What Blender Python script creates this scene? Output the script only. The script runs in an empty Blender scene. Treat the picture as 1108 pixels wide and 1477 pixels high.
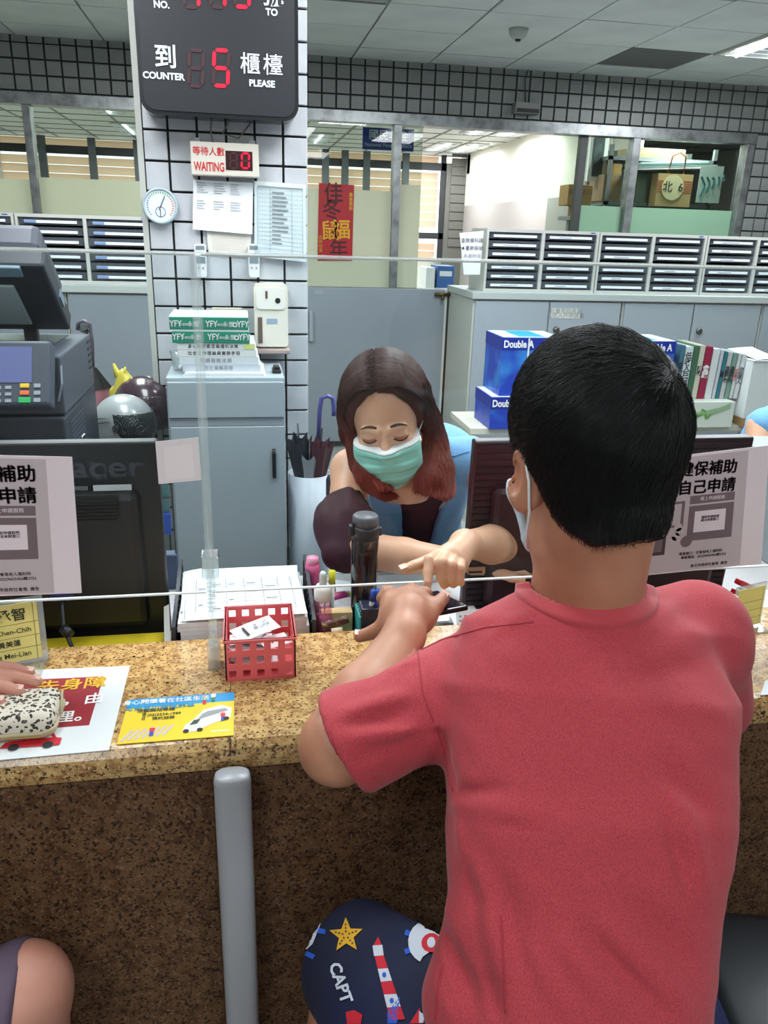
import bpy, bmesh, math, random
import numpy as np
from mathutils import Vector, Matrix, Euler
random.seed(7)
# ---------------------------------------------------------------- camera
F_ = 1132.0; PIT = math.radians(19.7); YAW = math.radians(10.5); ROLL = math.radians(1.8); H = 1.47
_cy, _sy, _cp, _sp = math.cos(YAW), math.sin(YAW), math.cos(PIT), math.sin(PIT)
FW = Vector((_sy*_cp, _cy*_cp, -_sp)); R0 = Vector((_cy, -_sy, 0)); U0 = R0.cross(FW)
RT = R0*math.cos(ROLL) + U0*math.sin(ROLL); UP = U0*math.cos(ROLL) - R0*math.sin(ROLL)
scn = bpy.context.scene; COL = scn.collection
cam = bpy.data.cameras.new('camera'); camo = bpy.data.objects.new('camera', cam); COL.objects.link(camo)
m = Matrix((RT, UP, -FW)).transposed().to_4x4(); m.translation = Vector((0, 0, H)); camo.matrix_world = m
cam.sensor_fit = 'VERTICAL'; cam.sensor_height = 24.0; cam.lens = F_/1477*24.0; cam.clip_start = 0.02
scn.camera = camo
# ---------------------------------------------------------------- world, exposure, ceiling light
w = bpy.data.worlds.new('world'); scn.world = w; w.use_nodes = True
w.node_tree.nodes['Background'].inputs[0].default_value = (0.93, 0.96, 1.0, 1)
w.node_tree.nodes['Background'].inputs[1].default_value = 2.2
scn.view_settings.view_transform = 'Standard'; scn.view_settings.look = 'None'
scn.view_settings.exposure = 0.0; scn.view_settings.gamma = 1.0; scn.view_settings.use_curve_mapping = False
def area(x, y, z, sx, sy, power, col=(0.94, 0.98, 1.0), rot=(0, 0, 0)):
    l = bpy.data.lights.new('ceiling_lamp_light', 'AREA'); l.shape = 'RECTANGLE'; l.size = sx; l.size_y = sy
    l.energy = power; l.color = col
    o = bpy.data.objects.new('ceiling_lamp_light', l); o.location = (x, y, z); o.rotation_euler = rot; COL.objects.link(o); return o
# (x, y, power): one fluorescent troffer of the ceiling each; the fixtures themselves are built with the ceiling
CZ = 2.57
LAMPS = [(-0.55, 1.75, 26), (0.62, 2.0, 30), (1.9, 2.0, 30), (-0.75, 3.6, 46), (1.1, 3.5, 50), (3.205, 4.588, 50), (-0.9, -0.7, 24), (1.1, -0.9, 22), (0.3, -2.6, 16)]
BACKLAMPS = [(2.70, 9.2, 30), (3.08, 9.2, 30), (2.72, 11.3, 26), (3.08, 11.3, 26), (-1.3, 9.1, 50), (-1.3, 11.1, 40), (1.05, 11.1, 40), (-0.3, 7.0, 60), (-2.1, 7.3, 60), (2.2, 7.2, 24), (3.6, 6.6, 44)]  # the last one is added out of view to brighten the far shelf
for x, y, e in LAMPS: area(x, y, CZ-0.06, 0.5, 1.1, e)
for x, y, e in BACKLAMPS: area(x, y, CZ-0.06, 0.28, 0.6 if y < 7 else 1.1, e)

# ---------------------------------------------------------------- helpers
def P(px, py, x=None, y=None, z=None):
    """the point on a plane x=, y= or z= of the room that the photograph shows at pixel (px, py)"""
    d = RT*((px-554)/F_) + UP*(-(py-738.5)/F_) + FW
    t = (z-H)/d.z if z is not None else (y/d.y if y is not None else x/d.x)
    return Vector((d.x*t, d.y*t, H+d.z*t))
def D(px, py, depth):
    return Vector((0, 0, H)) + (RT*((px-554)/F_) + UP*(-(py-738.5)/F_) + FW)*depth
def lin(c):
    return tuple((v/255/12.92 if v/255 <= 0.04045 else ((v/255+0.055)/1.055)**2.4) for v in c[:3]) + (1,)
MATS = {}
def mat(name, col=(200, 200, 200), rough=0.5, metal=0.0, noise=None, bump=None, emit=None, alpha=None, trans=0, coat=0, sheen=0, sub=0, ior=None):
    if name in MATS: return MATS[name]
    mt = bpy.data.materials.new(name); mt.use_nodes = True; nt = mt.node_tree; N = nt.nodes; L = nt.links
    b = N['Principled BSDF']; b.inputs['Base Color'].default_value = lin(col); b.inputs['Roughness'].default_value = rough
    b.inputs['Metallic'].default_value = metal; b.inputs['Transmission Weight'].default_value = trans
    b.inputs['Coat Weight'].default_value = coat; b.inputs['Sheen Weight'].default_value = sheen
    if ior: b.inputs['IOR'].default_value = ior
    if sub: b.inputs['Subsurface Weight'].default_value = sub; b.inputs['Subsurface Radius'].default_value = (0.012, 0.004, 0.002); b.inputs['Subsurface Scale'].default_value = 1.0
    if alpha is not None: b.inputs['Alpha'].default_value = alpha
    if emit: b.inputs['Emission Color'].default_value = lin(emit[0]); b.inputs['Emission Strength'].default_value = emit[1]
    tc = N.new('ShaderNodeTexCoord')
    if noise:   # (scale, other colour, contrast lo, hi)
        n = N.new('ShaderNodeTexNoise'); n.inputs['Scale'].default_value = noise[0]; n.inputs['Detail'].default_value = 5
        r = N.new('ShaderNodeMapRange'); r.inputs['From Min'].default_value = noise[2]; r.inputs['From Max'].default_value = noise[3]
        mx = N.new('ShaderNodeMix'); mx.data_type = 'RGBA'; mx.inputs[6].default_value = lin(col); mx.inputs[7].default_value = lin(noise[1])
        L.new(tc.outputs['Object'], n.inputs['Vector']); L.new(n.outputs['Fac'], r.inputs['Value']); L.new(r.outputs[0], mx.inputs[0]); L.new(mx.outputs[2], b.inputs['Base Color'])
    if bump:
        n = N.new('ShaderNodeTexNoise'); n.inputs['Scale'].default_value = bump[0]; n.inputs['Detail'].default_value = 3
        bp = N.new('ShaderNodeBump'); bp.inputs['Strength'].default_value = bump[1]; bp.inputs['Distance'].default_value = bump[2] if len(bump) > 2 else 0.002
        L.new(tc.outputs['Object'], n.inputs['Vector']); L.new(n.outputs['Fac'], bp.inputs['Height']); L.new(bp.outputs[0], b.inputs['Normal'])
    MATS[name] = mt; return mt
def clear(name, col, fac_gloss=0.06, diffuse=0.0, dcol=(255, 255, 255), rough=0.02):
    """thin clear sheet: transparent with a glossy coat and, for film, some translucent white"""
    mt = bpy.data.materials.new(name); mt.use_nodes = True; nt = mt.node_tree; N = nt.nodes; L = nt.links
    N.remove(N['Principled BSDF']); out = N['Material Output']
    t = N.new('ShaderNodeBsdfTransparent'); t.inputs[0].default_value = lin(col)
    g = N.new('ShaderNodeBsdfGlossy'); g.inputs['Roughness'].default_value = rough
    fr = N.new('ShaderNodeFresnel'); fr.inputs[0].default_value = 1.45
    ge = N.new('ShaderNodeNewGeometry'); m0 = N.new('ShaderNodeMath'); m0.operation = 'SUBTRACT'; m0.inputs[0].default_value = 1.0; L.new(ge.outputs['Backfacing'], m0.inputs[1])
    m1 = N.new('ShaderNodeMath'); m1.operation = 'MULTIPLY'; L.new(fr.outputs[0], m1.inputs[0]); L.new(m0.outputs[0], m1.inputs[1])
    mm = N.new('ShaderNodeMath'); mm.operation = 'MULTIPLY'; mm.inputs[1].default_value = fac_gloss/0.04; L.new(m1.outputs[0], mm.inputs[0]); mm.use_clamp = True
    base = t
    if diffuse:
        df = N.new('ShaderNodeBsdfDiffuse'); df.inputs[0].default_value = lin(dcol); tr = N.new('ShaderNodeBsdfTranslucent'); tr.inputs[0].default_value = lin(dcol)
        a = N.new('ShaderNodeMixShader'); a.inputs[0].default_value = 0.5; L.new(df.outputs[0], a.inputs[1]); L.new(tr.outputs[0], a.inputs[2])
        b2 = N.new('ShaderNodeMixShader'); b2.inputs[0].default_value = diffuse; L.new(t.outputs[0], b2.inputs[1]); L.new(a.outputs[0], b2.inputs[2]); base = b2
    mx = N.new('ShaderNodeMixShader'); L.new(mm.outputs[0], mx.inputs[0]); L.new(base.outputs[0], mx.inputs[1]); L.new(g.outputs[0], mx.inputs[2]); L.new(mx.outputs[0], out.inputs[0])
    MATS[name] = mt; return mt
class MB:
    """collects shapes into one mesh"""
    def __init__(s): s.bm = bmesh.new()
    def box(s, c, d, rot=None, bev=0):
        r = bmesh.ops.create_cube(s.bm, size=1); vs = r['verts']
        M = Matrix.Translation(c) @ (rot.to_4x4() if rot else Matrix()) @ Matrix.Diagonal((d[0], d[1], d[2], 1))
        for v in vs: v.co = M @ v.co
        if bev:
            es = list({e for v in vs for e in v.link_edges})
            bmesh.ops.bevel(s.bm, geom=es, offset=bev, segments=2, affect='EDGES', profile=0.5)
        return s
    def bb(s, x0, x1, y0, y1, z0, z1, bev=0):
        return s.box(((x0+x1)/2, (y0+y1)/2, (z0+z1)/2), (abs(x1-x0), abs(y1-y0), abs(z1-z0)), None, bev)
    def tube(s, pts, r, n=8, cap=True, flat=None):
        pts = [Vector(p) for p in pts]; rs = r if isinstance(r, (list, tuple)) else [r]*len(pts); rings = []
        up = Vector((0, 0, 1)); pn = None
        for i, p in enumerate(pts):
            t = (pts[min(i+1, len(pts)-1)]-pts[max(i-1, 0)]).normalized()
            if pn is None:
                a = up if abs(t.z) < 0.9 else Vector((1, 0, 0)); u = t.cross(a).normalized()
            else: u = (pn - t*pn.dot(t)).normalized()
            pn = u; v = t.cross(u)
            rings.append([s.bm.verts.new(p + (u*math.cos(2*math.pi*k/n) + v*math.sin(2*math.pi*k/n)*(flat or 1))*rs[i]) for k in range(n)])
        for a, b in zip(rings, rings[1:]):
            for k in range(n): s.bm.faces.new((a[k], a[(k+1) % n], b[(k+1) % n], b[k]))
        if cap: s.bm.faces.new(rings[0][::-1]); s.bm.faces.new(rings[-1])
        return s
    def lathe(s, prof, c=(0, 0, 0), n=24, rot=None):
        M = Matrix.Translation(c) @ (rot.to_4x4() if rot else Matrix()); rings = []
        for r, z in prof:
            if r < 1e-6: rings.append([s.bm.verts.new(M @ Vector((0, 0, z)))])
            else: rings.append([s.bm.verts.new(M @ Vector((r*math.cos(2*math.pi*k/n), r*math.sin(2*math.pi*k/n), z))) for k in range(n)])
        for a, b in zip(rings, rings[1:]):
            for k in range(n):
                q = (k+1) % n
                if len(a) == 1 and len(b) == 1: continue
                if len(a) == 1: s.bm.faces.new((a[0], b[q], b[k]))
                elif len(b) == 1: s.bm.faces.new((a[k], a[q], b[0]))
                else: s.bm.faces.new((a[k], a[q], b[q], b[k]))
        return s
    def prism(s, poly, vec):
        a = [s.bm.verts.new(Vector(p)) for p in poly]; b = [s.bm.verts.new(Vector(p)+Vector(vec)) for p in poly]; n = len(a)
        s.bm.faces.new(a[::-1]); s.bm.faces.new(b)
        for k in range(n): s.bm.faces.new((a[k], a[(k+1) % n], b[(k+1) % n], b[k]))
        return s
    def sheet(s, c4, th=0.0006, curl=0, n=8):
        """thin sheet from four corners (bl, br, tr, tl), optional curl along its normal"""
        c4 = [Vector(p) for p in c4]; nr = (c4[1]-c4[0]).cross(c4[3]-c4[0]).normalized(); g = []
        for side in (0, 1):
            rows = []
            for j in range(n+1):
                row = []
                for i in range(n+1):
                    u, v = i/n, j/n; p = (c4[0]*(1-u)+c4[1]*u)*(1-v)+(c4[3]*(1-u)+c4[2]*u)*v
                    p = p + nr*(curl*(math.sin(u*3.1)*0.6+math.sin(v*4+u*2)*0.4) + (th if side else 0)); row.append(s.bm.verts.new(p))
                rows.append(row)
            g.append(rows)
        for k, rows in enumerate(g):
            for j in range(n):
                for i in range(n):
                    f = (rows[j][i], rows[j][i+1], rows[j+1][i+1], rows[j+1][i]); s.bm.faces.new(f if k else f[::-1])
        a, b = g
        for i in range(n):
            s.bm.faces.new((a[0][i], a[0][i+1], b[0][i+1], b[0][i])); s.bm.faces.new((a[n][i+1], a[n][i], b[n][i], b[n][i+1]))
            s.bm.faces.new((a[i+1][0], a[i][0], b[i][0], b[i+1][0])); s.bm.faces.new((a[i][n], a[i+1][n], b[i+1][n], b[i][n]))
        return s
    def mesh(s, name, smooth=False):
        bmesh.ops.recalc_face_normals(s.bm, faces=s.bm.faces[:])
        me = bpy.data.meshes.new(name); s.bm.to_mesh(me); s.bm.free()
        if smooth:
            for p in me.polygons: p.use_smooth = True
        return me
    def obj(s, name, m, parent=None, smooth=False, **kw):
        return link(name, s.mesh(name, smooth), m, parent, **kw)
def link(name, me, m, parent=None, **kw):
    o = bpy.data.objects.new(name, me); COL.objects.link(o)
    if m is not None and not me.materials: me.materials.append(m)
    if parent is not None: o.parent = parent
    for k, v in kw.items(): o[k] = v
    return o
def thing(name, label, cat, group=None, loc=(0, 0, 0), rz=0):
    o = bpy.data.objects.new(name, None); COL.objects.link(o); o.location = loc; o.rotation_euler = (0, 0, rz); o.empty_display_size = 0.05
    o['label'] = label; o['category'] = cat
    if group: o['group'] = group
    return o
def tag(o, label, cat, group=None):
    o['label'] = label; o['category'] = cat
    if group: o['group'] = group
    return o
def struct(name, mb, m, parent=None, smooth=False):
    o = mb.obj(name, m, parent, smooth)
    if parent is None: o['kind'] = 'structure'
    return o
def text(s, loc, size, m, parent, rot=(math.pi/2, 0, 0), name='lettering', bold=0.0, align='CENTER', sx=1.0, space=1.0, line=1.0, ext=0.0002, **kw):
    cu = bpy.data.curves.new(name, 'FONT'); cu.body = s; cu.size = size; cu.align_x = align; cu.align_y = 'CENTER'; cu.offset = bold*size
    cu.extrude = ext; cu.space_character = space; cu.space_line = line; cu.resolution_u = 3; cu.materials.append(m)
    o = bpy.data.objects.new(name, cu); COL.objects.link(o); o.location = loc
    o.rotation_euler = rot if not isinstance(rot, Matrix) else rot.to_euler(); o.scale = (sx, 1, 1)
    if parent is not None: o.parent = parent
    for k, v in kw.items(): o[k] = v
    return o
def dup(root, loc, rz=None, label=None, group=None):
    r = root.copy(); COL.objects.link(r); r.location = loc
    if rz is not None: r.rotation_euler = (0, 0, rz)
    if label: r['label'] = label
    if group: r['group'] = group
    for ch in list(root.children):
        c = ch.copy(); COL.objects.link(c); c.parent = r
        for g in list(ch.children):
            d = g.copy(); COL.objects.link(d); d.parent = c
    return r
def frame4(bl, br, tl):
    """rotation whose x runs along br-bl, y along tl-bl: for lettering laid on a sheet"""
    x = (Vector(br)-Vector(bl)).normalized(); z = x.cross((Vector(tl)-Vector(bl))).normalized(); y = z.cross(x)
    return Matrix((x, y, z)).transposed()
WHITE = mat('white_paper', (226, 230, 234), 0.8); INK = mat('black_ink', (30, 30, 34), 0.7); GREYINK = mat('grey_print', (150, 152, 158), 0.8)
def onsheet(o4, u, v, lift=0.0004):
    """point at (u, v) of the sheet with corners bl, br, tr, tl, lifted off its face"""
    a, b, c, d = [Vector(p) for p in o4]; n = (b-a).cross(d-a).normalized()
    return (a*(1-u)+b*u)*(1-v)+(d*(1-u)+c*u)*v + n*lift
def print_on(o4, items, parent, th=0.0006):
    """flat print on a sheet: ('t', text, u, v, size, mat, bold) or ('r', u0, v0, u1, v1, mat)"""
    R = frame4(o4[0], o4[1], o4[3]); rect = {}
    for i, it in enumerate(items):
        if it[0] == 't':
            text(it[1], onsheet(o4, it[2], it[3], th+0.0009), it[4], it[5], parent, R, bold=it[6] if len(it) > 6 else 0.0, sx=it[7] if len(it) > 7 else 1)
        else:
            rect.setdefault(it[5], []).append((it[1:5], i))
    for mt, rs in rect.items():
        mb = MB()
        for (u0, v0, u1, v1), i in rs:
            mb.sheet([onsheet(o4, u0, v0, th+0.0001+0.00002*i), onsheet(o4, u1, v0, th+0.0001+0.00002*i), onsheet(o4, u1, v1, th+0.0001+0.00002*i), onsheet(o4, u0, v1, th+0.0001+0.00002*i)], 0.0001, 0, 1)
        mb.obj('print', mt, parent)
# ---------------------------------------------------------------- implicit surfaces for bodies and cloth
def surface_net(f, lo, hi, h):
    lo = np.array(lo, np.float32); n = np.ceil((np.array(hi)-lo)/h).astype(int)+1
    ax = [lo[i]+h*np.arange(n[i], dtype=np.float32) for i in range(3)]
    G = np.stack(np.meshgrid(*ax, indexing='ij')); V = f(G).astype(np.float32); S = V < 0
    nx, ny, nz = n; c = np.zeros((nx-1, ny-1, nz-1), np.int8); offs = [(i, j, k) for i in (0, 1) for j in (0, 1) for k in (0, 1)]
    for i, j, k in offs: c += S[i:nx-1+i, j:ny-1+j, k:nz-1+k]
    act = (c > 0) & (c < 8); idx = np.argwhere(act); ID = -np.ones(act.shape, np.int64); ID[act] = np.arange(len(idx))
    val = np.stack([V[idx[:, 0]+i, idx[:, 1]+j, idx[:, 2]+k] for i, j, k in offs], 1)
    acc = np.zeros((len(idx), 3), np.float32); cnt = np.zeros(len(idx), np.float32); oa = np.array(offs, np.float32)
    for a in range(8):
        for b in range(a+1, 8):
            if abs(oa[a]-oa[b]).sum() != 1: continue
            va, vb = val[:, a], val[:, b]; m_ = (va < 0) != (vb < 0); t = np.where(m_, va/np.where(m_, va-vb, 1), 0)[:, None]
            acc += (oa[a]*(1-t)+oa[b]*t)*m_[:, None]; cnt += m_
    verts = lo+(idx+acc/cnt[:, None])*h; quads = []
    for axis in range(3):
        s0 = [slice(1, -1)]*3; s1 = list(s0); s0[axis] = slice(0, n[axis]-1); s1[axis] = slice(1, n[axis])
        A = S[tuple(s0)]; B = S[tuple(s1)]
        for flip in (0, 1):
            e = np.argwhere((A & ~B) if not flip else (~A & B))
            if not len(e): continue
            e = e + np.array([0 if i == axis else 1 for i in range(3)])
            u = np.eye(3, dtype=int)[(axis+1) % 3]; v = np.eye(3, dtype=int)[(axis+2) % 3]
            q = [e-u-v, e-v, e, e-u]; q = np.stack([ID[p[:, 0], p[:, 1], p[:, 2]] for p in q], 1)
            quads.append(q if not flip else q[:, ::-1])
    return verts, np.concatenate(quads)
def net_mesh(name, blocks):
    """one mesh from one or more surface nets (f, lo, hi, h)"""
    vs, fs, k = [], [], 0
    for b in blocks:
        v, q = surface_net(*b); vs.append(v); fs.append(q+k); k += len(v)
    v = np.concatenate(vs); q = np.concatenate(fs); me = bpy.data.meshes.new(name)
    me.vertices.add(len(v)); me.vertices.foreach_set('co', v.astype(np.float32).ravel())
    me.loops.add(len(q)*4); me.loops.foreach_set('vertex_index', q.astype(np.int32).ravel())
    me.polygons.add(len(q)); me.polygons.foreach_set('loop_start', np.arange(0, len(q)*4, 4, dtype=np.int32))
    me.polygons.foreach_set('use_smooth', np.ones(len(q), bool)); me.update(); me.validate(); return me
def A3(p): return np.array(p, np.float32).reshape(3, 1, 1, 1)
def cap(G, a, b, r1, r2=None):
    r2 = r1 if r2 is None else r2; a, b = A3(a), A3(b); ba = b-a; pa = G-a
    h = np.clip((pa*ba).sum(0)/max(float((ba*ba).sum()), 1e-9), 0, 1); return np.sqrt(((pa-ba*h)**2).sum(0))-(r1+(r2-r1)*h)
def ell(G, c, r, R=None):
    q = G-A3(c)
    if R is not None: q = np.tensordot(np.array(R.transposed(), np.float32), q, 1)
    r = A3(r); k0 = np.sqrt(((q/r)**2).sum(0)); k1 = np.sqrt(((q/(r*r))**2).sum(0))+1e-6; return k0*(k0-1)/k1
def smin(a, b, k):
    h = np.clip(0.5+0.5*(b-a)/k, 0, 1); return b*(1-h)+a*h-k*h*(1-h)
def smax(a, b, k): return -smin(-a, -b, k)
def chain(G, pts, rs, k=0.006):
    d = None
    for i in range(len(pts)-1):
        c = cap(G, pts[i], pts[i+1], rs[i], rs[i+1]); d = c if d is None else smin(d, c, k)
    return d
def loft(G, pts, ws, ds, side, e=2.3):
    """elliptic cross sections stacked along a spine"""
    pts = [np.array(p, float) for p in pts]; ax = pts[-1]-pts[0]; ax /= np.linalg.norm(ax); side = np.array(side, float); side -= ax*side.dot(ax); side /= np.linalg.norm(side); fr = np.cross(ax, side)
    t = (G*A3(ax)).sum(0); ts = [p.dot(ax) for p in pts]; u = (G*A3(side)).sum(0); v = (G*A3(fr)).sum(0)
    u = u-np.interp(t, ts, [p.dot(side) for p in pts]); v = v-np.interp(t, ts, [p.dot(fr) for p in pts])
    w_ = np.interp(t, ts, ws); d_ = np.interp(t, ts, ds)
    r = (np.abs(u/w_)**e+np.abs(v/d_)**e)**(1/e); body = (r-1)*np.minimum(w_, d_)
    return np.maximum(body, np.maximum(ts[0]-t, t-ts[-1]))
def wob(G, s, seed=0):
    """cheap smooth pseudo noise in -1..1"""
    r = np.random.RandomState(seed); o = 0
    for i in range(4):
        k = r.normal(size=3)*s; o = o+np.sin((G*A3(k)).sum(0)+r.uniform(0, 6.28))
    return o/4
# ---------------------------------------------------------------- materials
TILE = mat('wall_tile', (198, 201, 206), 0.32, noise=(9, (176, 180, 187), 0.35, 0.75), bump=(60, 0.25, 0.002))
BEAMTILE = mat('beam_tile', (132, 137, 135), 0.4, noise=(5, (114, 119, 118), 0.35, 0.75), bump=(60, 0.2, 0.002))
GROUT = mat('dark_grout', (52, 54, 54), 0.9)
PAINT = mat('white_paint', (214, 214, 208), 0.8); CREAM = mat('cream_metal', (186, 188, 180), 0.45)
ALU = mat('aluminium', (150, 154, 156), 0.35, 0.7, noise=(14, (110, 112, 114), 0.4, 0.7)); DKALU = mat('dark_frame', (64, 66, 66), 0.5, 0.3)
PANEL = mat('ceiling_board', (208, 214, 212), 0.9, noise=(3, (192, 199, 198), 0.3, 0.7), bump=(220, 0.2, 0.001)); TBAR = mat('t_bar', (120, 124, 122), 0.6)
GREYMETAL = mat('grey_steel', (150, 158, 165), 0.45, noise=(2, (143, 151, 158), 0.3, 0.7)); GATEM = mat('grey_board', (134, 142, 150), 0.5, noise=(1.5, (126, 134, 142), 0.3, 0.7))
DOORM = mat('cabinet_door', (158, 166, 174), 0.45); LIGHTTOP = mat('pale_worktop', (176, 182, 180), 0.5)
BLACK = mat('black_plastic', (22, 23, 26), 0.42); DARK = mat('dark_void', (14, 15, 16), 0.8); CHROME = mat('chrome', (200, 202, 205), 0.2, 1.0)
WPLA = mat('white_plastic', (224, 226, 224), 0.35); BEIGE = mat('beige_plastic', (206, 200, 186), 0.45); RED = mat('red_print', (176, 24, 34), 0.6)
LED = mat('red_led', (120, 0, 20), 0.4, emit=((255, 10, 62), 1.15)); LEDOFF = mat('unlit_led', (58, 24, 32), 0.5); BLUE = mat('blue_print', (34, 74, 168), 0.5)
LAMPM = mat('lamp_tube', (255, 255, 255), 0.4, emit=((238, 248, 255), 6.0)); REFL = mat('lamp_reflector', (225, 230, 232), 0.25, 0.4)
YEL = mat('yellow_card', (228, 216, 130), 0.6); CARD = mat('cardboard', (172, 136, 88), 0.85, noise=(6, (150, 116, 74), 0.3, 0.7))
FLOORM = mat('floor_terrazzo', (158, 160, 156), 0.4, noise=(40, (132, 134, 130), 0.4, 0.65))
GLASS = clear('window_glass', (222, 230, 225), 0.05); FILM = clear('frosted_film', (206, 212, 204), 0.02, 0.8, (232, 230, 214), 0.3)
ACR = clear('acrylic', (246, 250, 250), 0.035, rough=0.01); ACRP = clear('acrylic_post', (249, 251, 251), .12, .07, (240, 244, 245), .05); ACRE = clear('acrylic_edge', (244, 248, 248), 0.15, 0.30, (240, 245, 246), 0.1)
# ---------------------------------------------------------------- room shell
WY = 6.0; XL, XR, YF, YB = -3.2, 6.2, -3.6, 12.6
struct('floor', MB().bb(XL, XR, YF, YB, -0.05, 0), FLOORM)
ceil = struct('ceiling', MB().bb(XL, XR, YF, YB, CZ+0.02, CZ+0.08), DKALU)
GX, GY, GP = 0.793, 5.66, 0.536
lampcells = {}
def cellof(x, y): return (math.floor((x-GX)/GP), math.floor((y-GY)/GP))
def troffer(cx, cy, lit, sx, sy, label, nt=2, group=None):
    t = thing('ceiling_lamp', label, 'ceiling light', group)
    f = MB(); w2, h2 = sx/2, sy/2; z = CZ
    for a, b, c, d in ((-w2, w2, -h2, -h2+.02), (-w2, w2, h2-.02, h2), (-w2, -w2+.02, -h2+.02, h2-.02), (w2-.02, w2, -h2+.02, h2-.02)): f.bb(cx+a, cx+b, cy+c, cy+d, z-.015, z+.012)
    f.obj('frame', CREAM if lit else TBAR, t)
    MB().bb(cx-w2+.02, cx+w2-.02, cy-h2+.02, cy+h2-.02, z+.005, z+.012).obj('reflector', REFL if lit else TBAR, t)
    if lit:
        for k in range(nt):
            xx = cx-w2+sx*(k+.5)/nt
            MB().tube([(xx, cy-h2+.04, z-.012), (xx, cy+h2-.04, z-.012)], .013, 8).obj('tube', LAMPM, t, True)
    n = max(3, int(sy/.09))
    for k in range(1, n):
        MB().bb(cx-w2+.02, cx+w2-.02, cy-h2+sy*k/n-.002, cy-h2+sy*k/n+.002, z-.03, z-.001 if not lit else z-.026).obj('louver', REFL, t)
    return t
HLAB = dict(zip([(x, y) for x, y, _ in LAMPS], ['lit troffer over the copier side of the desks, outside the picture', 'lit troffer over the clerk, outside the picture', 'lit troffer over the right desks, outside the picture', 'lit troffer behind the column on the left, outside the picture', 'lit troffer in front of the swing gate, outside the picture', '', 'lit troffer over the queue left of the camera, outside the picture', 'lit troffer over the queue right of the camera, outside the picture', 'lit troffer far behind the camera, outside the picture']))
for x, y, e in LAMPS:
    troffer(x, y, True, 0.53, 1.07, HLAB[(x, y)] if y < 4 else 'lit fluorescent troffer in the ceiling at the top right corner', 2, None if y > 4 else 'ceiling troffers over the service hall')
troffer(GX-GP/2, GY-GP*2.5, False, GP-.01, GP-.01, 'unlit louvred ceiling troffer just right of the queue display')
# visible ceiling boards, one by one
LX = [(x, y, .27, .54) for x, y, _ in LAMPS] + [(GX-GP/2, GY-GP*2.5, .25, .25)]
VENT = mat('return_air_mesh', (92, 96, 94), 0.8)
bmesh_cache = MB().bb(-GP/2+.006, GP/2-.006, -GP/2+.006, GP/2-.006, -.004, .012, .002).mesh('ceiling_board')
bmesh_cache.materials.append(PANEL)
bars = MB(); rest = MB()
for i in range(-8, 11):
    for j in range(-18, 2):
        cx, cy = GX+(i+.5)*GP, GY+(j+.5)*GP-GP
        if cy > WY or cx < XL or cx > XR or cy < YF: continue
        if any(abs(cx-a) < c+GP/2-.1 and abs(cy-b) < d+GP/2-.1 for a, b, c, d in LX): continue
        if cy > 3.3 and -1.9 < cx < 4.4:
            if abs(cx-2.67) < .1 and abs(cy-5.39) < .1:
                o = MB().bb(-GP/2+.006, GP/2-.006, -GP/2+.006, GP/2-.006, -.004, .012, .002).obj('return_air_panel', VENT, ceil, label='dark grey return air panel')
            elif cy+GP/2 > WY: o = MB().bb(-GP/2+.006, GP/2-.006, -GP/2+.006, WY-cy, -.004, .012).obj('ceiling_board', PANEL, ceil)
            else: o = link('ceiling_board', bmesh_cache, None, ceil)
            o.location = (cx, cy, CZ + random.uniform(-.001, .002)); o.rotation_euler = (random.uniform(-.004, .004), random.uniform(-.004, .004), 0)
        else: rest.bb(cx-GP/2+.006, cx+GP/2-.006, cy-GP/2+.006, min(cy+GP/2-.006, WY), CZ-.004, CZ+.012)
r = rest.obj('ceiling_boards_beyond', PANEL, ceil); r['kind'] = 'stuff'
for i in range(-7, 11): bars.bb(GX+i*GP-.011, GX+i*GP+.011, YF, WY, CZ+.006, CZ+.02)
for j in range(-17, 1): bars.bb(XL, XR, GY+j*GP-.011, GY+j*GP+.011, CZ+.006, CZ+.02)
bars.obj('ceiling_grid', TBAR, ceil)
struct('wall_left', MB().bb(XL-.1, XL, YF, YB, 0, CZ+.02), PAINT); struct('wall_right', MB().bb(XR, XR+.1, YF, YB, 0, CZ+.02), PAINT)
struct('wall_front', MB().bb(XL, XR, YF-.1, YF, 0, CZ+.02), PAINT)
# beam over the inner windows and the strip right of them, tiled
BZ = 2.243
wb = struct('wall_back', MB().bb(XL, XR, WY, WY+.14, BZ+.002, CZ+.02).bb(3.89, 4.4, WY, WY+.14, 0, BZ+.002).bb(XL, 3.89, WY, WY+.14, 0, 1.05), GROUT)
struct('wall_back_plain', MB().bb(4.4, XR, WY-.012, WY+.13, 0, CZ+.02), PAINT)
struct('wall_back_left', MB().bb(XL, -1.62, WY-.012, WY-.001, BZ+.004, CZ+.01), PAINT)
tp = .0985
tm = MB().box((0, 0, 0), (tp-.012, .012, tp-.012), None, .0015).mesh('tile'); tm.materials.append(BEAMTILE)
nt_ = 0
for i in range(-24, 48):
    x = .44+i*tp
    if x < -1.55 or x > 4.35 or (-.62 < x < .4): continue
    for k in range(4):
        z = BZ+.052+k*tp*.93
        hh = 1.0
        o = link('tile', tm, None, wb); o.location = (x, WY-.006, z+.002); o.scale = (1, 1, .93 if k < 3 else .5)
        if k == 3: o.location.z = BZ+.052+2.78*tp*.93
        nt_ += 1
for i in range(2, 5):
    for k in range(12):
        o = link('tile', tm, None, wb); o.location = (3.95+(i-2)*tp, WY-.006, BZ-.05-k*tp); nt_ += 1
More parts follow.
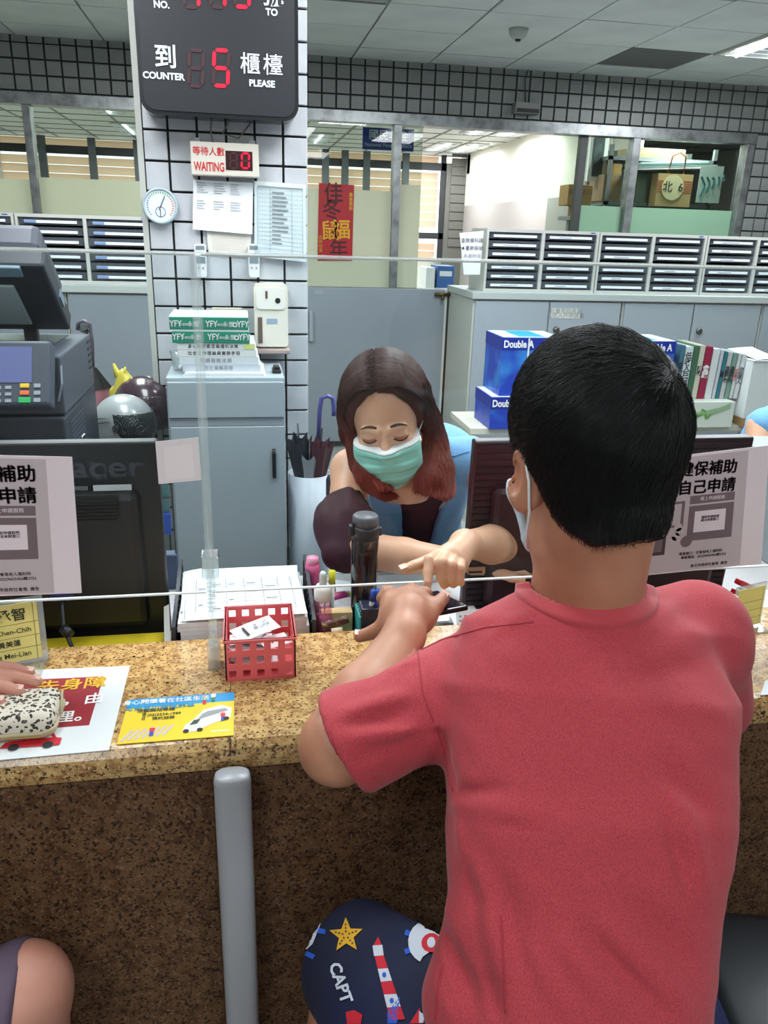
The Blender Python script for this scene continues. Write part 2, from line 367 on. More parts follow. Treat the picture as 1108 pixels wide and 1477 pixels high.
# inner window row
MULL = [(-1.335, .05), (1.125, .055), (2.93, .06), (3.86, .06)]
wtop = BZ
w1 = struct('window_1', MB().bb(XL, 3.89, WY-.03, WY+.10, wtop-.07, wtop), ALU)
for x, wd in MULL: MB().bb(x-wd/2, x+wd/2, WY-.02, WY+.08, 1.03, wtop-.07, .003).obj('mullion', ALU, w1)
MB().bb(2.50, 2.56, WY+.02, WY+.07, 1.05, wtop-.07, .003).obj('mullion', DKALU, w1)
MB().bb(XL, 3.83, WY-.03, WY+.09, 1.03, 1.07).obj('sill', ALU, w1)
FILMG = clear('frosted_film_green', (186, 210, 196), 0.02, 0.8, (176, 206, 186), 0.3)
def pane(x0, x1, y, zf=None, fm=FILM):
    MB().bb(x0, x1, y, y+.006, 1.07, wtop-.07).obj('pane', GLASS, w1)
    if zf: MB().bb(x0, x1, y-.004, y-.001, 1.07, zf).obj('frosted_film', fm, w1)
pane(XL, -1.36, WY+.02, P(20, 258, y=WY).z); pane(-1.31, 1.10, WY+.02, P(120, 258, y=WY).z)
pane(1.15, P(608, 300, y=WY).x, WY+.05, P(590, 266, y=WY).z); pane(2.30, 2.50, WY+.05); pane(2.56, 2.90, WY+.05, P(950, 300, y=WY).z, FILMG); pane(2.96, 3.83, WY+.05, P(950, 300, y=WY).z, FILMG)
# ---------------------------------------------------------------- the office beyond the glass
WALLC = mat('warm_white_wall', (222, 218, 204), 0.85); WAINS = mat('grey_wainscot', (158, 152, 148), 0.8)
bx = P(692, 225, y=YB-.6).x
# ceiling boards of the far office
BY0, BY1 = WY+.14, YB-.35
bc = struct('ceiling_far_office', MB().bb(XL, XR, BY0, YB, CZ+.0, CZ+.02), mat('far_ceiling', (214, 216, 210), 0.9))
gb = MB()
for i in range(-7, 11): gb.bb(GX+i*GP-.012, GX+i*GP+.012, BY0, YB, CZ-.006, CZ)
for j in range(1, 13): gb.bb(XL, XR, GY+j*GP-.012, GY+j*GP+.012, CZ-.006, CZ)
gb.obj('ceiling_grid', TBAR, bc)
BLAB = dict(zip([(x, y) for x, y, _ in BACKLAMPS], ['left one of the nearer pair of strip lights above the white side wall', 'right one of the nearer pair of strip lights above the white side wall', 'left one of the farther pair of strip lights by the side wall', 'right one of the farther pair of strip lights by the side wall', 'nearer strip light seen through the left inner window', 'farther strip light seen through the left inner window', 'strip light seen over the red poster just right of the column', 'strip light hidden above the beam behind the tiled column', 'strip light hidden above the beam at the far left', 'strip light hidden above the beam over the open pane', 'added unseen strip light brightening the storage shelf behind the right pane']))
for x, y, e in BACKLAMPS: troffer(x, y, True, .3, .6 if y < 7 else 1.1, BLAB[(x, y)], 1, 'strip lights of the far office')
sx = 3.36
struct('wall_side_far_office', MB().bb(sx, sx+.08, 6.9, YB, 0, CZ), WALLC)
struct('trim_1', MB().bb(sx-.012, sx, 6.95, YB-.35, 0, 1.86), WAINS)
yl = YB-.2; lz = [P(600, q, y=yl).z for q in (222, 234, 245, 335, 344, 372)]; lr = P(633, 300, y=yl).x; shx = P(688, 300, y=yl).x
struct('wall_far', MB().bb(XL, XR, YB, YB+.1, 0, lz[5]).bb(XL, XR, YB, YB+.1, lz[0], CZ).bb(shx, XR, YB, YB+.1, lz[5], lz[0]), WALLC)
LV = bpy.data.materials.new('louver_slat'); LV.use_nodes = True; N_ = LV.node_tree.nodes; N_.remove(N_['Principled BSDF']); d_ = N_.new('ShaderNodeBsdfDiffuse'); t_ = N_.new('ShaderNodeBsdfTranslucent'); x_ = N_.new('ShaderNodeMixShader'); x_.inputs[0].default_value = .6
d_.inputs[0].default_value = lin((236, 224, 208)); t_.inputs[0].default_value = lin((246, 226, 204)); LV.node_tree.links.new(d_.outputs[0], x_.inputs[1]); LV.node_tree.links.new(t_.outputs[0], x_.inputs[2]); LV.node_tree.links.new(x_.outputs[0], N_['Material Output'].inputs[0])
DKW = mat('dark_window_frame', (34, 36, 40), 0.6); DULL = mat('grey_shutter', (92, 92, 86), 0.7)
w2 = struct('window_2', MB().bb(XL, shx, yl-.06, yl, lz[2], lz[1]).bb(XL, shx, yl-.06, yl, lz[4], lz[3]).bb(lr, lr+.07, yl-.06, yl, lz[5], lz[0]), DKW)
mx_ = [-2.6, -1.95, -1.35, -.6] + [P(q, 250, y=yl).x for q in (469, 497, 528, 584)]
for x in mx_: MB().bb(x-.05, x+.05, yl-.08, yl-.02, lz[4], lz[0]).obj('mullion', mat('grey_mullion', (88, 92, 96), .6), w2)
sl = MB().box((0, 0, 0), (1, .006, .105), Euler((.35, 0, 0)).to_matrix()).mesh('slat'); sl.materials.append(LV)
ed_ = [XL, -1.35, P(497, 250, y=yl).x, lr]
for a, b in zip(ed_, ed_[1:]):
    z = lz[5]+.05
    while z < lz[0]:
        if not (lz[4]-.02 < z < lz[3]+.02 or lz[2]-.02 < z < lz[1]+.02): o = link('slat', sl, None, w2); o.location = ((a+b)/2, YB-.04, z); o.scale = (b-a, 1, 1)
        z += .112
sh = struct('window_3', MB().bb(lr+.07, shx, YB-.3, YB-.24, .6, lz[1]), DULL)
for k in range(11): MB().bb(lr+.14, shx-.08, YB-.32, YB-.3, lz[4]-.1+k*.125, lz[4]+.01+k*.125).obj('slat', DULL, sh)
tag(MB().bb(P(683, 240, y=YB-.5).x, sx, YB-.5, YB-.33, P(693, 252, y=YB-.5).z, CZ, .01).obj('air_duct_box', mat('tan_box', (176, 168, 146), .7)), 'tan boxed duct at the far corner under the ceiling', 'duct')
# framed hatch, boxes and shelf stuff at the right of the far office
t = thing('notice_board', 'small framed picture on the white wall behind the glass', 'picture')
x0 = P(852, 184, y=6.9).x; x1 = P(872, 184, y=6.9).x
MB().bb(x0, x1+.04, 6.86, 6.9, 1.92, 2.30, .004).obj('frame', WPLA, t); MB().bb(x0+.035, x1, 6.85, 6.862, 1.96, 2.26).obj('picture', mat('dull_picture', (84, 104, 104), .5, noise=(8, (52, 62, 60), .4, .6)), t)
shelf = thing('storage_shelf', 'grey steel shelf with boxes behind the right glass', 'shelf')
GS = mat('shelf_steel', (120, 126, 124), .6)
sx0, sx1 = P(868, 300, y=6.75).x, P(1035, 200, y=6.75).x
for z in (.9, P(880, 290, y=6.72).z-.031, P(950, 228, y=6.72).z-.031): MB().bb(sx0, sx1, 6.7, 7.15, z, z+.03).obj('board', GS, shelf)
for x in (sx0, sx1-.03):
    for y in (6.7, 7.12): MB().bb(x, x+.03, y, y+.03, 0, 2.2).obj('post', GS, shelf)
MB().bb(sx0, sx1, 7.16, 7.18, 0, 2.2).obj('back_panel', mat('pale_green_panel', (150, 168, 156), .7), shelf)
def carton(px0, py0, px1, py1, y, dep, m, label, name='carton', bev=.006, lab=None):
    a, b = P(px0, py1, y=y), P(px1, py0, y=y)
    t = thing(name, label, 'box'); MB().bb(a.x, b.x, y, y+dep, a.z, b.z, bev).obj('body', m, t)
    MB().bb(a.x+.002, b.x-.002, y-.001, y+.002, (a.z*.35+b.z*.65)-.02, (a.z*.35+b.z*.65)+.02).obj('tape', lab or m, t)
    return t
TAPE = mat('brown_tape', (140, 104, 62), .5)
carton(818, 267, 856, 296, 6.6, .2, CARD, 'brown cardboard box sticking out beside the doorway behind the glass', lab=TAPE)
carton(829, 297, 848, 311, 6.62, .16, CARD, 'smaller brown box just below the cardboard box by the far doorway', lab=TAPE)
bracket = thing('wall_bracket', 'slim white bracket carrying the boxes beside the far doorway', 'bracket')
a = P(832, 312, y=6.6); MB().bb(a.x-.06, a.x+.16, 6.58, 6.86, a.z-.03, a.z).obj('plate', GS, bracket); MB().bb(a.x+.02, a.x+.14, 6.8, 6.86, 0, a.z-.03).obj('post', GS, bracket)
c1 = carton(868, 252, 898, 290, 6.72, .3, mat('dull_carton', (142, 120, 92), .8), 'dull brown carton on the shelf left of the mullion', lab=TAPE)
carton(884, 236, 898, 252, 6.72, .2, mat('ochre_carton', (186, 152, 92), .8), 'small ochre box lying on the dull carton')
carton(912, 216, 990, 228, 6.72, .3, mat('pale_carton', (176, 158, 128), .8), 'long pale flat box on top of the shelf')
carton(915, 250, 945, 292, 6.76, .3, mat('grey_green_carton', (136, 146, 128), .8), 'grey green carton on the shelf right of the mullion')
t = thing('paper_bag', 'kraft gift bag with looped handle and round cartoonless label behind glass', 'bag')
t['label'] = 'kraft gift bag with pink stripes and round cream label behind the right glass'
a, b = P(944, 297, y=6.55), P(1001, 252, y=6.55)
MB().bb(a.x, b.x, 6.55, 6.66, a.z, b.z).obj('body', mat('kraft_bag', (186, 158, 108), .8), t)
st = MB()
for k in range(6): zz = a.z+.11+k*.017; st.bb(a.x+.004, b.x-.004, 6.547, 6.55, zz, zz+.007)
st.obj('stripes', mat('salmon_stripe', (196, 112, 84), .8), t)
MB().lathe([(0, 0), (.098, 0), (.098, .004), (0, .004)], ((a.x+b.x)/2-.02, 6.545, (a.z+b.z)/2+.02), 24, Euler((math.pi/2, 0, 0)).to_matrix()).obj('round_label', mat('cream_label', (214, 204, 160), .8), t)
text('北  6', ((a.x+b.x)/2-.02, 6.538, (a.z+b.z)/2+.02), .09, mat('olive_ink', (58, 60, 34), .8), t, bold=.01)
MB().tube([((a.x+b.x)/2-.07, 6.56, b.z), ((a.x+b.x)/2-.06, 6.54, b.z+.13), ((a.x+b.x)/2, 6.53, b.z+.16), ((a.x+b.x)/2+.06, 6.54, b.z+.13), ((a.x+b.x)/2+.07, 6.56, b.z)], .006, 6).obj('handle', mat('rope_handle', (150, 92, 64), .8), t, True)
for k in range(4):
    a, b = P(912+k, 236-k*5, y=6.6+.05*k), P(1040-k*9, 222-k*3, y=6.6+.05*k)
    R = Euler((0, -.06, 0)).to_matrix()
    tag(MB().box(((a.x+b.x)/2, 6.7+.02*k, 1.93+k*.016+.1), (b.x-a.x, .3, .012), R).obj('folder', [WPLA, GS, mat('teal_folder', (92, 140, 136), .6), WPLA][k]), ['lowest', 'second lowest', 'second highest', 'highest'][k]+' of the thin folders lying slanted behind the right glass', 'folder', 'slanted folders on the far shelf')
cal = thing('wall_poster', 'pale poster with teal ink drawing taped behind the right glass', 'poster')
a, b = P(1003, 292, y=6.5), P(1045, 240, y=6.5)
MB().sheet([(a.x, 6.5, a.z), (b.x, 6.5, a.z), (b.x, 6.5, b.z), (a.x, 6.5, b.z)], .002).obj('paper', mat('poster_paper', (180, 196, 186), .8), cal)
tp_ = MB()
for q in range(5): tp_.tube([(a.x+.03+.05*q, 6.494, a.z+.05+.03*q), (a.x+.06+.04*q, 6.494, a.z+.14+.02*q), (a.x+.02+.05*q, 6.494, a.z+.2)], .008, 5)
tp_.obj('drawing', mat('teal_ink', (58, 110, 112), .8), cal)
# pipe and phone handset on the far side wall
t = thing('wall_conduit', 'white cable conduit with socket on the far white wall', 'conduit')
q = P(826, 240, y=6.9); MB().tube([(sx-.02, 7.3, CZ), (sx-.02, 7.3, 2.1), (sx-.02, 7.1, 2.02)], .008, 6).obj('cable', WPLA, t); MB().bb(sx-.04, sx, 7.02, 7.12, 1.78, 2.08, .006).obj('socket', WPLA, t)
# hanging blue sign
t = thing('hanging_sign', 'blue hanging sign reading National Pension behind the glass', 'sign')
yS = 6.9; a, b = P(523, 215, y=yS), P(598, 187, y=yS)
MB().bb(a.x, b.x, yS, yS+.02, a.z, b.z, .003).obj('board', mat('sign_blue', (38, 62, 152), .5), t)
cx = (a.x+b.x)/2
text('國民年金', (cx, yS-.004, a.z*.36+b.z*.64), .082, mat('sign_white', (226, 232, 240), .5), t, bold=.01); text('National Pension Affairs', (cx, yS-.004, a.z*.78+b.z*.22), .040, MATS['sign_white'], t)
for q in (.12, .88): MB().tube([(a.x*(1-q)+b.x*q, yS+.01, b.z), (a.x*(1-q)+b.x*q, yS+.01, CZ)], .003, 5).obj('wire', CHROME, t)
# small black wall fitting under the beam
t = thing('sensor_box', 'grey sensor box with cable hanging under the tiled beam', 'sensor')
a, b = P(742, 163, y=WY-.08), P(779, 149, y=WY-.08)
MB().bb(a.x, b.x, WY-.1, WY-.012, a.z, b.z, .004).obj('housing', mat('sensor_grey', (120, 124, 122), .5), t); MB().bb(a.x+.01, b.x-.01, WY-.104, WY-.098, a.z+.005, a.z+.03).obj('window', BLACK, t)
MB().tube([(a.x+.1, WY-.02, b.z), (a.x+.08, WY-.02, b.z+.15), (a.x+.1, WY-.02, CZ)], .004, 5).obj('cable', DKALU, t, True)
# smoke detector
p = P(748, 46, z=CZ-.02)
t = thing('smoke_detector', 'round white smoke detector on the ceiling board', 'smoke detector')
MB().lathe([(0, -.035), (.03, -.035), (.045, -.02), (.055, 0), (.055, .018), (0, .018)], (p.x, p.y, CZ-.022)).obj('body', mat('detector_white', (170, 176, 172), .6), t, True); MB().lathe([(0, -.045), (.014, -.045), (.018, -.034), (0, -.034)], (p.x, p.y, CZ-.022), 12).obj('sensor_tip', BLACK, t)
# ---------------------------------------------------------------- tiled column
CY = 2.8; cx0, cx1 = -.287, .228
col = struct('column', MB().bb(cx0, cx1-.002, CY+.012, CY+.5, 0, CZ+.02), GROUT)
MB().bb(cx0-.018, cx0, CY-.004, CY+.5, 0, CZ).obj('corner_trim', mat('trim_cream', (190, 192, 186), .5), col)
ct = MB().box((0, 0, 0), (1, .016, 1), None, 0).mesh('tile'); ct.materials.append(TILE)
xj = [P(251.7, 360, y=CY).x]; ptc = (P(331.8, 360, y=CY).x-xj[0])/2
edges = [cx0] + [xj[0]+ptc*k for k in range(5) if xj[0]+ptc*k < cx1-.02] + [cx1]
zj = P(300, 442.6, y=CY).z; pz = P(300, 403, y=CY).z-zj
for k in range(-10, 18):
    z0 = zj+pz*k
    if z0 < 0 or z0 > CZ: continue
    if z0 < .25: continue
    z1 = min(z0+pz, CZ)
    for i in range(len(edges)-1):
        a, b = edges[i], edges[i+1]
        mb = MB(); g = .0036; mb.bb(a+g, b-g if i < len(edges)-2 else b, CY-.004, CY+.014, z0+g, z1-g, .0018); mb.obj('tile', TILE, col)
struct('trim_3', MB().bb(cx0, cx1, CY-.0, CY+.012, 0, .26), GROUT)
# ---------------------------------------------------------------- swing gate, cabinets, organisers
gy = 5.4; a = P(448, 415, y=gy); b = P(643, 418, y=gy)
t = thing('swing_gate', 'grey metal swing gate between the tiled column and the cabinets', 'gate')
MB().bb(a.x-.25, b.x, gy, gy+.035, .05, b.z, .003).obj('panel', GATEM, t); MB().bb(b.x-.004, b.x+.012, gy-.006, gy+.04, .05, b.z).obj('edge_strip', CREAM, t)
MB().tube([(b.x-.08, gy-.02, b.z-.03), (b.x+.03, gy-.02, b.z-.03)], .012, 8).tube([(b.x-.03, gy-.02, b.z-.03), (b.x-.03, gy-.05, b.z-.06)], .01, 6).obj('bolt_latch', mat('brass', (96, 76, 44), .4, .8), t, True)
q = P(450, 470, y=gy); MB().bb(q.x-.02, q.x+.005, gy-.03, gy, q.z-.1, q.z+.1, .004).obj('hinge', GREYMETAL, t)
q = P(460, 418, y=gy); MB().bb(q.x-.03, q.x+.03, gy-.003, gy, q.z-.03, q.z).obj('sticker', mat('clear_sticker', (150, 156, 160), .2), t)
CF = 4.8; CT = P(680, 431, y=CF).z; WT = P(680, 421, y=CF).z
def cabinet(x0, w, label, paper=False, depth=.6):
    t = thing('storage_cabinet', label, 'cabinet', 'grey two-door cabinets under the right worktop')
    MB().bb(x0+.002, x0+w-.002, CF+.02, CF+depth, .04, CT-.001).bb(x0+.002, x0+w-.002, CF+.06, CF+depth, 0, .04).obj('body', CREAM, t)
    for k in (0, 1):
        d = MB().bb(x0+.014+k*(w/2-.007), x0+w/2-.003+k*(w/2-.01), CF, CF+.02, .06, CT-.012, .002).obj('door', DOORM, t)
        if k == 1: pass
        if k == 1: MB().lathe([(0, -.016), (.016, -.016), (.022, -.004), (.022, .002), (0, .002)], (x0+w/2+.06, CF, CT-.18), 16, Euler((-math.pi/2, 0, 0)).to_matrix()).obj('lock', mat('lock_metal', (104, 102, 96), .35, .8), d, True)
    return t
cw = P(893, 500, y=CF).x-P(681, 500, y=CF).x
c1x = P(681, 470, y=CF).x
cab1 = cabinet(c1x, cw, 'grey cabinet with taped paper label nearest the swing gate')
a, b = P(794, 459, y=CF), P(838, 445, y=CF)
o4 = [(a.x, CF-.001, a.z), (b.x, CF-.001, a.z), (b.x, CF-.001, b.z), (a.x, CF-.001, b.z)]
MB().sheet(o4, .001).obj('taped_label', mat('label_cream', (206, 208, 196), .7), cab1); print_on(o4, [('t', '社會救助表單', .5, .7, .036, GREYINK), ('t', '低收入戶申請書', .5, .28, .036, GREYINK)], cab1, .001)
cabinet(c1x+cw+.003, cw, 'plain grey cabinet behind the row of binders'); cabinet(c1x+2*(cw+.003), cw, 'grey cabinet at the right edge behind the white file box')
tag(MB().bb(c1x-.012, c1x+3*cw+.06, CF-.012, CF+.62, CT, WT, .003).obj('worktop', LIGHTTOP), 'long pale grey worktop over the right cabinets', 'worktop')
LCX = P(100, 470, y=CF).x
def lcab(x0, w, label):
    t = thing('storage_cabinet', label, 'cabinet', 'grey cabinets behind the copier')
    MB().bb(x0+.002, x0+w-.002, CF+.02, CF+.6, 0, CT-.001).obj('body', CREAM, t); MB().bb(x0+.01, x0+w-.01, CF, CF+.02, .06, CT-.012, .002).obj('door', GATEM, t); return t
lcab(LCX, .9, 'wide grey cabinet between the copier and the tiled column'); lcab(LCX-.9, .898, 'grey cabinet hidden mostly behind the copier lid')
tag(MB().bb(LCX-.95, LCX+.92, CF-.012, CF+.62, CT, WT, .003).obj('worktop', LIGHTTOP), 'pale grey worktop over the cabinets left of the column', 'worktop')
# file organisers: carcass and twelve clear drawers each with a label strip
OGREY = mat('organizer_shell', (188, 191, 186), .5); ODRAW = clear('smoky_drawer', (196, 204, 212), .08, .34, (156, 164, 174), .12); OLAB = mat('drawer_label', (226, 234, 240), .5); ODARK = mat('organizer_inside', (104, 108, 114), .6)
OLABB = mat('drawer_label_blue', (120, 150, 200), .5)
OW = P(865, 340, y=4.86).x-P(703, 332, y=4.86).x; OH = P(703, 330, y=4.86).z-P(700, 421, y=4.86).z-.0
SHM = [mat('paper_in_drawer', (196, 200, 204), .8), mat('paper_in_drawer_green', (120, 150, 148), .8), mat('paper_in_drawer_grey', (150, 150, 158), .8)]
def organizer(x0, label, blue=False, seed=0, group='drawer organisers on the right worktop'):
    rr = random.Random(seed); t = thing('file_organizer', label, 'file organizer', group)
    z0 = WT; z1 = WT+OH; y0 = 4.86; y1 = 5.2; b = .014; f = MB()
    f.bb(x0, x0+b, y0, y1, z0, z1).bb(x0+OW-b, x0+OW, y0, y1, z0, z1).bb(x0+b, x0+OW-b, y0, y1, z0, z0+.018).bb(x0+b, x0+OW-b, y0, y1, z1-.018, z1).bb(x0+OW/2-b*.7, x0+OW/2+b*.7, y0, y1, z0+.018, z1-.018).bb(x0+b, x0+OW-b, y0+.01, y1, z0+OH/2-.006, z0+OH/2+.006)
    f.obj('shell', OGREY, t); MB().bb(x0+b, x0+OW-b, y1-.004, y1-.001, z0+.018, z1-.018).obj('back_panel', ODARK, t)
    rh = (OH/2-.026)/3
    for c in (0, 1):
        xa = x0+b+.004+c*(OW/2-.004); xb = xa+OW/2-b*1.7-.008
        for k in range(6):
            za = z0+.02+(k % 3)*rh+(k//3)*(OH/2-.001)
            d = MB().bb(xa, xb, y0+.012, y0+.016, za+.004, za+rh-.008).bb(xa, xb, y0+.016, y1-.02, za+.003, za+.006).obj('drawer', ODRAW, t)
            MB().bb(xa+.028, xb-.028, y0+.004, y0+.011, za+.012, za+.027).obj('label_strip', OLAB, d)
            if blue: MB().bb(xa+.028, xa+.09, y0+.003, y0+.0045, za+.013, za+.026).obj('blue_label', OLABB, d)
            else:
                if rr.random() < .6: MB().bb(xa+.09, xa+.09+rr.uniform(.06, .12), y0+.003, y0+.0045, za+.017, za+.021).obj('label_print', GREYINK, d)
            if rr.random() < .7: MB().bb(xa+.02, xb-.02-rr.uniform(0, .08), y0+.03, y1-.05, za+.008, za+.008+rr.uniform(.006, .02)).obj('papers', rr.choice(SHM), d)
    MB().bb(x0+OW*.92, x0+OW*.96, y0-.001, y0+.001, z1-.012, z1-.006).obj('badge', BLUE, t)
    return t
ox = P(703, 332, y=4.86).x
organizer(ox, 'drawer organiser at the left end with a notice taped on its side', seed=1); organizer(ox+OW+.006, 'middle drawer organiser above the binders', seed=2); organizer(ox+2*(OW+.006), 'drawer organiser at the right edge of the worktop', seed=3)
lox = P(27, 318, y=4.86).x-.02
organizer(lox, 'drawer organiser with blue label tabs beside the tiled column', True, 4, 'drawer organisers left of the column'); organizer(lox-OW-.006, 'drawer organiser at the left edge behind the copier', True, 5, 'drawer organisers left of the column')
# notice taped on organiser's side
t = thing('taped_notice', 'white notice sheet taped to the side of the left-end organiser', 'notice')
yN = 4.84; o4 = [P(669, 396, y=yN), P(692, 396, y=yN), P(698, 333, y=yN), P(663, 336, y=yN)]
MB().sheet(o4, .001, .006).obj('paper', WHITE, t); print_on(o4, [('t', '查無資料請', .5, .80, .028, INK), ('t', '★重新掛號', .5, .62, .028, INK), ('t', '本處辦理', .5, .44, .028, GREYINK)], t, .008)
# blue folders seen through the opening
for k, (x0_, x1_, m_, l_) in enumerate(((614, 628, WPLA, 'white binder standing left of the blue folder behind the gate'), (630, 656, mat('folder_blue', (52, 98, 160), .5), 'blue folder standing behind the swing gate'))):
    a, b = P(x0_, 413, y=6.5), P(x1_, 386 - 2*k, y=6.5)
    t = thing('binder', l_, 'binder'); MB().bb(a.x, b.x, 6.5, 6.75, .98, b.z, .004).obj('cover', m_, t); MB().bb(a.x+.02, b.x-.02, 6.498, 6.5, b.z-.08, b.z-.04).obj('spine_label', WHITE, t)
tag(MB().bb(.9, 2.4, 6.3, 7.0, .92, .98, .004).bb(.95, 1.0, 6.35, 6.95, 0, .92).bb(2.3, 2.35, 6.35, 6.95, 0, .92).obj('far_desk', CREAM), 'pale desk in the office behind the glass', 'desk')
# red new year poster on the glass
t = thing('red_poster', 'red lunar new year poster with gold characters on the inner window', 'poster')
yr = WY+.008; o4 = [P(458, 376, y=yr), P(508, 376, y=yr), P(511, 267, y=yr), P(460, 264, y=yr)]
MB().sheet(o4, .002).obj('paper', mat('poster_red', (170, 16, 28), .5), t)
GOLD = mat('gold_foil', (206, 160, 50), .35, .6); MAR = mat('dark_maroon_ink', (70, 14, 18), .6)
print_on(o4, [('t', '佳', .42, .87, .14, MAR, .012), ('t', '冬', .38, .65, .14, MAR, .012), ('t', '福', .66, .40, .14, GOLD, .015), ('t', '鼠', .34, .38, .14, GOLD, .012), ('t', '年', .6, .14, .14, MAR, .012), ('t', '萬\n象\n更\n新', .92, .78, .03, GOLD), ('t', '吉\n祥\n如\n意', .08, .22, .03, GOLD)], t, .002)
# ---------------------------------------------------------------- things on the column
def rrect(w, h, r, n=6):
    out = []
    for cx, cy, a0 in ((w/2-r, h/2-r, 0), (-w/2+r, h/2-r, 90), (-w/2+r, -h/2+r, 180), (w/2-r, -h/2+r, 270)):
        for k in range(n+1):
            a = math.radians(a0+90*k/n); out.append((cx+r*math.cos(a), cy+r*math.sin(a)))
    return out
SEG = {'0': 'abcdef', '1': 'bc', '5': 'afgcd', '7': 'abc', '9': 'abcdfg', '8': 'abcdefg'}
def seven(ch, c, w, h, th, y, on, off, parent, slant=.08):
    """a seven-segment digit facing the hall, centre (x, z); each segment a piece of geometry"""
    S = {'a': (0, h/2, 1), 'd': (0, -h/2, 1), 'g': (0, 0, 1), 'f': (-w/2, h/4, 0), 'b': (w/2, h/4, 0), 'e': (-w/2, -h/4, 0), 'c': (w/2, -h/4, 0)}
    for lit in (0, 1):
        mb = MB(); n = 0
        for k, (x, z, hor) in S.items():
            if (k in SEG[ch]) != bool(lit): continue
            n += 1; L_ = (w if hor else h/2)-th*.5
            if hor: poly = [(-L_/2, 0), (-L_/2+th/2, th/2), (L_/2-th/2, th/2), (L_/2, 0), (L_/2-th/2, -th/2), (-L_/2+th/2, -th/2)]
            else: poly = [(0, -L_/2), (th/2, -L_/2+th/2), (th/2, L_/2-th/2), (0, L_/2), (-th/2, L_/2-th/2), (-th/2, -L_/2+th/2)]
            mb.prism([(c[0]+x+px_+(z+pz_)*slant, y, c[1]+z+pz_) for px_, pz_ in poly], (0, -.0015, 0))
        if n: mb.obj('lit_segments' if lit else 'unlit_segments', on if lit else off, parent)
yD = 2.68
t = thing('queue_display', 'large black queue number display board on the tiled column', 'display board')
a, b = P(204, 168, y=yD), P(431, 172, y=yD); dz0 = P(318, 170, y=yD).z; dw = b.x-a.x; dcx = (a.x+b.x)/2; dh = .52
NAVY = mat('display_face', (22, 25, 33), .5); NAVYF = mat('display_bezel', (13, 17, 26), .25); SW = mat('display_white', (214, 222, 232), .5, emit=((214, 222, 232), .12))
poly = rrect(dw, dh, .045)
MB().prism([(dcx+x, yD, dz0+dh/2+z) for x, z in poly], (0, .09, 0)).obj('case', NAVYF, t)
MB().prism([(dcx+x, yD-.006, dz0+dh/2+z) for x, z in rrect(dw-.022, dh-.022, .036)], (0, .01, 0)).obj('face', NAVY, t)
def dt(s, px, py, size, m=SW, bold=.012, sx=1): q = P(px, py, y=yD-.008); text(s, (q.x, yD-.0085, q.z), size, m, t, bold=bold, sx=sx)
dt('到', 239, 84, .066, bold=.016); dt('COUNTER', 236, 110, .0245, bold=.035, sx=1.02); dt('櫃', 361, 94, .060, bold=.006); dt('檯', 394, 96, .060, bold=.004); dt('PLEASE', 378, 121, .0245, bold=.035)
dt('NO.', 233, 7, .0245, bold=.035); dt('TO', 392, 18, .0245, bold=.035); dt('號', 393, -6, .066, bold=.016); dt('來賓', 246, -22, .06, bold=.012)
q = P(319, 99, y=yD); dg = .093
seven('5', (q.x, q.z), .042, dg, .0105, yD-.007, LED, LEDOFF, t); q1 = P(283, 99, y=yD); seven('8', (q1.x, q1.z), .040, dg, .0105, yD-.007, LEDOFF, LEDOFF, t)
for px_, ch in ((277, '1'), (315, '1'), (350, '5')):
    q = P(px_, -16, y=yD); seven(ch, (q.x, q.z), .040, dg, .0105, yD-.007, LED, LEDOFF, t)
MB().tube([(dcx-.03, yD+.06, dz0+.01), (dcx-.035, yD+.07, dz0-.03), (dcx-.03, yD+.08, P(300, 206, y=2.74).z)], .003, 6).tube([(dcx+.03, yD+.06, dz0+.01), (dcx+.0, yD+.08, dz0-.035), (dcx+.05, yD+.09, dz0-.045), (dcx+.09, yD+.08, dz0+.0)], .0025, 6).obj('cable', mat('grey_cable', (110, 108, 104), .5), t, True)
# waiting counter sign
yW = 2.74; t = thing('waiting_sign', 'small cream sign with red lettering WAITING and a red zero', 'sign')
a, b = P(276, 252, y=yW), P(373, 208, y=yW)
MB().bb(a.x, b.x, yW, CY-.004, a.z, b.z, .003).obj('case', mat('sign_case', (206, 202, 190), .5), t); R_ = mat('waiting_red', (196, 26, 36), .5)
q = P(301, 219, y=yW); text('等待人數', (q.x, yW-.001, q.z), .0265, R_, t, bold=.012, sx=.93); q = P(302, 241, y=yW); text('WAITING', (q.x, yW-.001, q.z), .036, R_, t, bold=.022, sx=.60)
c, d = P(326, 245, y=yW), P(364, 219, y=yW); MB().bb(c.x, d.x, yW-.001, yW+.002, c.z, d.z).obj('window', mat('led_window', (52, 10, 20), .2), t)
q = P(354, 232, y=yW); seven('0', (q.x, q.z), .022, .043, .006, yW-.002, LED, LEDOFF, t, .05); q = P(337, 232, y=yW); seven('8', (q.x, q.z), .02, .043, .005, yW-.002, LEDOFF, LEDOFF, t, .05)
MB().bb(a.x+.01, a.x+.03, yW+.02, CY, b.z, b.z+.012).obj('hanger', GREYMETAL, t); MB().bb(b.x-.03, b.x-.01, yW+.02, CY, b.z, b.z+.012).obj('hanger', GREYMETAL, t)
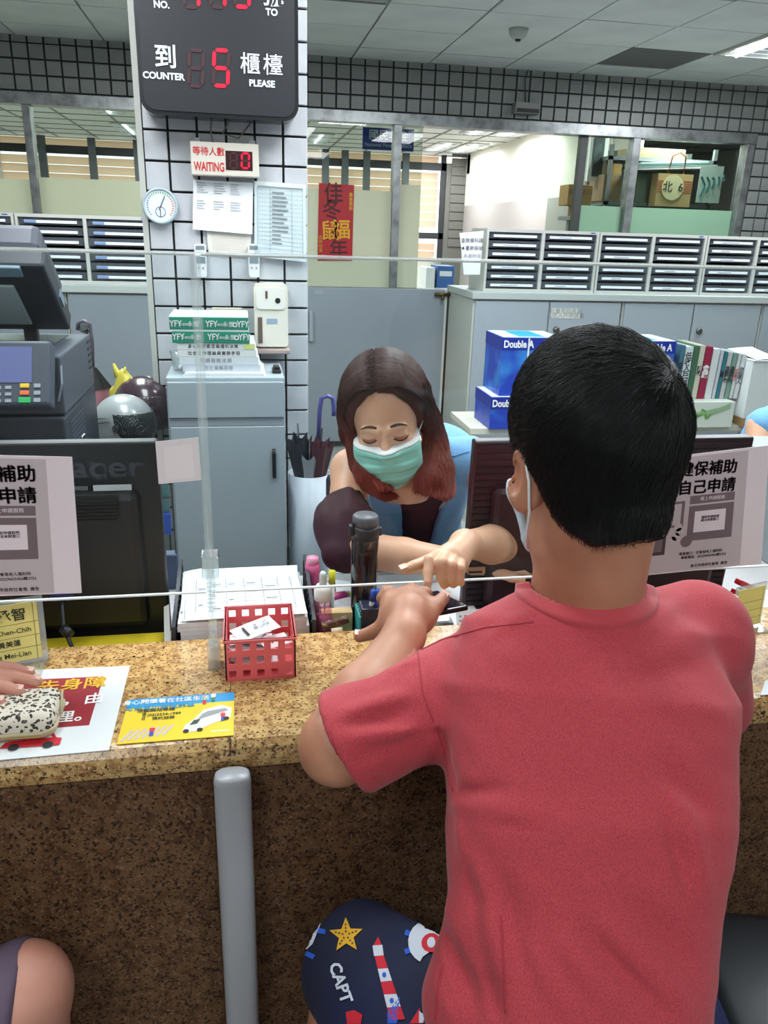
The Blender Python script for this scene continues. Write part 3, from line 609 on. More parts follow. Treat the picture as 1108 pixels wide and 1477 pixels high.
# thermo-hygrometer
yT = CY-.03; q = P(231, 297, y=yT); t = thing('dial_thermometer', 'round white dial thermometer with blue rim arcs on the column', 'thermometer'); RX = Euler((math.pi/2, 0, 0)).to_matrix()
MB().lathe([(0, 0), (.054, 0), (.056, .008), (.054, .02), (.050, .024), (.048, .018), (0, .018)], (q.x, yT+.022, q.z), 40, RX).obj('case', mat('dial_rim', (176, 196, 206), .3), t, True)
MB().lathe([(0, .0185), (.047, .0185)], (q.x, yT+.022, q.z), 32, RX).obj('dial', mat('dial_face', (222, 230, 232), .6), t)
ar = {}
for k in range(26):
    an = math.radians(220-k*10.4); mm_ = 'b' if k < 8 else ('o' if k > 17 else 'g')
    ar.setdefault(mm_, MB()).box((q.x+.040*math.cos(an), yT+.003, q.z+.040*math.sin(an)), (.005, .001, .003), Euler((0, -an, 0)).to_matrix())
for kk, cc in (('b', (70, 130, 210)), ('g', (90, 160, 120)), ('o', (220, 110, 80))): ar[kk].obj('scale_marks', mat('scale_'+kk, cc, .6), t)
MB().tube([(q.x-.004, yT+.001, q.z-.012), (q.x+.016, yT+.001, q.z+.030)], .0012, 5).tube([(q.x, yT+.001, q.z-.034), (q.x, yT+.001, q.z-.010)], .001, 5).obj('pointer', INK, t)
MB().lathe([(.014, .0188), (.016, .0192), (.016, .0188)], (q.x, yT+.022, q.z-.018), 20, RX).obj('small_dial', BLUE, t)
# papers on the column
def paper(name, label, px4, y, prints, parent=None, curl=.003, m=None, th=.0006, cat='paper'):
    o4 = [P(px_, py_, y=y) for px_, py_ in px4]; t = thing(name, label, cat); MB().sheet(o4, th, curl).obj('sheet', m or WHITE, t)
    if prints: print_on(o4, prints, t, abs(curl)+th)
    return t, o4
rr = random.Random(3)
pr = []
for k in range(9):
    v = .95-.045*k if k < 5 else .60-.05*(k-5)
    for u in (.06, .34, .62): pr.append(('r', u, v-.012, u+rr.uniform(.1, .2), v, GREYINK))
paper('posted_notice', 'white printed notice taped on the column under the waiting sign', [(278, 331), (364, 338), (365, 264), (279, 259)], CY-.02, pr)
pr = [('r', .06, .93, .94, .945, GREYINK)] + [('r', .06, .9-.055*k, .94, .903-.055*k, GREYINK) for k in range(15)] + [('r', u, .08, u+.006, .93, GREYINK) for u in (.06, .3, .72, .93)] + [('r', .34, .88-.055*k-.02, .34+rr.uniform(.15, .33), .88-.055*k, GREYINK) for k in range(13)]
t, o4 = paper('posted_notice', 'plastic-sleeved table sheet on the column right of the printed notice', [(367, 370), (442, 378), (441, 266), (367, 261)], CY-.02, pr)
MB().sheet([p+Vector((0, -.012, 0)) for p in o4], .0005, .002).obj('sleeve', ACR, t)
paper('posted_notice', 'cream half-hidden sheet on the column below the two notices', [(301, 364), (362, 370), (362, 338), (298, 333)], CY-.012, [('r', .1, .9-.09*k, .9, .91-.09*k, mat('tan_ink', (190, 180, 160), .8)) for k in range(9)], m=mat('cream_paper', (214, 212, 204), .8))
for px_, l_ in ((290, 'white air-conditioner remote in a wall holder behind the acrylic post'), (367, 'white air-conditioner remote in a wall holder under the sleeved sheet')):
    yR = CY-.03; a, b = P(px_-8, 400, y=yR), P(px_+7, 352, y=yR); t = thing('remote_control', l_, 'remote control')
    cx = (a.x+b.x)/2; w_ = b.x-a.x; h_ = b.z-a.z
    MB().prism([(cx+x*(1.0 if z > 0 else .95), yR, (a.z+b.z)/2+z) for x, z in rrect(w_, h_, .008, 4)], (0, .018, 0)).obj('body', mat('remote_white', (216, 220, 222), .4), t)
    MB().bb(cx-w_*.36, cx+w_*.36, yR-.001, yR+.001, b.z-.018, b.z-.006).obj('button', mat('remote_lcd', (120, 134, 140), .4), t); MB().bb(cx-w_*.4, cx+w_*.4, yR-.001, yR+.001, a.z+h_*.42, a.z+h_*.62).obj('screen', mat('remote_lcd', (120, 134, 140), .4), t)
    for s in (-.2, .2): MB().bb(cx+s*w_-.002, cx+s*w_+.002, yR-.002, yR, a.z+h_*.26, a.z+h_*.31).obj('button', mat('remote_button', (150, 110, 110), .5), t)
# sanitiser dispenser
yZ = CY-.09; a, b = P(368, 500, y=yZ), P(415, 411, y=yZ); t = thing('soap_dispenser', 'cream automatic hand sanitiser dispenser with drip tray on the column', 'dispenser'); cx = (a.x+b.x)/2; w_ = b.x-a.x; h_ = b.z-a.z; cz = (a.z+b.z)/2
DW = mat('dispenser_ivory', (226, 220, 208), .35)
mb = MB(); mb.prism([(cx+x, yZ, cz+z) for x, z in rrect(w_, h_, .012)], (0, .086, 0)); mb.obj('housing', DW, t)
mb = MB(); mb.prism([(cx+x, yZ-.004, cz+h_*.28+z) for x, z in rrect(w_*.86, h_*.34, .014)], (0, .006, 0)); mb.obj('upper_panel', mat('dispenser_panel', (232, 228, 220), .3), t)
MB().bb(cx-w_*.16, cx-w_*.10, yZ-.006, yZ-.003, cz+h_*.28, cz+h_*.40).obj('sight_slot', mat('slot_brown', (92, 56, 40), .4), t)
MB().lathe([(0, 0), (.008, 0), (.009, .003), (0, .003)], (cx+w_*.2, yZ-.002, cz+h_*.25), 20, RX).obj('lock', BLACK, t)
MB().bb(cx-w_*.40, cx-w_*.27, yZ-.002, yZ+.001, cz-h_*.44, cz-h_*.02).obj('level_window', mat('slot_dark', (104, 88, 80), .2), t)
MB().bb(cx-w_*.14, cx+w_*.18, yZ-.0012, yZ+.001, cz-h_*.12, cz-h_*.04).obj('sticker', mat('sticker_grey_blue', (150, 166, 190), .5), t)
MB().bb(cx-w_*.46, cx+w_*.55, yZ-.02, yZ+.085, a.z-.022, a.z-.006, .004).obj('drip_tray', mat('tray_taupe', (168, 148, 142), .4), t); MB().bb(cx-w_*.3, cx+w_*.3, yZ+.02, yZ+.08, a.z-.007, a.z+.001).obj('nozzle', DW, t)
a, b = P(306, 462, y=CY-.01), P(349, 444, y=CY-.01); t = thing('wall_outlet', 'cream wall socket plate on the column above the green boxes', 'socket'); MB().bb(a.x, b.x, CY-.012, CY-.003, a.z-.02, b.z, .003).obj('plate', mat('outlet_cream', (214, 208, 190), .4), t)
for u in (.3, .7):
    x = a.x+(b.x-a.x)*u; MB().bb(x-.008, x-.005, CY-.0135, CY-.011, b.z-.02, b.z-.01).bb(x+.005, x+.008, CY-.0135, CY-.011, b.z-.02, b.z-.01).obj('slots', INK, t)
# ---------------------------------------------------------------- grey cabinet in front of the column
GF = 2.42; a = P(236, 546, y=GF); b = P(411, 551, y=GF); gx0, gx1, gz = a.x+.004, b.x, a.z
t = thing('tall_cabinet', 'light grey steel cabinet standing in front of the column with stacked reams', 'cabinet'); CG = mat('pale_grey_steel', (160, 171, 177), .42)
MB().bb(gx0, gx1, GF+.014, CY-.03, 0, gz, .003).obj('body', CG, t); zb = P(300, 603, y=GF).z; zc = P(300, 616, y=GF).z
MB().bb(gx0+.004, gx1-.004, GF, GF+.014, zb, gz-.012, .002).obj('drawer_front', CG, t); d = MB().bb(gx0+.006, gx1-.004, GF-.001, GF+.014, .06, zc, .002).obj('door', CG, t)
MB().bb(gx0+.004, gx1-.004, GF+.006, GF+.014, zc+.002, zb-.002).obj('rail', mat('rail_grey', (148, 156, 162), .4), t)
q0, q1 = P(396, 690, y=GF-.01), P(396, 648, y=GF-.01); MB().bb(q0.x-.006, q0.x+.006, GF-.012, GF, q0.z, q1.z, .003).obj('handle', BLACK, d); MB().bb(q0.x-.006, q0.x+.006, GF-.0135, GF-.001, q1.z-.012, q1.z-.003, .001).obj('handle_cap', CHROME, d)
# stack on the cabinet
GRN = mat('box_green', (26, 132, 104), .5); bookw = [mat('book_white', (214, 216, 214), .6), mat('book_white_cool', (206, 212, 216), .6), mat('book_grey', (190, 198, 206), .6)]
stack = [('book', 264, 376, 528.5, 538.5, bookw[2], '社工督導手冊', 'lowest grey-white volume of the stack on the tall cabinet'), ('book', 259, 373, 517, 528, bookw[1], '照顧服務法規', 'third volume down with faint lettering in the cabinet stack'),
         ('book', 257, 370, 507, 516.5, bookw[0], '社會工作理論與實務手冊', 'second white volume down in the stack on the tall cabinet'), ('book', 256, 368, 497.5, 506.5, bookw[0], '身心障礙鑑定與福利法規', 'white volume with yellow-green tab lying right under the green boxes'),
         ('ream_box', 249, 360, 480.5, 496.5, GRN, None, 'lower green paper box in the stack on the tall cabinet'), ('ream_box', 245, 358, 459, 478.5, GRN, None, 'top green paper box of the stack on the tall cabinet')]
yB = GF+.05; zt = gz
a, b = P(265, 550, y=GF+.03), P(383, 541, y=GF+.03)
for k in range(3):
    tag(MB().bb(a.x+.003*k, b.x-.004*k, GF+.02+.004*k, GF+.27, gz+.004*k, gz+.004*k+.0038).obj('paper_pile', [WHITE, mat('book_grey'), WHITE][k]), ['lowest loose paper pad on the tall cabinet', 'middle loose paper pad on the tall cabinet', 'uppermost paper pad directly under the stacked volumes'][k], 'paper pad')
zt = gz+.012
for kind, x0, x1, y0, y1, m_, s_, l_ in stack:
    a, b = P(x0, y1, y=yB), P(x1, y0, y=yB); h_ = (b.z-a.z)*.985; t = thing(kind, l_, 'book' if kind == 'book' else 'box'); z0, z1 = zt, zt+h_
    if kind == 'book':
        MB().bb(a.x, b.x, yB, yB+.20, z0, z0+.0015).bb(a.x, b.x, yB, yB+.20, z1-.0015, z1).bb(a.x, b.x, yB-.001, yB+.002, z0, z1).obj('cover', m_, t)
        MB().bb(a.x+.003, b.x-.003, yB+.002, yB+.195, z0+.0016, z1-.0016).obj('pages', WHITE, t); text(s_, ((a.x+b.x)/2-.01, yB-.0015, (z0+z1)/2), h_*.62, GREYINK if 'lowest' in l_ or 'third' in l_ else mat('book_ink', (70, 76, 84), .7), t, space=1.25, bold=.01)
        if 'tab' in l_: MB().bb(b.x-.032, b.x-.004, yB-.002, yB, z0+.003, z1-.003).obj('spine_tab', mat('tab_lime', (206, 216, 120), .6), t)
    else:
        MB().bb(a.x, b.x, yB-.004, yB+.2, z0+(.006 if 'top' in l_ else 0), z1, .0015).obj('carton', GRN, t)
        MB().bb(a.x-.001, b.x+.001, yB-.002, yB+.2, z0, z0+.0058).obj('lid_edge', WHITE, t) if 'top' in l_ else None
        MB().bb(a.x, b.x, yB-.002, yB+.2, z1, z1+.002).obj('top_face', WHITE, t) if 'top' in l_ else None
        for u, s in ((.08, .026), (.53, .026), (.93, .026)): text('YFY', (a.x+(b.x-a.x)*u, yB-.0055, (z0+z1)/2+.001), s, WPLA, t, bold=.02, sx=.8)
        for u in (.20, .64): text('永豐紙業', (a.x+(b.x-a.x)*u, yB-.0055, (z0+z1)/2-.001), .0085, WPLA, t)
        text('永豐', (a.x+(b.x-a.x)*.30, yB-.0055, (z0+z1)/2), .017, WPLA, t); text('永豐', (a.x+(b.x-a.x)*.745, yB-.0055, (z0+z1)/2), .017, WPLA, t)
        MB().lathe([(.004, 0), (.0075, 0), (.0075, .001), (.004, .001)], (a.x+(b.x-a.x)*.83, yB-.0045, (z0+z1)/2), 16, RX).obj('round_logo', WPLA, t)
    zt = z1+.0005+(.002 if 'top' in l_ else 0)
t = thing('desk_stapler', 'small black clip lying on the tall cabinet right of the stack', 'clip'); q = P(399, 535, y=GF+.1)
MB().bb(q.x-.014, q.x+.014, GF+.08, GF+.14, gz, gz+.012, .003).obj('base', BLACK, t); MB().bb(q.x-.010, q.x+.010, GF+.09, GF+.13, gz+.012, gz+.022, .003).obj('jaw', BLACK, t)
t = thing('plastic_cup', 'clear crumpled plastic cup beside the stack on the tall cabinet', 'cup'); q = P(247, 520, y=GF+.12); MB().lathe([(0, 0), (.016, 0), (.02, .03), (.026, .06), (.024, .06), (.018, .03), (.014, .002), (0, .002)], (gx0+.03, GF+.15, gz), 14).obj('body', ACRE, t, True)
# ---------------------------------------------------------------- umbrella bin
t = thing('umbrella_bin', 'white umbrella bin right of the tall cabinet holding wet umbrellas', 'umbrella stand'); BXx = .208; BYy = 2.52; bz = P(447, 690, y=2.45).z
MB().lathe([(0, 0), (.062, 0), (.072, bz), (.068, bz), (.060, .01), (0, .01)], (BXx, BYy, 0), 32).obj('bin', mat('bin_white', (178, 188, 198), .4), t, True)
UD = [mat('umbrella_dark', (42, 46, 54), .5), mat('umbrella_plum', (84, 44, 54), .5), mat('umbrella_silver', (150, 152, 156), .35)]
def folded(base, top, r, m, label, handle=None, tip=None):
    t = thing('umbrella', label, 'umbrella'); base = Vector(base); top = Vector(top); n = 18; L_ = (top-base); ax = L_.normalized(); u = ax.orthogonal().normalized(); v = ax.cross(u); mb = MB(); rings = []
    for j in range(7):
        s = j/6; rr_ = r*(.15+1.0*s*s); rings.append([mb.bm.verts.new(base+L_*s*(1+(.06 if (k % 3 == 0 and j == 6) else 0))+(u*math.cos(6.283*k/n)+v*math.sin(6.283*k/n))*rr_*(1.0 if k % 3 else 1.35)) for k in range(n)])
    for a_, b_ in zip(rings, rings[1:]):
        for k in range(n): mb.bm.faces.new((a_[k], a_[(k+1) % n], b_[(k+1) % n], b_[k]))
    mb.obj('canopy', m, t); MB().tube([base, top+ax*.06], .004, 6).obj('shaft', CHROME if handle is None else BLACK, t)
    if handle: MB().tube(handle, .0075, 8).obj('handle', mat('handle_violet', (74, 70, 132), .35), t, True)
    return t
folded((BXx-.01, BYy, .45), (BXx-.035, BYy-.01, bz+.11), .03, UD[0], 'dark folded umbrella at the left of the bin'); folded((BXx+.01, BYy-.01, .45), (BXx+.035, BYy-.03, bz+.10), .03, UD[1], 'plum folded umbrella at the front of the bin')
folded((BXx, BYy-.01, .45), (BXx-.0, BYy-.03, bz+.06), .026, UD[2], 'silver grey folded umbrella low in the bin')
q0 = P(459, 655, y=BYy+.02); q1 = P(462, 592, y=BYy+.02); q2 = P(482, 592, y=BYy+.02); qm = P(472, 571, y=BYy+.02)
folded((BXx+.0, BYy+.02, .45), (q0.x, BYy+.02, bz+.07), .022, UD[0], 'umbrella with a violet hooked handle standing up in the bin', [(q0.x, BYy+.02, bz+.08), (q1.x-.002, BYy+.02, q1.z), (q1.x+.004, BYy+.02, qm.z-.008), (qm.x, BYy+.02, qm.z), (q2.x-.004, BYy+.02, qm.z-.008), (q2.x, BYy+.02, q2.z), (q2.x-.001, BYy+.02, q2.z-.018)])
# ---------------------------------------------------------------- copier
CB = mat('copier_charcoal', (44, 48, 58), .45); CBL = mat('copier_grey', (66, 72, 84), .4)
t = thing('copier', 'charcoal office copier with its lid raised at the left', 'copier'); kx1 = -.432; kx0 = -1.02; kf, kb = 1.98, 2.42; kz = 1.165; zs = 1.02
MB().bb(kx0, kx1, kf, kb, .05, zs-.002, .006).bb(kx0, kx1-.02, kf-.02, kf+.02, .3, .9, .004).obj('body', CB, t); MB().bb(kx0, kx1, kf+.02, kb, zs, kz, .006).obj('scanner_unit', CBL, t)
MB().bb(kx0+.06, kx1-.05, kf+.06, kb-.05, kz, kz+.003).obj('scan_glass', mat('scan_glass', (52, 58, 64), .15), t)
# control panel, tilted towards the user
R = Euler((math.radians(-28), 0, 0)).to_matrix(); pc = Vector((P(77, 545, y=1.93).x-(kx1-kx0-.06)/2, kf-.05, P(40, 542, y=1.93).z))
def onp(dx, dy, dz=0): return pc + R @ Vector((dx, -dz, dy))
cpn = MB().box(pc, (kx1-kx0-.06, .05, .155), R, .008).obj('control_panel', CBL, t)
half = (kx1-kx0-.06)/2
MB().box(onp(half-.125, .018, .026), (.17, .002, .085), R).obj('touch_screen', mat('touch_screen', (92, 98, 140), .3, emit=((92, 98, 150), .15)), cpn)
for i in range(6):
    for j in range(3): MB().box(onp(half-.20+i*.022, -.036-j*.0155, .026), (.013, .003, .007), R).obj('button', mat('panel_button', (150, 156, 168), .5), cpn)
for j, c in enumerate(((226, 190, 60), (226, 110, 60), (30, 170, 90))): MB().box(onp(half-.055, -.032-.017*j, .027), (.020 if j < 2 else .026, .004, .010 if j < 2 else .013), R, .001).obj('button', mat('panel_button_%d' % j, c, .4), cpn, label=['yellow button', 'orange button', 'green start button'][j])
for j in range(3): MB().box(onp(half-.028, -.032-.017*j, .027), (.014, .003, .009), R).obj('button', mat('panel_button', (150, 156, 168)), cpn)
MB().tube([(kx1+.012, kf-.03, 1.15), (kx1+.014, kf-.05, 1.11), (kx1+.002, kf-.05, 1.07)], .0025, 6).obj('hook_wire', mat('wire_grey', (120, 126, 136), .4), t)
# right side grille and details
for k in range(9): MB().bb(kx1-.001, kx1+.002, kf+.06, kf+.24, .99-k*.012, .994-k*.012).obj('side_slat', CBL, t)
for k in range(5): MB().bb(kx1-.001, kx1+.002, kb-.06, kb-.015, 1.145-k*.018, 1.15-k*.018).obj('side_slat', BLACK, t)
MB().bb(kx1-.001, kx1+.006, kf+.16, kf+.20, .90, .93, .002).obj('side_switch', CHROME, t); MB().bb(kx1-.002, kx1+.012, kf+.12, kf+.38, .55, .86, .004).obj('side_door', CB, t)
MB().bb(kx0+.1, kx1-.16, kf-.07, kf-.01, .86, .98, .004).obj('front_recess', BLACK, t)
# lid: slab hinged along the back edge, open towards the front
hp = P(98, 478, y=2.33); tpz = P(57, 378, y=2.08); lx1 = (hp.x+tpz.x)/2+.006
bz_, tz_ = P(60, 478, y=2.33).z, P(40, 385, y=2.1).z
ang = math.atan2(2.33-2.10, tz_-bz_); Ll = math.hypot(.23, tz_-bz_); R = Euler((ang, 0, 0)).to_matrix(); lc = Vector((0, 2.215, (bz_+tz_)/2)); lw = lx1-kx0
def onl(x, s, d): return Vector((x, lc.y, lc.z)) + R @ Vector((0, -d, s))
lid = MB().box(onl((lx1+kx0)/2, 0, -.03), (lw, .055, Ll), R, .008).obj('lid', CB, t)
MB().box(onl((lx1+kx0)/2-.025, -.02, .0), (lw-.13, .008, Ll*.60), R, .003).obj('platen_sheet', mat('platen_white', (176, 190, 190), .4), lid)
MB().box(onl((lx1+kx0)/2-.02, Ll*.44, .001), (lw-.07, .01, Ll*.13), R, .003).obj('feeder_glass', mat('feeder_blue', (120, 144, 156), .2), lid)
MB().box(onl((lx1+kx0)/2+.0, .02, -.09), (lw-.03, .08, Ll*.86), R, .02).obj('feeder_cover', CBL, lid); MB().box(onl(lx1+.001, -.03, -.03), (.004, .024, .05), R).obj('side_tab', mat('tab_blue_grey', (120, 134, 150), .4), lid)
for x in (lx1-.11, kx0+.1): MB().box((x, 2.36, (kz+bz_)/2), (.035, .03, .05), None, .004).obj('hinge', BLACK, t)
# ---------------------------------------------------------------- helmets, bag and hanging umbrella behind the copier
hz = P(175, 640, y=2.62).z-.02
t = thing('low_side_table', 'low dark table under the helmets behind the left monitor', 'table'); MB().bb(-.56, -.27-.045, 2.5, 2.95, hz-.02, hz).obj('top', DARK, t)
for x in (-.55, -.33):
    for y in (2.52, 2.92): MB().bb(x, x+.015, y, y+.015, 0, hz-.02).obj('leg', DARK, t)
def helmet(c, s, rz, ms, mv, label, k=1):
    t = thing('motorcycle_helmet', label, 'helmet', loc=c, rz=rz); t.scale = (s, s, s)
    def f(G):
        sh_ = ell(G, (0, 0, .10), (.125, .105, .115)); sh_ = smin(sh_, ell(G, (-.01, 0, .05), (.11, .095, .08)), .03)
        inn = ell(G, (0, 0, .09), (.112, .092, .102)); d = np.maximum(sh_, -inn); d = np.maximum(d, .012-G[2])
        cut = np.maximum(np.maximum(.045-G[0], G[2]-.135), .055-G[2]-(G[0]-.045)*0); d = np.maximum(d, -np.maximum(np.maximum(.04-G[0], G[2]-.14), .05-G[2])); return smax(d, -np.maximum(.08-G[0], G[2]-.06), .01)
    link('shell', net_mesh('shell', [(f, (-.15, -.13, 0), (.15, .13, .23), .0045)]), ms, t)
    def v(G):
        o_ = ell(G, (.002, 0, .10), (.131, .109, .119)); i_ = ell(G, (.002, 0, .10), (.128, .106, .116)); return np.maximum(np.maximum(o_, -i_), np.maximum(.018-G[0]-.3*(G[2]-.1), np.maximum(G[2]-.155, .045-G[2])))
    link('visor', net_mesh('visor', [(v, (0, -.13, 0), (.15, .13, .2), .003)]), mv, t)
    for s_ in (-1, 1): MB().lathe([(0, 0), (.014, 0), (.014, .008), (0, .010)], (.018, s_*.104, .10), 16, Euler((-s_*math.pi/2, 0, 0)).to_matrix()).obj('visor_pivot', CHROME, t)
    def rim(G): o_ = ell(G, (0, 0, .10), (.129, .109, .119)); i_ = ell(G, (0, 0, .10), (.12, .10, .11)); return np.maximum(np.maximum(o_, -i_), np.maximum(np.abs(G[2]-.035-.25*np.clip(-G[0], 0, 1))-.012, 0*G[0]-1))
    link('lower_rim', net_mesh('lower_rim', [(rim, (-.15, -.13, 0), (.15, .13, .12), .004)]), mat('rim_grey', (90, 94, 98), .4), t)
    for s_ in (-1, 1): MB().tube([(-.09, s_*.083, .12), (-.05, s_*.103, .135), (0.0, s_*.110, .14)], [.001, .006, .001], 6, flat=.4).tube([(-.085, s_*.088, .10), (-.05, s_*.106, .117), (0.0, s_*.112, .125)], [.001, .004, .001], 6, flat=.4).obj('stripe', BLACK, t)
    return t
SIL = mat('helmet_silver', (178, 184, 186), .3, .15, coat=.5); VIS = mat('smoke_visor', (36, 44, 46), .08, coat=1.0)
helmet((-.392, 2.66, hz), .82, -.35, SIL, VIS, 'silver open-face motorcycle helmet with a smoked visor behind the copier')
helmet((-.345, 2.83, hz+.01), .92, -.7, mat('helmet_plum', (62, 40, 52), .25, coat=.6), mat('plum_visor', (52, 30, 44), .1, coat=1), 'dark plum helmet behind the silver one by the column')
tag(MB().bb(-.45, -.31, 2.76, 2.90, hz, hz+.012).obj('folded_cloth', DARK), 'dark cloth under the plum helmet', 'cloth')
YB_ = mat('yellow_bag', (206, 190, 74), .4, sub=.1)
def bag(G): d = ell(G, (-.405, 2.86, hz+.10), (.055, .05, .12)); return d+.010*wob(G, 60, 3)
t = thing('plastic_bag', 'thin yellow plastic bag with knotted ears behind the helmets', 'bag'); link('body', net_mesh('body', [(bag, (-.48, 2.78, hz-.04), (-.33, 2.94, hz+.25), .005)]), YB_, t)
q = P(170, 545, y=2.86); MB().tube([(-.41, 2.86, hz+.2), (q.x, 2.86, q.z+.01), (q.x-.01, 2.86, q.z+.05)], [.016, .014, .004], 7).tube([(-.40, 2.86, hz+.2), (q.x+.02, 2.85, q.z+.0), (q.x+.03, 2.85, q.z+.04)], [.014, .012, .003], 7).obj('handle', YB_, t, True)
q = P(121, 472, y=3.0); t = thing('umbrella', 'pink and black umbrella hanging by its grey hook behind the copier', 'umbrella'); yU = 3.0
e0, e1, e2 = P(133, 495, y=yU), P(134, 530, y=yU), P(140, 580, y=yU)
MB().tube([(q.x-.022, yU, q.z-.01), (q.x-.02, yU, q.z+.012), (q.x, yU, q.z+.022), (q.x+.022, yU, q.z+.01), (e0.x, yU, e0.z), (e1.x, yU, e1.z)], .0065, 8).obj('handle', mat('handle_grey', (96, 90, 104), .4), t, True)
def fold2(z0, z1, r0, r1, name, m_, x0, x1):
    mb = MB(); n = 15; rings = []
    for j in range(6):
        s = j/5; rings.append([mb.bm.verts.new((x0+(x1-x0)*s+math.cos(6.283*k/n)*(r0+(r1-r0)*s)*(1.25 if k % 3 == 0 else .9), yU+math.sin(6.283*k/n)*(r0+(r1-r0)*s)*.7, z0+(z1-z0)*s)) for k in range(n)])
    for a_, b_ in zip(rings, rings[1:]):
        for k in range(n): mb.bm.faces.new((a_[k], a_[(k+1) % n], b_[(k+1) % n], b_[k]))
    mb.obj(name, m_, t)
fold2(e1.z, e1.z-.075, .010, .048, 'canopy_top', BLACK, e1.x, e2.x); fold2(e1.z-.07, e1.z-.16, .042, .034, 'canopy_lower', mat('umbrella_pink', (206, 140, 156), .6), e2.x, e2.x-.01)
MB().lathe([(.016, 0), (.024, 0), (.024, .008), (.016, .008)], (q.x, yU+.02, q.z), 20, RX).obj('hook_ring', CHROME, t, True)
t = thing('hook_rail', 'dark coat post behind the copier from which the umbrella hangs', 'coat stand'); MB().tube([(q.x, yU+.03, 0), (q.x, yU+.03, q.z-.002)], .008, 8).obj('pole', DARK, t); MB().lathe([(0, 0), (.1, 0), (.1, .01), (.02, .02), (0, .02)], (q.x, yU+.03, 0), 20).obj('base', DARK, t); MB().lathe([(0, 0), (.012, 0), (.012, .03), (0, .03)], (q.x, yU+.03, q.z), 16, RX).obj('peg', mat('peg_grey', (110, 112, 116), .4), t)
# ---------------------------------------------------------------- service counter
def granite(name, base, mid, dark, rough, spec=.5):
    mt = bpy.data.materials.new(name); mt.use_nodes = True; nt = mt.node_tree; N, L = nt.nodes, nt.links; b = N['Principled BSDF']; b.inputs['Roughness'].default_value = rough; b.inputs['Specular IOR Level'].default_value = spec
    tc = N.new('ShaderNodeTexCoord')
    def noise(sc, lo, hi, det=4):
        n = N.new('ShaderNodeTexNoise'); n.inputs['Scale'].default_value = sc; n.inputs['Detail'].default_value = det; L.new(tc.outputs['Object'], n.inputs['Vector']); r = N.new('ShaderNodeMapRange'); r.inputs[1].default_value = lo; r.inputs[2].default_value = hi; L.new(n.outputs['Fac'], r.inputs[0]); return r.outputs[0]
    def mix(a, c, f):
        m_ = N.new('ShaderNodeMix'); m_.data_type = 'RGBA'; L.new(f, m_.inputs[0])
        if hasattr(a, 'is_linked') or not isinstance(a, tuple): L.new(a, m_.inputs[6])
        else: m_.inputs[6].default_value = a
        m_.inputs[7].default_value = c; return m_.outputs[2]
    c = mix(lin(base), lin(mid), noise(60, .42, .62)); c = mix(c, lin((min(base[0]+24, 255), base[1]+22, base[2]+26)), noise(240, .56, .66)); c = mix(c, lin(dark), noise(210, .56, .62, 3)); c = mix(c, lin((44, 32, 24)), noise(150, .635, .67, 3)); L.new(c, b.inputs['Base Color']); return mt
GR = granite('granite', (200, 164, 106), (152, 112, 66), (98, 70, 42), .22); GRF = granite('granite_front_shaded', (106, 78, 54), (82, 56, 38), (46, 33, 25), .5, .12)  # front slab's granite has its shade painted in as a darker tone
ZC = .80; F0, F1 = .934, 1.235; cX0, cX1 = -1.9, 3.0
t = thing('service_counter', 'speckled brown granite service counter running across the hall', 'counter')
mb = MB(); prof = [(F0, ZC-.045), (F0-.004, ZC-.03), (F0-.002, ZC-.012), (F0+.006, ZC-.002), (F0+.016, ZC), (F1-.006, ZC), (F1, ZC-.006), (F1, ZC-.04)]
for xa, xb in ((cX0, -.034), (-.0335, 1.5), (1.5005, cX1)):
    mb = MB(); mb.prism([(xa, y, z) for y, z in prof], (xb-xa, 0, 0)); mb.obj('countertop', GR, t)
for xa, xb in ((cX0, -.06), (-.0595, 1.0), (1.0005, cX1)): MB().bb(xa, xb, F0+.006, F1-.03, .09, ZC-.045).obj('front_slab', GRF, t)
MB().bb(cX0, cX1, F0+.03, F1-.05, 0, .09).obj('plinth', mat('plinth_stone', (110, 106, 98), .7), t)
MB().bb(-.034, -.033, F0-.003, F1, ZC-.03, ZC+.0002).obj('joint', DARK, t)
a, b = P(309, 1115, y=.93), P(362, 1115, y=.93); pm = (a.x+b.x)/2; pw = (b.x-a.x)/2
PG = mat('post_grey', (160, 162, 168), .32, .0)
p = thing('support_post', 'grey oval metal post standing against the counter front', 'post')
mb = MB(); zt_ = P(335, 1112, y=.91).z; n = 28
prev = None
for z, s in ((0, 1), (zt_-.012, 1), (zt_-.003, .94), (zt_, .80)):
    ring = [mb.bm.verts.new((pm+pw*s*math.copysign(abs(math.cos(6.2832*k/n))**.7, math.cos(6.2832*k/n)), .905+.018*s*math.copysign(abs(math.sin(6.2832*k/n))**.7, math.sin(6.2832*k/n)), z)) for k in range(n)]
    if prev:
        for k in range(n): mb.bm.faces.new((prev[k], prev[(k+1) % n], ring[(k+1) % n], ring[k]))
    prev = ring
mb.bm.faces.new(prev); mb.obj('shaft', PG, p, True)
MB().bb(pm-.02, pm+.02, .925, .94, zt_-.06, zt_-.03).bb(pm-.02, pm+.02, .925, .94, .2, .24).obj('bracket', PG, p); MB().lathe([(0, 0), (.05, 0), (.05, .008), (0, .008)], (pm, .905, 0), 24).obj('foot_plate', PG, p)
# inner desk behind the counter
DZ = .735
t = thing('office_desk', 'pale office desk directly behind the granite counter', 'desk'); MB().bb(-1.6, 2.6, F1+.003, 1.62, DZ-.03, DZ, .003).obj('desktop', mat('desk_top', (168, 170, 172), .45), t)
for x in (-1.55, .05, 1.15, 2.5): MB().bb(x, x+.04, F1+.02, 1.60, 0, DZ-.03).obj('side_panel', CREAM, t)
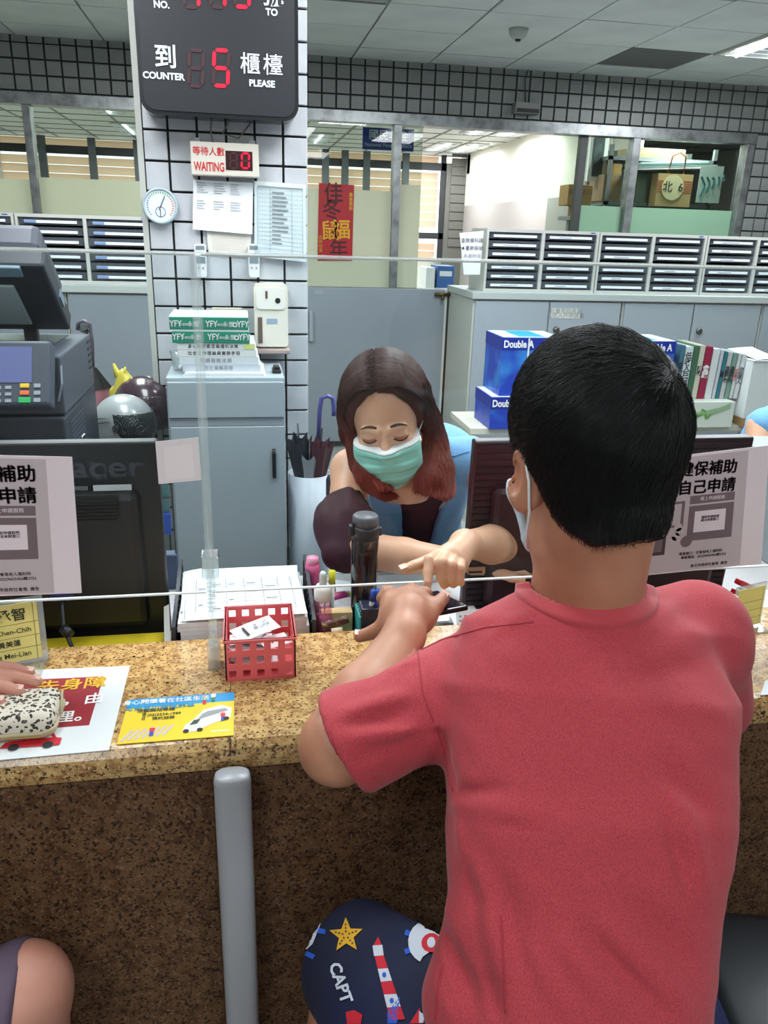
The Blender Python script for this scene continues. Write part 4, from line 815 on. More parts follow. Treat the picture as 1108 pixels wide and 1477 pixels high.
# ---------------------------------------------------------------- acrylic screen
SY = 1.138; zb_, zt2 = .931, 1.432
xpost = P(309, 940, y=SY).x
scr = thing('acrylic_screen', 'clear acrylic splash screen held above the counter by slotted posts', 'screen')
MB().bb(-1.3, xpost-.003, SY, SY+.004, zb_, zt2).obj('panel', ACR, scr); MB().bb(xpost+.003, 1.55, SY, SY+.004, zb_, zt2).obj('panel', ACR, scr)
for z in (zb_, zt2):
    MB().bb(-1.3, xpost-.008, SY-.0004, SY+.0044, z-.0012, z+.0012).bb(xpost+.008, 1.55, SY-.0004, SY+.0044, z-.0012, z+.0012).obj('panel_edge', mat('cut_edge', (226, 232, 232), .3, emit=None), scr)
MB().bb(-1.3, 1.55, SY-.008, SY+.010, zt2+.0016, zt2+.0040).obj('top_rail', ACRE, scr)
for x in (xpost, 1.552, -1.302):
    po = MB().bb(x-.0065, x+.0065, SY-.012, SY-.009, ZC, zt2).bb(x-.0065, x+.0065, SY+.013, SY+.016, ZC, zt2).bb(x-.0012, x+.0012, SY-.009, SY+.013, ZC, zt2).obj('post', ACRP, scr)
    MB().bb(x-.010, x+.010, SY-.014, SY+.018, ZC, ZC+.04).obj('post_foot', ACRE, po)
MB().bb(xpost-.012, xpost+.014, SY-.016, SY+.02, zb_+.03, zb_+.065, .002).obj('clamp', ACRE, scr)
# posters on the acrylic
PINKP = mat('pinkish_paper', (232, 220, 228), .8); PG1 = mat('poster_grey', (196, 184, 190), .8); PD = mat('poster_dark', (72, 58, 66), .8); PM = mat('poster_mid', (118, 102, 108), .8)
ys = SY-.0016
def benefit_poster(px4, label):
    o4 = [P(a_, b_, y=ys) for a_, b_ in px4]; t = thing('benefit_poster', label, 'poster', None); MB().sheet(o4, .0008, 0).obj('sheet', PINKP, t)
    w_ = (o4[1]-o4[0]).length; h_ = (o4[3]-o4[0]).length
    it = [('r', .0, .01, .86, .98, PG1), ('t', '健保補助', .598, .865, .0262, PD, .006), ('t', '自己申請', .598, .715, .0262, PD, .006), ('t', '健保補助', .6035, .865, .0262, PD, .004), ('t', '自己申請', .6035, .715, .0262, PD, .004), ('t', '健保補助', .6, .870, .0262, PD, .004), ('t', '自己申請', .6, .720, .0262, PD, .004),
          ('r', .50, .585, .79, .655, PM), ('r', .50, .27, .79, .57, PM), ('r', .54, .34, .74, .52, PINKP), ('t', '線上申請服務', .645, .62, .0075, PINKP), ('t', '補助申請說明\n請洽承辦窗口', .64, .45, .0055, PD),
          ('r', .20, .37, .39, .56, PINKP), ('t', '的長輩\n主動通知\n公所申辦', .295, .465, .0085, PD, .01), ('r', .38, .40, .47, .62, PM), ('r', .40, .42, .45, .60, PG1), ('r', .20, .17, .37, .33, PD), ('r', .22, .20, .35, .31, PM),
          ('t', '專責窗口：社會局老人福利科', .60, .16, .0062, PD), ('t', '專線電話：(02)29603456轉3753', .62, .125, .0062, PD), ('t', '新北市政府社會局  廣告', .66, .045, .0066, PD)]
    print_on(o4, it, t, .0008)
    # hand figure holding a phone: drawn as flat print
    mb = MB()
    for u, v in ((.44, .40), (.45, .36), (.43, .32), (.41, .29)): p_ = onsheet(o4, u, v, .0015); mb.lathe([(0, 0), (.0075, 0), (.0075, .0002), (0, .0002)], p_, 14, RX)
    mb.obj('print', PG1, t)
    for u, v in ((.50, .27),): p_ = onsheet(o4, u, v, .0017); MB().lathe([(0, 0), (.0105, 0), (.0105, .0002), (0, .0002)], p_, 18, RX).obj('print', PM, t)
    return t
benefit_poster([(-172, 866), (118, 855), (104, 659), (-178, 652)], 'pinkish subsidy poster on the acrylic at the left edge, beside the left monitor')
benefit_poster([(868, 836), (1098, 813), (1110, 642), (890, 668)], 'pinkish subsidy poster on the acrylic right of the man in red')
paper('blank_note', 'blank pinkish white sheet taped on the acrylic beside the left monitor', [(229, 698), (291, 692), (286, 631), (224, 637)], ys-.001, [('r', .18, .08, .85, .86, mat('blank_panel', (240, 232, 236), .8))], curl=.001, m=mat('blank_pink', (232, 224, 228), .8), cat='note')
# ---------------------------------------------------------------- monitors
MBK = mat('monitor_black', (24, 24, 27), .42); MBR = mat('monitor_ribs', (14, 14, 16), .5)
def monitor(x0, x1, y, z0, z1, label, acer, tilt=.05, brown=False):
    t = thing('computer_monitor', label, 'monitor', loc=((x0+x1)/2, y, DZ)); w_ = x1-x0; h_ = z1-z0; zc_ = (z0+z1)/2-DZ; R = Euler((tilt, 0, 0)).to_matrix()
    M_ = mat('monitor_brown', (52, 30, 38), .35) if brown else MBK
    def q(x, z, d): return Vector((0, 0, zc_)) + R @ Vector((x, d, z))
    bd = MB().box(q(0, 0, .02), (w_, .024, h_), R, .004).obj('casing', M_, t); MB().box(q(0, 0, .034), (w_-.012, .004, h_-.012), R).obj('screen_panel', mat('screen_edge', (150, 154, 158), .3), t)
    MB().box(q(0, -.03, .004), (w_*.86, .03, h_*.70), R, .014).obj('back_bulge', M_, t)
    for k in range(9 if not brown else 26):
        if brown: MB().box(q(0, h_/2-.012-k*(h_-.02)/26, .006), (w_-.014, .003, .0045), R).obj('rib', MBR if k > 2 else M_, t)
        else: MB().box(q(0, h_*.28-k*.0062, -.017+(0 if k else 0)), (w_*.72, .003, .0028), R).obj('rib', MBR, t)
    if acer:
        text('acer', q(.165, h_/2-.045, .0065), .056, mat('logo_dark', (62, 62, 70), .2), t, Euler((tilt+math.pi/2, 0, 0)), bold=.016, sx=1.25, ext=.0015, name='logo')
        MB().box(q(.175, h_*.28+.010, -.019), (.062, .001, .010), R).obj('sticker', mat('sticker_white', (190, 194, 198), .4), t); MB().box(q(.11, h_*.28+.010, -.019), (.05, .001, .007), R).obj('vent_lip', mat('vent_lip', (92, 92, 94), .3), t)
    MB().bb(-.03, .03, .01, .04, .012, zc_, .004).obj('stand_neck', MBR, t); MB().bb(-.11, .11, -.08, .11, 0, .012, .004).obj('stand_foot', MBR, t)
    return t
my = 1.345
a = P(226, 637, y=my); b = P(240, 905, y=my)
monitor(a.x-.50, a.x+.0, my, .745, a.z, 'black monitor seen from behind at the left, with an embossed maker logo', True, .03)
a = P(686, 637, y=my); b = P(1091, 628, y=my)
monitor(a.x, b.x, my, .745, a.z, 'dark brown ribbed monitor seen from behind, behind the man in red', False, .03, True)
# yellow board and cable under the left monitor
tag(MB().bb(-.42, -.155, 1.25, 1.33, DZ, DZ+.03, .002).obj('yellow_board', mat('yellow_board', (204, 184, 34), .5)), 'yellow board lying under the left monitor behind the counter', 'board')
t = thing('monitor_cable', 'blue-plugged video cable with a black ferrite behind the left monitor', 'cable'); q0, q1, q2 = P(85, 868, y=1.29), P(92, 905, y=1.27), P(102, 925, y=1.255)
MB().tube([(q0.x, 1.325, q0.z), (q0.x+.004, 1.29, q0.z-.015), (q1.x, 1.27, q1.z), (q2.x, 1.25, q2.z-.0), (q2.x+.01, 1.245, DZ+.035)], .0035, 8).obj('lead', BLACK, t, True)
MB().bb(q0.x-.018, q0.x+.018, 1.305, 1.325, q0.z-.008, q0.z+.014, .003).obj('plug', mat('plug_blue', (36, 40, 110), .5), t); MB().tube([(q1.x, 1.268, q1.z), (q2.x, 1.256, q2.z+.012)], .009, 10).obj('ferrite', BLACK, t, True)
# ---------------------------------------------------------------- document tray with papers
TD = mat('tray_dark', (52, 56, 64), .45)
t = thing('document_tray', 'dark ribbed plastic document tray heaped with papers behind the counter', 'tray'); tx0, tx1, ty0, ty1 = -.135, .115, 1.25, 1.475; tz = ZC-.005
MB().bb(tx0, tx1, ty0, ty1, DZ, DZ+.004).obj('base', TD, t)
for x, s in ((tx0, -1), (tx1-.006, 1)):
    wl = MB().prism([(x, ty0, DZ), (x, ty1, DZ), (x, ty1, DZ+.112), (x, ty1-.03, DZ+.112), (x, ty0, DZ+.08)], (.006, 0, 0)).obj('side_wall', TD, t)
    for k in range(10): MB().bb(x-.002, x+.008, ty0+.012+k*.021, ty0+.020+k*.021, DZ+.01, DZ+.07+.004*k).obj('rib', BLACK, wl)
for k in range(9):
    zz = DZ+.006+k*.0085; dx = random.uniform(-.004, .004)
    MB().bb(tx0+.011+dx, tx1-.014+dx, ty0+.008, ty1-.01+random.uniform(-.01, .01), zz, zz+.008).obj('paper_stack', WHITE, t)
zt3 = DZ+.006+9*.0085
def formsheet(t, c4, seed, table):
    MB().sheet(c4, .0006, .0015, 8).obj('form_sheet', WHITE, t); r_ = random.Random(seed); it = [('r', .1, .93, .35, .935, GREYINK), ('r', .62, .93, .9, .935, GREYINK)]
    if table:
        for k in range(9): it.append(('r', .08, .82-.085*k, .92, .828-.085*k, GREYINK))
        for u in (.08, .2, .34, .5, .66, .8, .917): it.append(('r', u, .14, u+.006, .82, GREYINK))
        for k in range(14): u_ = r_.choice((.10, .22, .36, .52, .68)); v_ = .16+.085*r_.randint(0, 7); it.append(('r', u_, v_+.02, u_+r_.uniform(.04, .1), v_+.035, mat('table_ink', (110, 112, 118), .8)))
    print_on(c4, it, t, .0025)
formsheet(t, [(-.120, 1.262, zt3+.001), (.088, 1.258, zt3+.001), (.096, 1.465, zt3+.010), (-.112, 1.468, zt3+.008)], 1, False)
formsheet(t, [(-.112, 1.252, zt3+.007), (.100, 1.255, zt3+.007), (.092, 1.435, zt3+.014), (-.118, 1.435, zt3+.014)], 2, True)
formsheet(t, [(-.122, 1.30, zt3+.002), (-.085, 1.27, zt3+.004), (-.09, 1.455, zt3+.016), (-.128, 1.455, zt3+.010)], 3, False)
tag(MB().sheet([(-.150, 1.243, DZ+.01), (-.137, 1.24, DZ+.01), (-.142, 1.30, DZ+.10), (-.152, 1.31, DZ+.09)], .001).obj('loose_slip', WHITE), 'small white slip wedged left of the document tray', 'paper slip')
# wire rack with blue tape between monitor and cabinet
t = thing('wire_rack', 'small wire rack with a blue band beside the left monitor', 'rack')
rx = P(243, 760, y=1.585).x
for dx in (-.012, .012):
    MB().tube([(rx+dx, 1.585, DZ), (rx+dx, 1.585, 1.0)], .002, 6).obj('upright', DKALU, t)
for z in (.80, .87, .94, .995): MB().tube([(rx-.03, 1.585, z), (rx+.012, 1.585, z)], .0018, 6).obj('rung', DKALU, t)
MB().bb(rx-.022, rx+.006, 1.577, 1.587, .86, .905).obj('blue_band', BLUE, t); MB().bb(rx-.028, rx+.014, 1.575, 1.605, DZ, DZ+.08, .004).obj('holder', mat('rack_box', (56, 70, 100), .5), t); MB().bb(rx-.03, rx+.005, 1.59, 1.595, .9, .99).obj('green_sheet', mat('rack_green', (90, 130, 130), .6), t)
# ---------------------------------------------------------------- basket with number slips
BK = mat('basket_coral', (222, 98, 102), .4); BKI = BK
t = thing('plastic_basket', 'coral red square-holed plastic basket on the counter', 'basket'); bx0, bx1, by0, by1 = -.041, .068, 1.088, 1.205; bz0, bz1 = ZC, ZC+.071
def lattice(o, u, v, nu, nv, th, nrm, cells, margin=.2):
    mb = MB(); o, u, v, nrm = Vector(o), Vector(u), Vector(v), Vector(nrm); hw = .26
    us = [0]; 
    for k in range(nu): us += [(k+.5-hw)/nu, (k+.5+hw)/nu]
    us += [1]; vs = [0]
    for k in range(nv): vs += [(k+.5-hw)/nv, (k+.5+hw)/nv]
    vs += [1]
    for i in range(len(us)-1):
        for j in range(len(vs)-1):
            if i % 2 == 1 and j % 2 == 1: continue
            mb.prism([o+u*us[i]+v*vs[j], o+u*us[i+1]+v*vs[j], o+u*us[i+1]+v*vs[j+1], o+u*us[i]+v*vs[j+1]], nrm*th)
    bmesh.ops.remove_doubles(mb.bm, verts=mb.bm.verts[:], dist=1e-6)
    return mb
W_, D_, H_ = bx1-bx0, by1-by0, bz1-bz0
lattice((bx0, by0, bz0), (W_, 0, 0), (0, 0, H_), 5, 3, .0022, (0, 1, 0), 0).obj('front_wall', BK, t); lattice((bx0, by1, bz0), (W_, 0, 0), (0, 0, H_), 5, 3, .0022, (0, -1, 0), 0).obj('rear_wall', BK, t)
lattice((bx0, by0, bz0), (0, D_, 0), (0, 0, H_), 5, 3, .0022, (1, 0, 0), 0).obj('side_wall', BK, t); lattice((bx1, by0, bz0), (0, D_, 0), (0, 0, H_), 5, 3, .0022, (-1, 0, 0), 0).obj('side_wall', BK, t)
MB().bb(bx0, bx1, by0, by1, bz0, bz0+.002).obj('floor_panel', BK, t); MB().bb(bx0-.002, bx1+.002, by0-.002, by0+.003, bz1-.003, bz1).bb(bx0-.002, bx1+.002, by1-.003, by1+.002, bz1-.003, bz1).bb(bx0-.002, bx0+.003, by0, by1, bz1-.003, bz1).bb(bx1-.003, bx1+.002, by0, by1, bz1-.003, bz1).obj('rim', BK, t)
rr = random.Random(11); CUT = mat('slip_pinkish', (226, 206, 208), .8)
for k in range(16):
    c = Vector((rr.uniform(bx0+.030, bx1-.030), rr.uniform(by0+.03, by1-.035), bz0+.006+.0029*k)); az = rr.uniform(-.6, .6); ti = rr.uniform(-.12, .12); R = Euler((ti, rr.uniform(-.1, .1), az)).to_matrix()
    u, v = R @ Vector((.024, 0, 0)), R @ Vector((0, .016, 0)); o4 = [c-u-v, c+u-v, c+u+v, c-u+v]
    tt = thing('number_slip', 'small printed queue slip lying loose in the coral basket', 'paper slip', 'queue slips in the coral basket'); MB().sheet(o4, .0008, .001, 3).obj('sheet', WHITE if k % 3 else CUT, tt)
    if k > 9: print_on(o4, [('t', str(rr.randint(1, 9)), .35, .5, .016, INK, .02), ('t', '請等候叫號', .75, .5, .0045, GREYINK)], tt, .002)
c = Vector((bx0+.048, by0+.045, bz1-.006)); R = Euler((.16, -.08, .5)).to_matrix(); u, v = R @ Vector((.036, 0, 0)), R @ Vector((0, .019, 0)); o4 = [c-u-v, c+u-v, c+u+v, c-u+v]
tt = thing('number_slip', 'queue slip with a large number 1 lying on top of the basket', 'paper slip', 'queue slips in the coral basket'); MB().sheet(o4, .0008, .002, 4).obj('sheet', WHITE, tt); print_on(o4, [('t', '1', .25, .45, .030, INK, .02), ('t', '第     號\n請勿折損', .65, .55, .007, GREYINK)], tt, .003)
# ---------------------------------------------------------------- leaflet with the van
LY, LB, LC = mat('leaflet_yellow', (232, 196, 40), .45), mat('leaflet_blue', (36, 150, 214), .45), mat('leaflet_cream', (238, 226, 170), .5)
o4 = [P(168, 1074, z=ZC+.0005), P(337, 1061, z=ZC+.0005), P(338, 999, z=ZC+.0005), P(186, 1010, z=ZC+.0005)]
t = thing('leaflet', 'yellow and blue leaflet with a white van lying on the counter', 'leaflet'); MB().sheet(o4, .0006).obj('card', LY, t)
INKB = mat('leaflet_ink', (60, 74, 60), .7); LWt = mat('leaflet_white', (240, 240, 240), .5); LR = mat('leaflet_red', (206, 40, 40), .5); LST = mat('crosswalk', (190, 180, 190), .6); LG = mat('leaflet_green', (40, 130, 70), .5)
print_on(o4, [('r', 0, .79, 1, 1, LB), ('t', '身心關懷看在社區生活', .36, .90, .0125, LWt, .01), ('t', '可使用小型復康車', .31, .755, .0125, mat('leaflet_cyan', (70, 150, 190), .5), .02), ('t', '洽詢網站專線', .28, .69, .009, INKB, .01), ('t', '(02)2234-1999', .36, .58, .008, INKB, .01), ('t', '預約服務', .36, .49, .008, INKB), ('t', '申\n請\n方\n式', .18, .58, .006, INKB),
              ('r', .80, .10, .96, .13, LC)], t)
mb = MB()   # crossing stripes
for k in range(7): mb.sheet([onsheet(o4, .02+.058*k, .05+.012*k, .0009), onsheet(o4, .045+.058*k, .04+.012*k, .0009), onsheet(o4, .12+.058*k, .26+.01*k, .0009), onsheet(o4, .095+.058*k, .27+.01*k, .0009)], .0001, 0, 1)
mb.obj('print', LST, t)
def flat(o4, pts, m_, parent, lift, name='print'):
    mb = MB(); vs = [mb.bm.verts.new(onsheet(o4, u, v, lift)) for u, v in pts]; mb.bm.faces.new(vs); mb.obj(name, m_, parent)
flat(o4, [(.55, .14), (.56, .28), (.64, .42), (.72, .62), (.88, .70), (.98, .62), (.97, .40), (.80, .28), (.66, .14)], LWt, t, .0012, 'van_print'); flat(o4, [(.66, .38), (.71, .52), (.76, .58), (.92, .62), (.95, .56), (.78, .46)], GREYINK, t, .0014, 'van_print'); flat(o4, [(.60, .28), (.64, .40), (.70, .40), (.67, .30)], INKB, t, .0014, 'van_print')
for u, v in ((.70, .17), (.93, .38), (.58, .16)): MB().lathe([(0, 0), (.0042, 0), (.0042, .0002), (0, .0002)], onsheet(o4, u, v, .0015), 14).obj('van_print', INK, t)
for (u, v, m1, m2) in ((.28, .20, LR, BLUE), (.90, .42, LR, BLUE), (.72, .84, LG, LR), (.80, .90, LWt, LG)):
    MB().lathe([(0, 0), (.0022, 0), (.0022, .0002), (0, .0002)], onsheet(o4, u, v+.10, .0016), 12).obj('figure_print', mat('print_skin', (224, 170, 140), .6), t); flat(o4, [(u-.02, v), (u+.02, v), (u+.025, v+.08), (u-.025, v+.08)], m1, t, .0016, 'figure_print'); flat(o4, [(u-.018, v-.09), (u+.018, v-.09), (u+.016, v), (u-.016, v)], m2, t, .0016, 'figure_print')
# laminated sheet with the red panel
o4 = [(-.45, .928, ZC+.0005), (-.193, .934, ZC+.0005), (-.193, 1.152, ZC+.0005), (-.45, 1.162, ZC+.0005)]; o4 = [Vector(p_) for p_ in o4]
t = thing('laminated_sign', 'white laminated sheet with a dark red panel on the counter under the purse', 'sign'); MB().sheet(o4, .001).obj('sheet', mat('laminate_white', (224, 228, 230), .15, coat=.6), t)
LRD = mat('panel_red', (148, 34, 46), .5); LYW = mat('panel_yellow', (226, 180, 50), .5)
print_on(o4, [('r', .30, .28, .86, .87, LRD), ('t', '先身障', .69, .77, .034, LYW, .012), ('t', '優   ，由', .68, .57, .030, LWt, .012), ('t', '辦   理。', .66, .38, .030, LWt, .012)], t, .001)
flat(o4, [(.44, .10), (.46, .16), (.54, .17), (.60, .24), (.68, .24), (.71, .17), (.74, .16), (.74, .09)], mat('car_print', (196, 40, 50), .5), t, .0024); flat(o4, [(.56, .17), (.61, .22), (.67, .22), (.69, .17)], LWt, t, .0026)
for u in (.51, .68): MB().lathe([(0, 0), (.007, 0), (.007, .0002), (0, .0002)], onsheet(o4, u, .10, .0027), 14).obj('print', INK, t)
MB().lathe([(0, 0), (.011, 0), (.011, .0002), (0, .0002)], onsheet(o4, .62, .27, .0028), 16).obj('print', INK, t)
# name card stands
def namecard(c4b, label, right=False):
    """bl, br, tr, tl of the card face"""
    t = thing('name_card', label, 'name card'); MB().sheet(c4b, .003).obj('holder', ACRE, t); off = Vector((0, -.0045, 0)); o4 = [Vector(p_)+off for p_ in c4b]
    cx_ = [(o4[0]*.94+o4[2]*.06), (o4[1]*.94+o4[3]*.06), (o4[2]*.94+o4[0]*.06), (o4[3]*.94+o4[1]*.06)]
    MB().sheet(cx_, .0008).obj('card', YEL, t)
    k = mat('card_ink', (52, 50, 30), .7)
    it = [('t', '莊承智', .56, .80, .022, k, .012), ('t', 'Juang Chen-Chih', .55, .53, .0115, k, .004), ('t', '黃美蓮', .6, .32, .011, k, .01), ('t', 'Huang Mei-Lian', .55, .12, .0115, k, .004)] + [('r', .0, v, 1.0, v+.006, k) for v in (.22, .42, .65)] + [('r', .94, 0, .946, 1, k)]
    if right: it = it[4:]
    print_on(cx_, it, t, .0012)
    b0, b1 = Vector(c4b[0]), Vector(c4b[1]); MB().bb(min(b0.x, b1.x), max(b0.x, b1.x), b0.y-.01, b0.y+.05, ZC, ZC+.004).obj('foot', ACRE, t)
    return t
nc = [P(-60, 975, z=ZC+.003), P(70, 949, z=ZC+.003)]; nb = nc[0]; nc2 = nc[1]
namecard([nb, nc2, P(60, 857, y=nc2.y+.012), P(-70, 878, y=nb.y+.012)], 'yellow name card stand at the left end of the counter')
na, nb2 = Vector((.862, 1.16, ZC+.003)), Vector((.945, 1.205, ZC+.003))
a = P(1066, 858, y=1.18); namecard([(.858, 1.14, ZC+.003), (.93, 1.16, ZC+.003), (.936, 1.172, ZC+.085), (.862, 1.152, ZC+.085)], 'yellow name card stand on the counter behind the man\'s right shoulder', True)
tag(MB().sheet([P(1097, 1003, z=ZC+.001), P(1150, 1000, z=ZC+.001), P(1150, 980, z=ZC+.001), P(1104, 982, z=ZC+.001)], .0008).obj('paper_corner', WHITE), 'white paper corner on the counter at the right edge', 'paper')
# ---------------------------------------------------------------- small desk things
ZD = DZ
def bottle(name, label, cat, c, parts, scale=1):
    t = thing(name, label, cat)
    for n_, prof, m_ in parts: MB().lathe([(r*scale, z*scale) for r, z in prof], c, 28).obj(n_, m_, t, True)
    return t
q = P(465, 884, z=ZD+.03); LIQ = clear('clear_pink_bottle', (246, 214, 226), .08, .12, (240, 180, 200), .05)
q = P(466, 850, y=1.30); 
t = bottle('spray_bottle', 'small clear spray bottle of pink liquid beside the document tray', 'bottle', (q.x, 1.30, ZD), [
    ('body', [(0, 0), (.0155, 0), (.0165, .004), (.0165, .082), (.012, .094), (0, .094)], LIQ), ('liquid', [(0, .003), (.0145, .003), (.0145, .062), (0, .062)], mat('pink_liquid', (226, 150, 182), .2, trans=.3)),
    ('cap', [(.011, .092), (.0165, .096), (.0165, .116), (.012, .124), (0, .124)], WPLA), ('nozzle', [(0, .124), (.007, .124), (.0065, .146), (.004, .15), (0, .15)], WPLA)])
MB().tube([(q.x, 1.30, ZD+.006), (q.x+.004, 1.30, ZD+.09)], .0012, 6).obj('dip_tube', WPLA, t)
q = P(450, 830, y=1.40); PK = mat('hot_pink', (226, 96, 150), .4)
bottle('pink_tumbler', 'pink cylindrical cup behind the spray bottle', 'cup', (q.x+.003, 1.42, ZD), [('body', [(0, 0), (.013, 0), (.015, .10), (.014, .115), (0, .115)], PK), ('lid', [(0, .115), (.013, .115), (.012, .128), (0, .13)], mat('pink_lid', (236, 150, 180), .4))])
t = thing('marker_pen', 'yellow capped marker beside the spray bottle', 'pen'); q = P(479, 842, y=1.38); MB().tube([(q.x, 1.38, ZD), (q.x, 1.38, ZD+.09)], .005, 10).obj('barrel', mat('marker_white', (220, 220, 210), .4), t, True); MB().tube([(q.x, 1.38, ZD+.085), (q.x, 1.38, ZD+.115)], .0065, 10).obj('cap', mat('marker_yellow', (226, 214, 40), .4), t, True)
for k, (px_, m_, l_) in enumerate(((484, PK, 'magenta highlighter lying behind the teal tray'), (494, mat('marker_lime', (130, 190, 40), .4), 'lime green highlighter lying behind the teal tray'), (488, mat('magenta_pen', (196, 60, 150), .4), 'purple pink pen lying behind the teal tray'))):
    q = P(px_, 858+4*k, z=ZD+.03); t = thing('highlighter', l_, 'pen'); MB().tube([(q.x-.02, q.y+.004*k, ZD+.03), (q.x+.02, q.y+.01*k, ZD+.032)], .0065, 10, flat=.8).obj('barrel', m_, t, True); MB().tube([(q.x+.018, q.y+.01*k, ZD+.032), (q.x+.028, q.y+.012*k, ZD+.033)], .005, 10).obj('tip', WPLA, t)
tag(MB().bb(P(478, 870, y=1.33).x-.01, P(478, 870, y=1.33).x+.09, 1.345, 1.42, ZD, ZD+.022, .002).obj('note_block', mat('block_grey', (196, 198, 204), .7)), 'pale block of note paper under the highlighters', 'note block')
# tumbler
q = P(524, 860, y=1.33); TG = clear('tumbler_smoke', (176, 170, 174), .10, .10, (90, 84, 86), .05); TB = mat('tumbler_lid', (58, 56, 62), .45)
tbz = ZD; tx = q.x+.001; ty = 1.33; r_ = .0255
t = thing('water_bottle', 'smoky grey water bottle with a dark flip lid on the desk', 'bottle')
zl = P(525, 772, y=ty).z; zt4 = P(524, 742, y=ty).z
MB().lathe([(0, tbz), (r_-.002, tbz), (r_, tbz+.004), (r_, zl-.004), (r_-.003, zl), (r_-.005, zl), (r_-.003, zl-.006), (r_-.003, tbz+.006), (0, tbz+.006)], (tx, ty, 0), 36).obj('body', TG, t, True)
MB().lathe([(0, tbz+.007), (r_-.0035, tbz+.007), (r_-.0035, tbz+.045), (0, tbz+.045)], (tx, ty, 0), 30).obj('drink', mat('dark_tea', (44, 34, 34), .1, trans=.2), t, True)
MB().lathe([(0, zl-.004), (r_+.0005, zl-.004), (r_+.001, zl+.016), (r_-.001, zl+.020), (0, zl+.02)], (tx, ty, 0), 36).obj('collar', TB, t, True)
MB().lathe([(0, zl+.02), (r_-.001, zl+.021), (r_-.002, zt4-.003), (r_-.005, zt4), (0, zt4+.0015)], (tx, ty, 0), 36).obj('flip_lid', mat('lid_grey', (96, 98, 106), .4), t, True)
MB().box((tx-r_-.002, ty-.008, zl+.014), (.008, .014, .022), None, .003).box((tx+r_+.002, ty, zl+.008), (.006, .014, .016), None, .002).obj('latch', TB, t)
# teal tray with sticky notes, eraser
TEAL = mat('teal_plastic', (60, 168, 170), .4); t = thing('pen_tray', 'teal plastic desk tray holding a sticky pad behind the counter', 'tray')
a, b = P(466, 905, y=1.26), P(512, 880, y=1.30); zk = .80
MB().bb(a.x, b.x+.006, 1.255, 1.335, DZ, DZ+.02, .002).bb(a.x, b.x+.006, 1.33, 1.335, DZ+.02, P(490, 880, y=1.33).z, .002).bb(b.x+.002, b.x+.006, 1.255, 1.335, DZ+.02, ZC+.012, .001).obj('shell', TEAL, t)
for k in range(5): MB().bb(b.x+.004, b.x+.009, 1.262+k*.014, 1.268+k*.014, DZ+.02, ZC+.02-k*.002).obj('comb', TEAL, t)
tag(MB().bb(a.x+.002, b.x-.004, 1.30, 1.322, DZ+.02, P(488, 884, y=1.30).z, .001).obj('sticky_pad', mat('sticky_cream', (218, 190, 138), .7)), 'cream sticky note pad standing in the teal tray', 'note pad')
t = thing('rubber_stamp', 'brown and white patterned stamp lying in the teal tray', 'stamp'); q = P(484, 900, y=1.27); MB().box((q.x, 1.275, q.z), (.05, .012, .012), Euler((0, -.25, 0)).to_matrix(), .002).obj('body', mat('stamp_brown', (92, 58, 46), .5, noise=(90, (180, 150, 120), .5, .6)), t); MB().tube([(q.x-.008, 1.262, q.z-.012), (q.x+.012, 1.262, q.z-.010)], .007, 10).obj('eraser', mat('eraser_cream', (222, 204, 176), .7), t, True)
# pens in a dark holder, keyboard-like tray, papers and phone under the hands
t = thing('pen_holder', 'dark blue pen holder between the bottle and the man\'s hand', 'pen holder'); q0 = P(524, 885, y=1.27); MB().bb(q0.x-.006, q0.x+.026, 1.25, 1.29, DZ, ZC+.03, .003).obj('cup', mat('holder_navy', (26, 30, 54), .4), t)
for k, (dx, l_) in enumerate(((.012, 'blue-capped white marker leaning in the pen holder'), (.020, 'blue pen leaning in the pen holder'))):
    t = thing('pen', l_, 'pen'); MB().tube([(q0.x+dx, 1.27, ZC), (q0.x+dx+.004, 1.262, ZC+.055)], .0045, 10).obj('barrel', WPLA if k == 0 else BLUE, t, True); MB().tube([(q0.x+dx+.003, 1.264, ZC+.04), (q0.x+dx+.0045, 1.261, ZC+.062)], .0052, 10).obj('cap', BLUE, t, True)
BOOKM = mat('folder_black', (26, 26, 30), .35)
t = thing('clipboard_folder', 'open black folder with papers on the desk under the pointing hand', 'folder')
a, b = P(600, 872, y=1.33), P(678, 845, y=1.44)
MB().bb(.25, .445, 1.27, 1.50, DZ, DZ+.03, .006).obj('cover', BOOKM, t); MB().bb(.262, .44, 1.30, 1.49, DZ+.03, DZ+.036).obj('sheet', WHITE, t); MB().tube([(.25, 1.28, DZ+.037), (.44, 1.275, DZ+.037)], .006, 10).obj('roll_edge', BOOKM, t, True)
t = thing('desk_calendar', 'small white printed booklet by the brown monitor foot', 'booklet'); c4 = [(.375, 1.243, ZC-.02), (.458, 1.243, ZC-.02), (.458, 1.262, ZC+.012), (.375, 1.262, ZC+.012)]
MB().sheet(c4, .004).obj('cover', WHITE, t); print_on(c4, [('r', .05+.12*k, .2+.22*j, .11+.12*k, .3+.22*j, mat('print_rose', (200, 120, 130), .7) if (k+j) % 3 == 0 else GREYINK) for k in range(7) for j in range(3)], t, .004)
MB().bb(.375, .458, 1.247, 1.30, DZ, ZC-.018).obj('pages', WHITE, t)
tag(MB().sheet([(.27, 1.47, DZ+.002), (.44, 1.47, DZ+.002), (.42, 1.60, DZ+.002), (.26, 1.59, DZ+.002)], .001).obj('desk_paper', WHITE), 'white paper on the desk under the clerk\'s arms', 'paper')
tag(MB().sheet([(.12, 1.46, DZ+.002), (.22, 1.44, DZ+.002), (.24, 1.56, DZ+.002), (.14, 1.60, DZ+.002)], .001).obj('desk_paper', WHITE), 'white sheet on the desk behind the water bottle', 'paper')
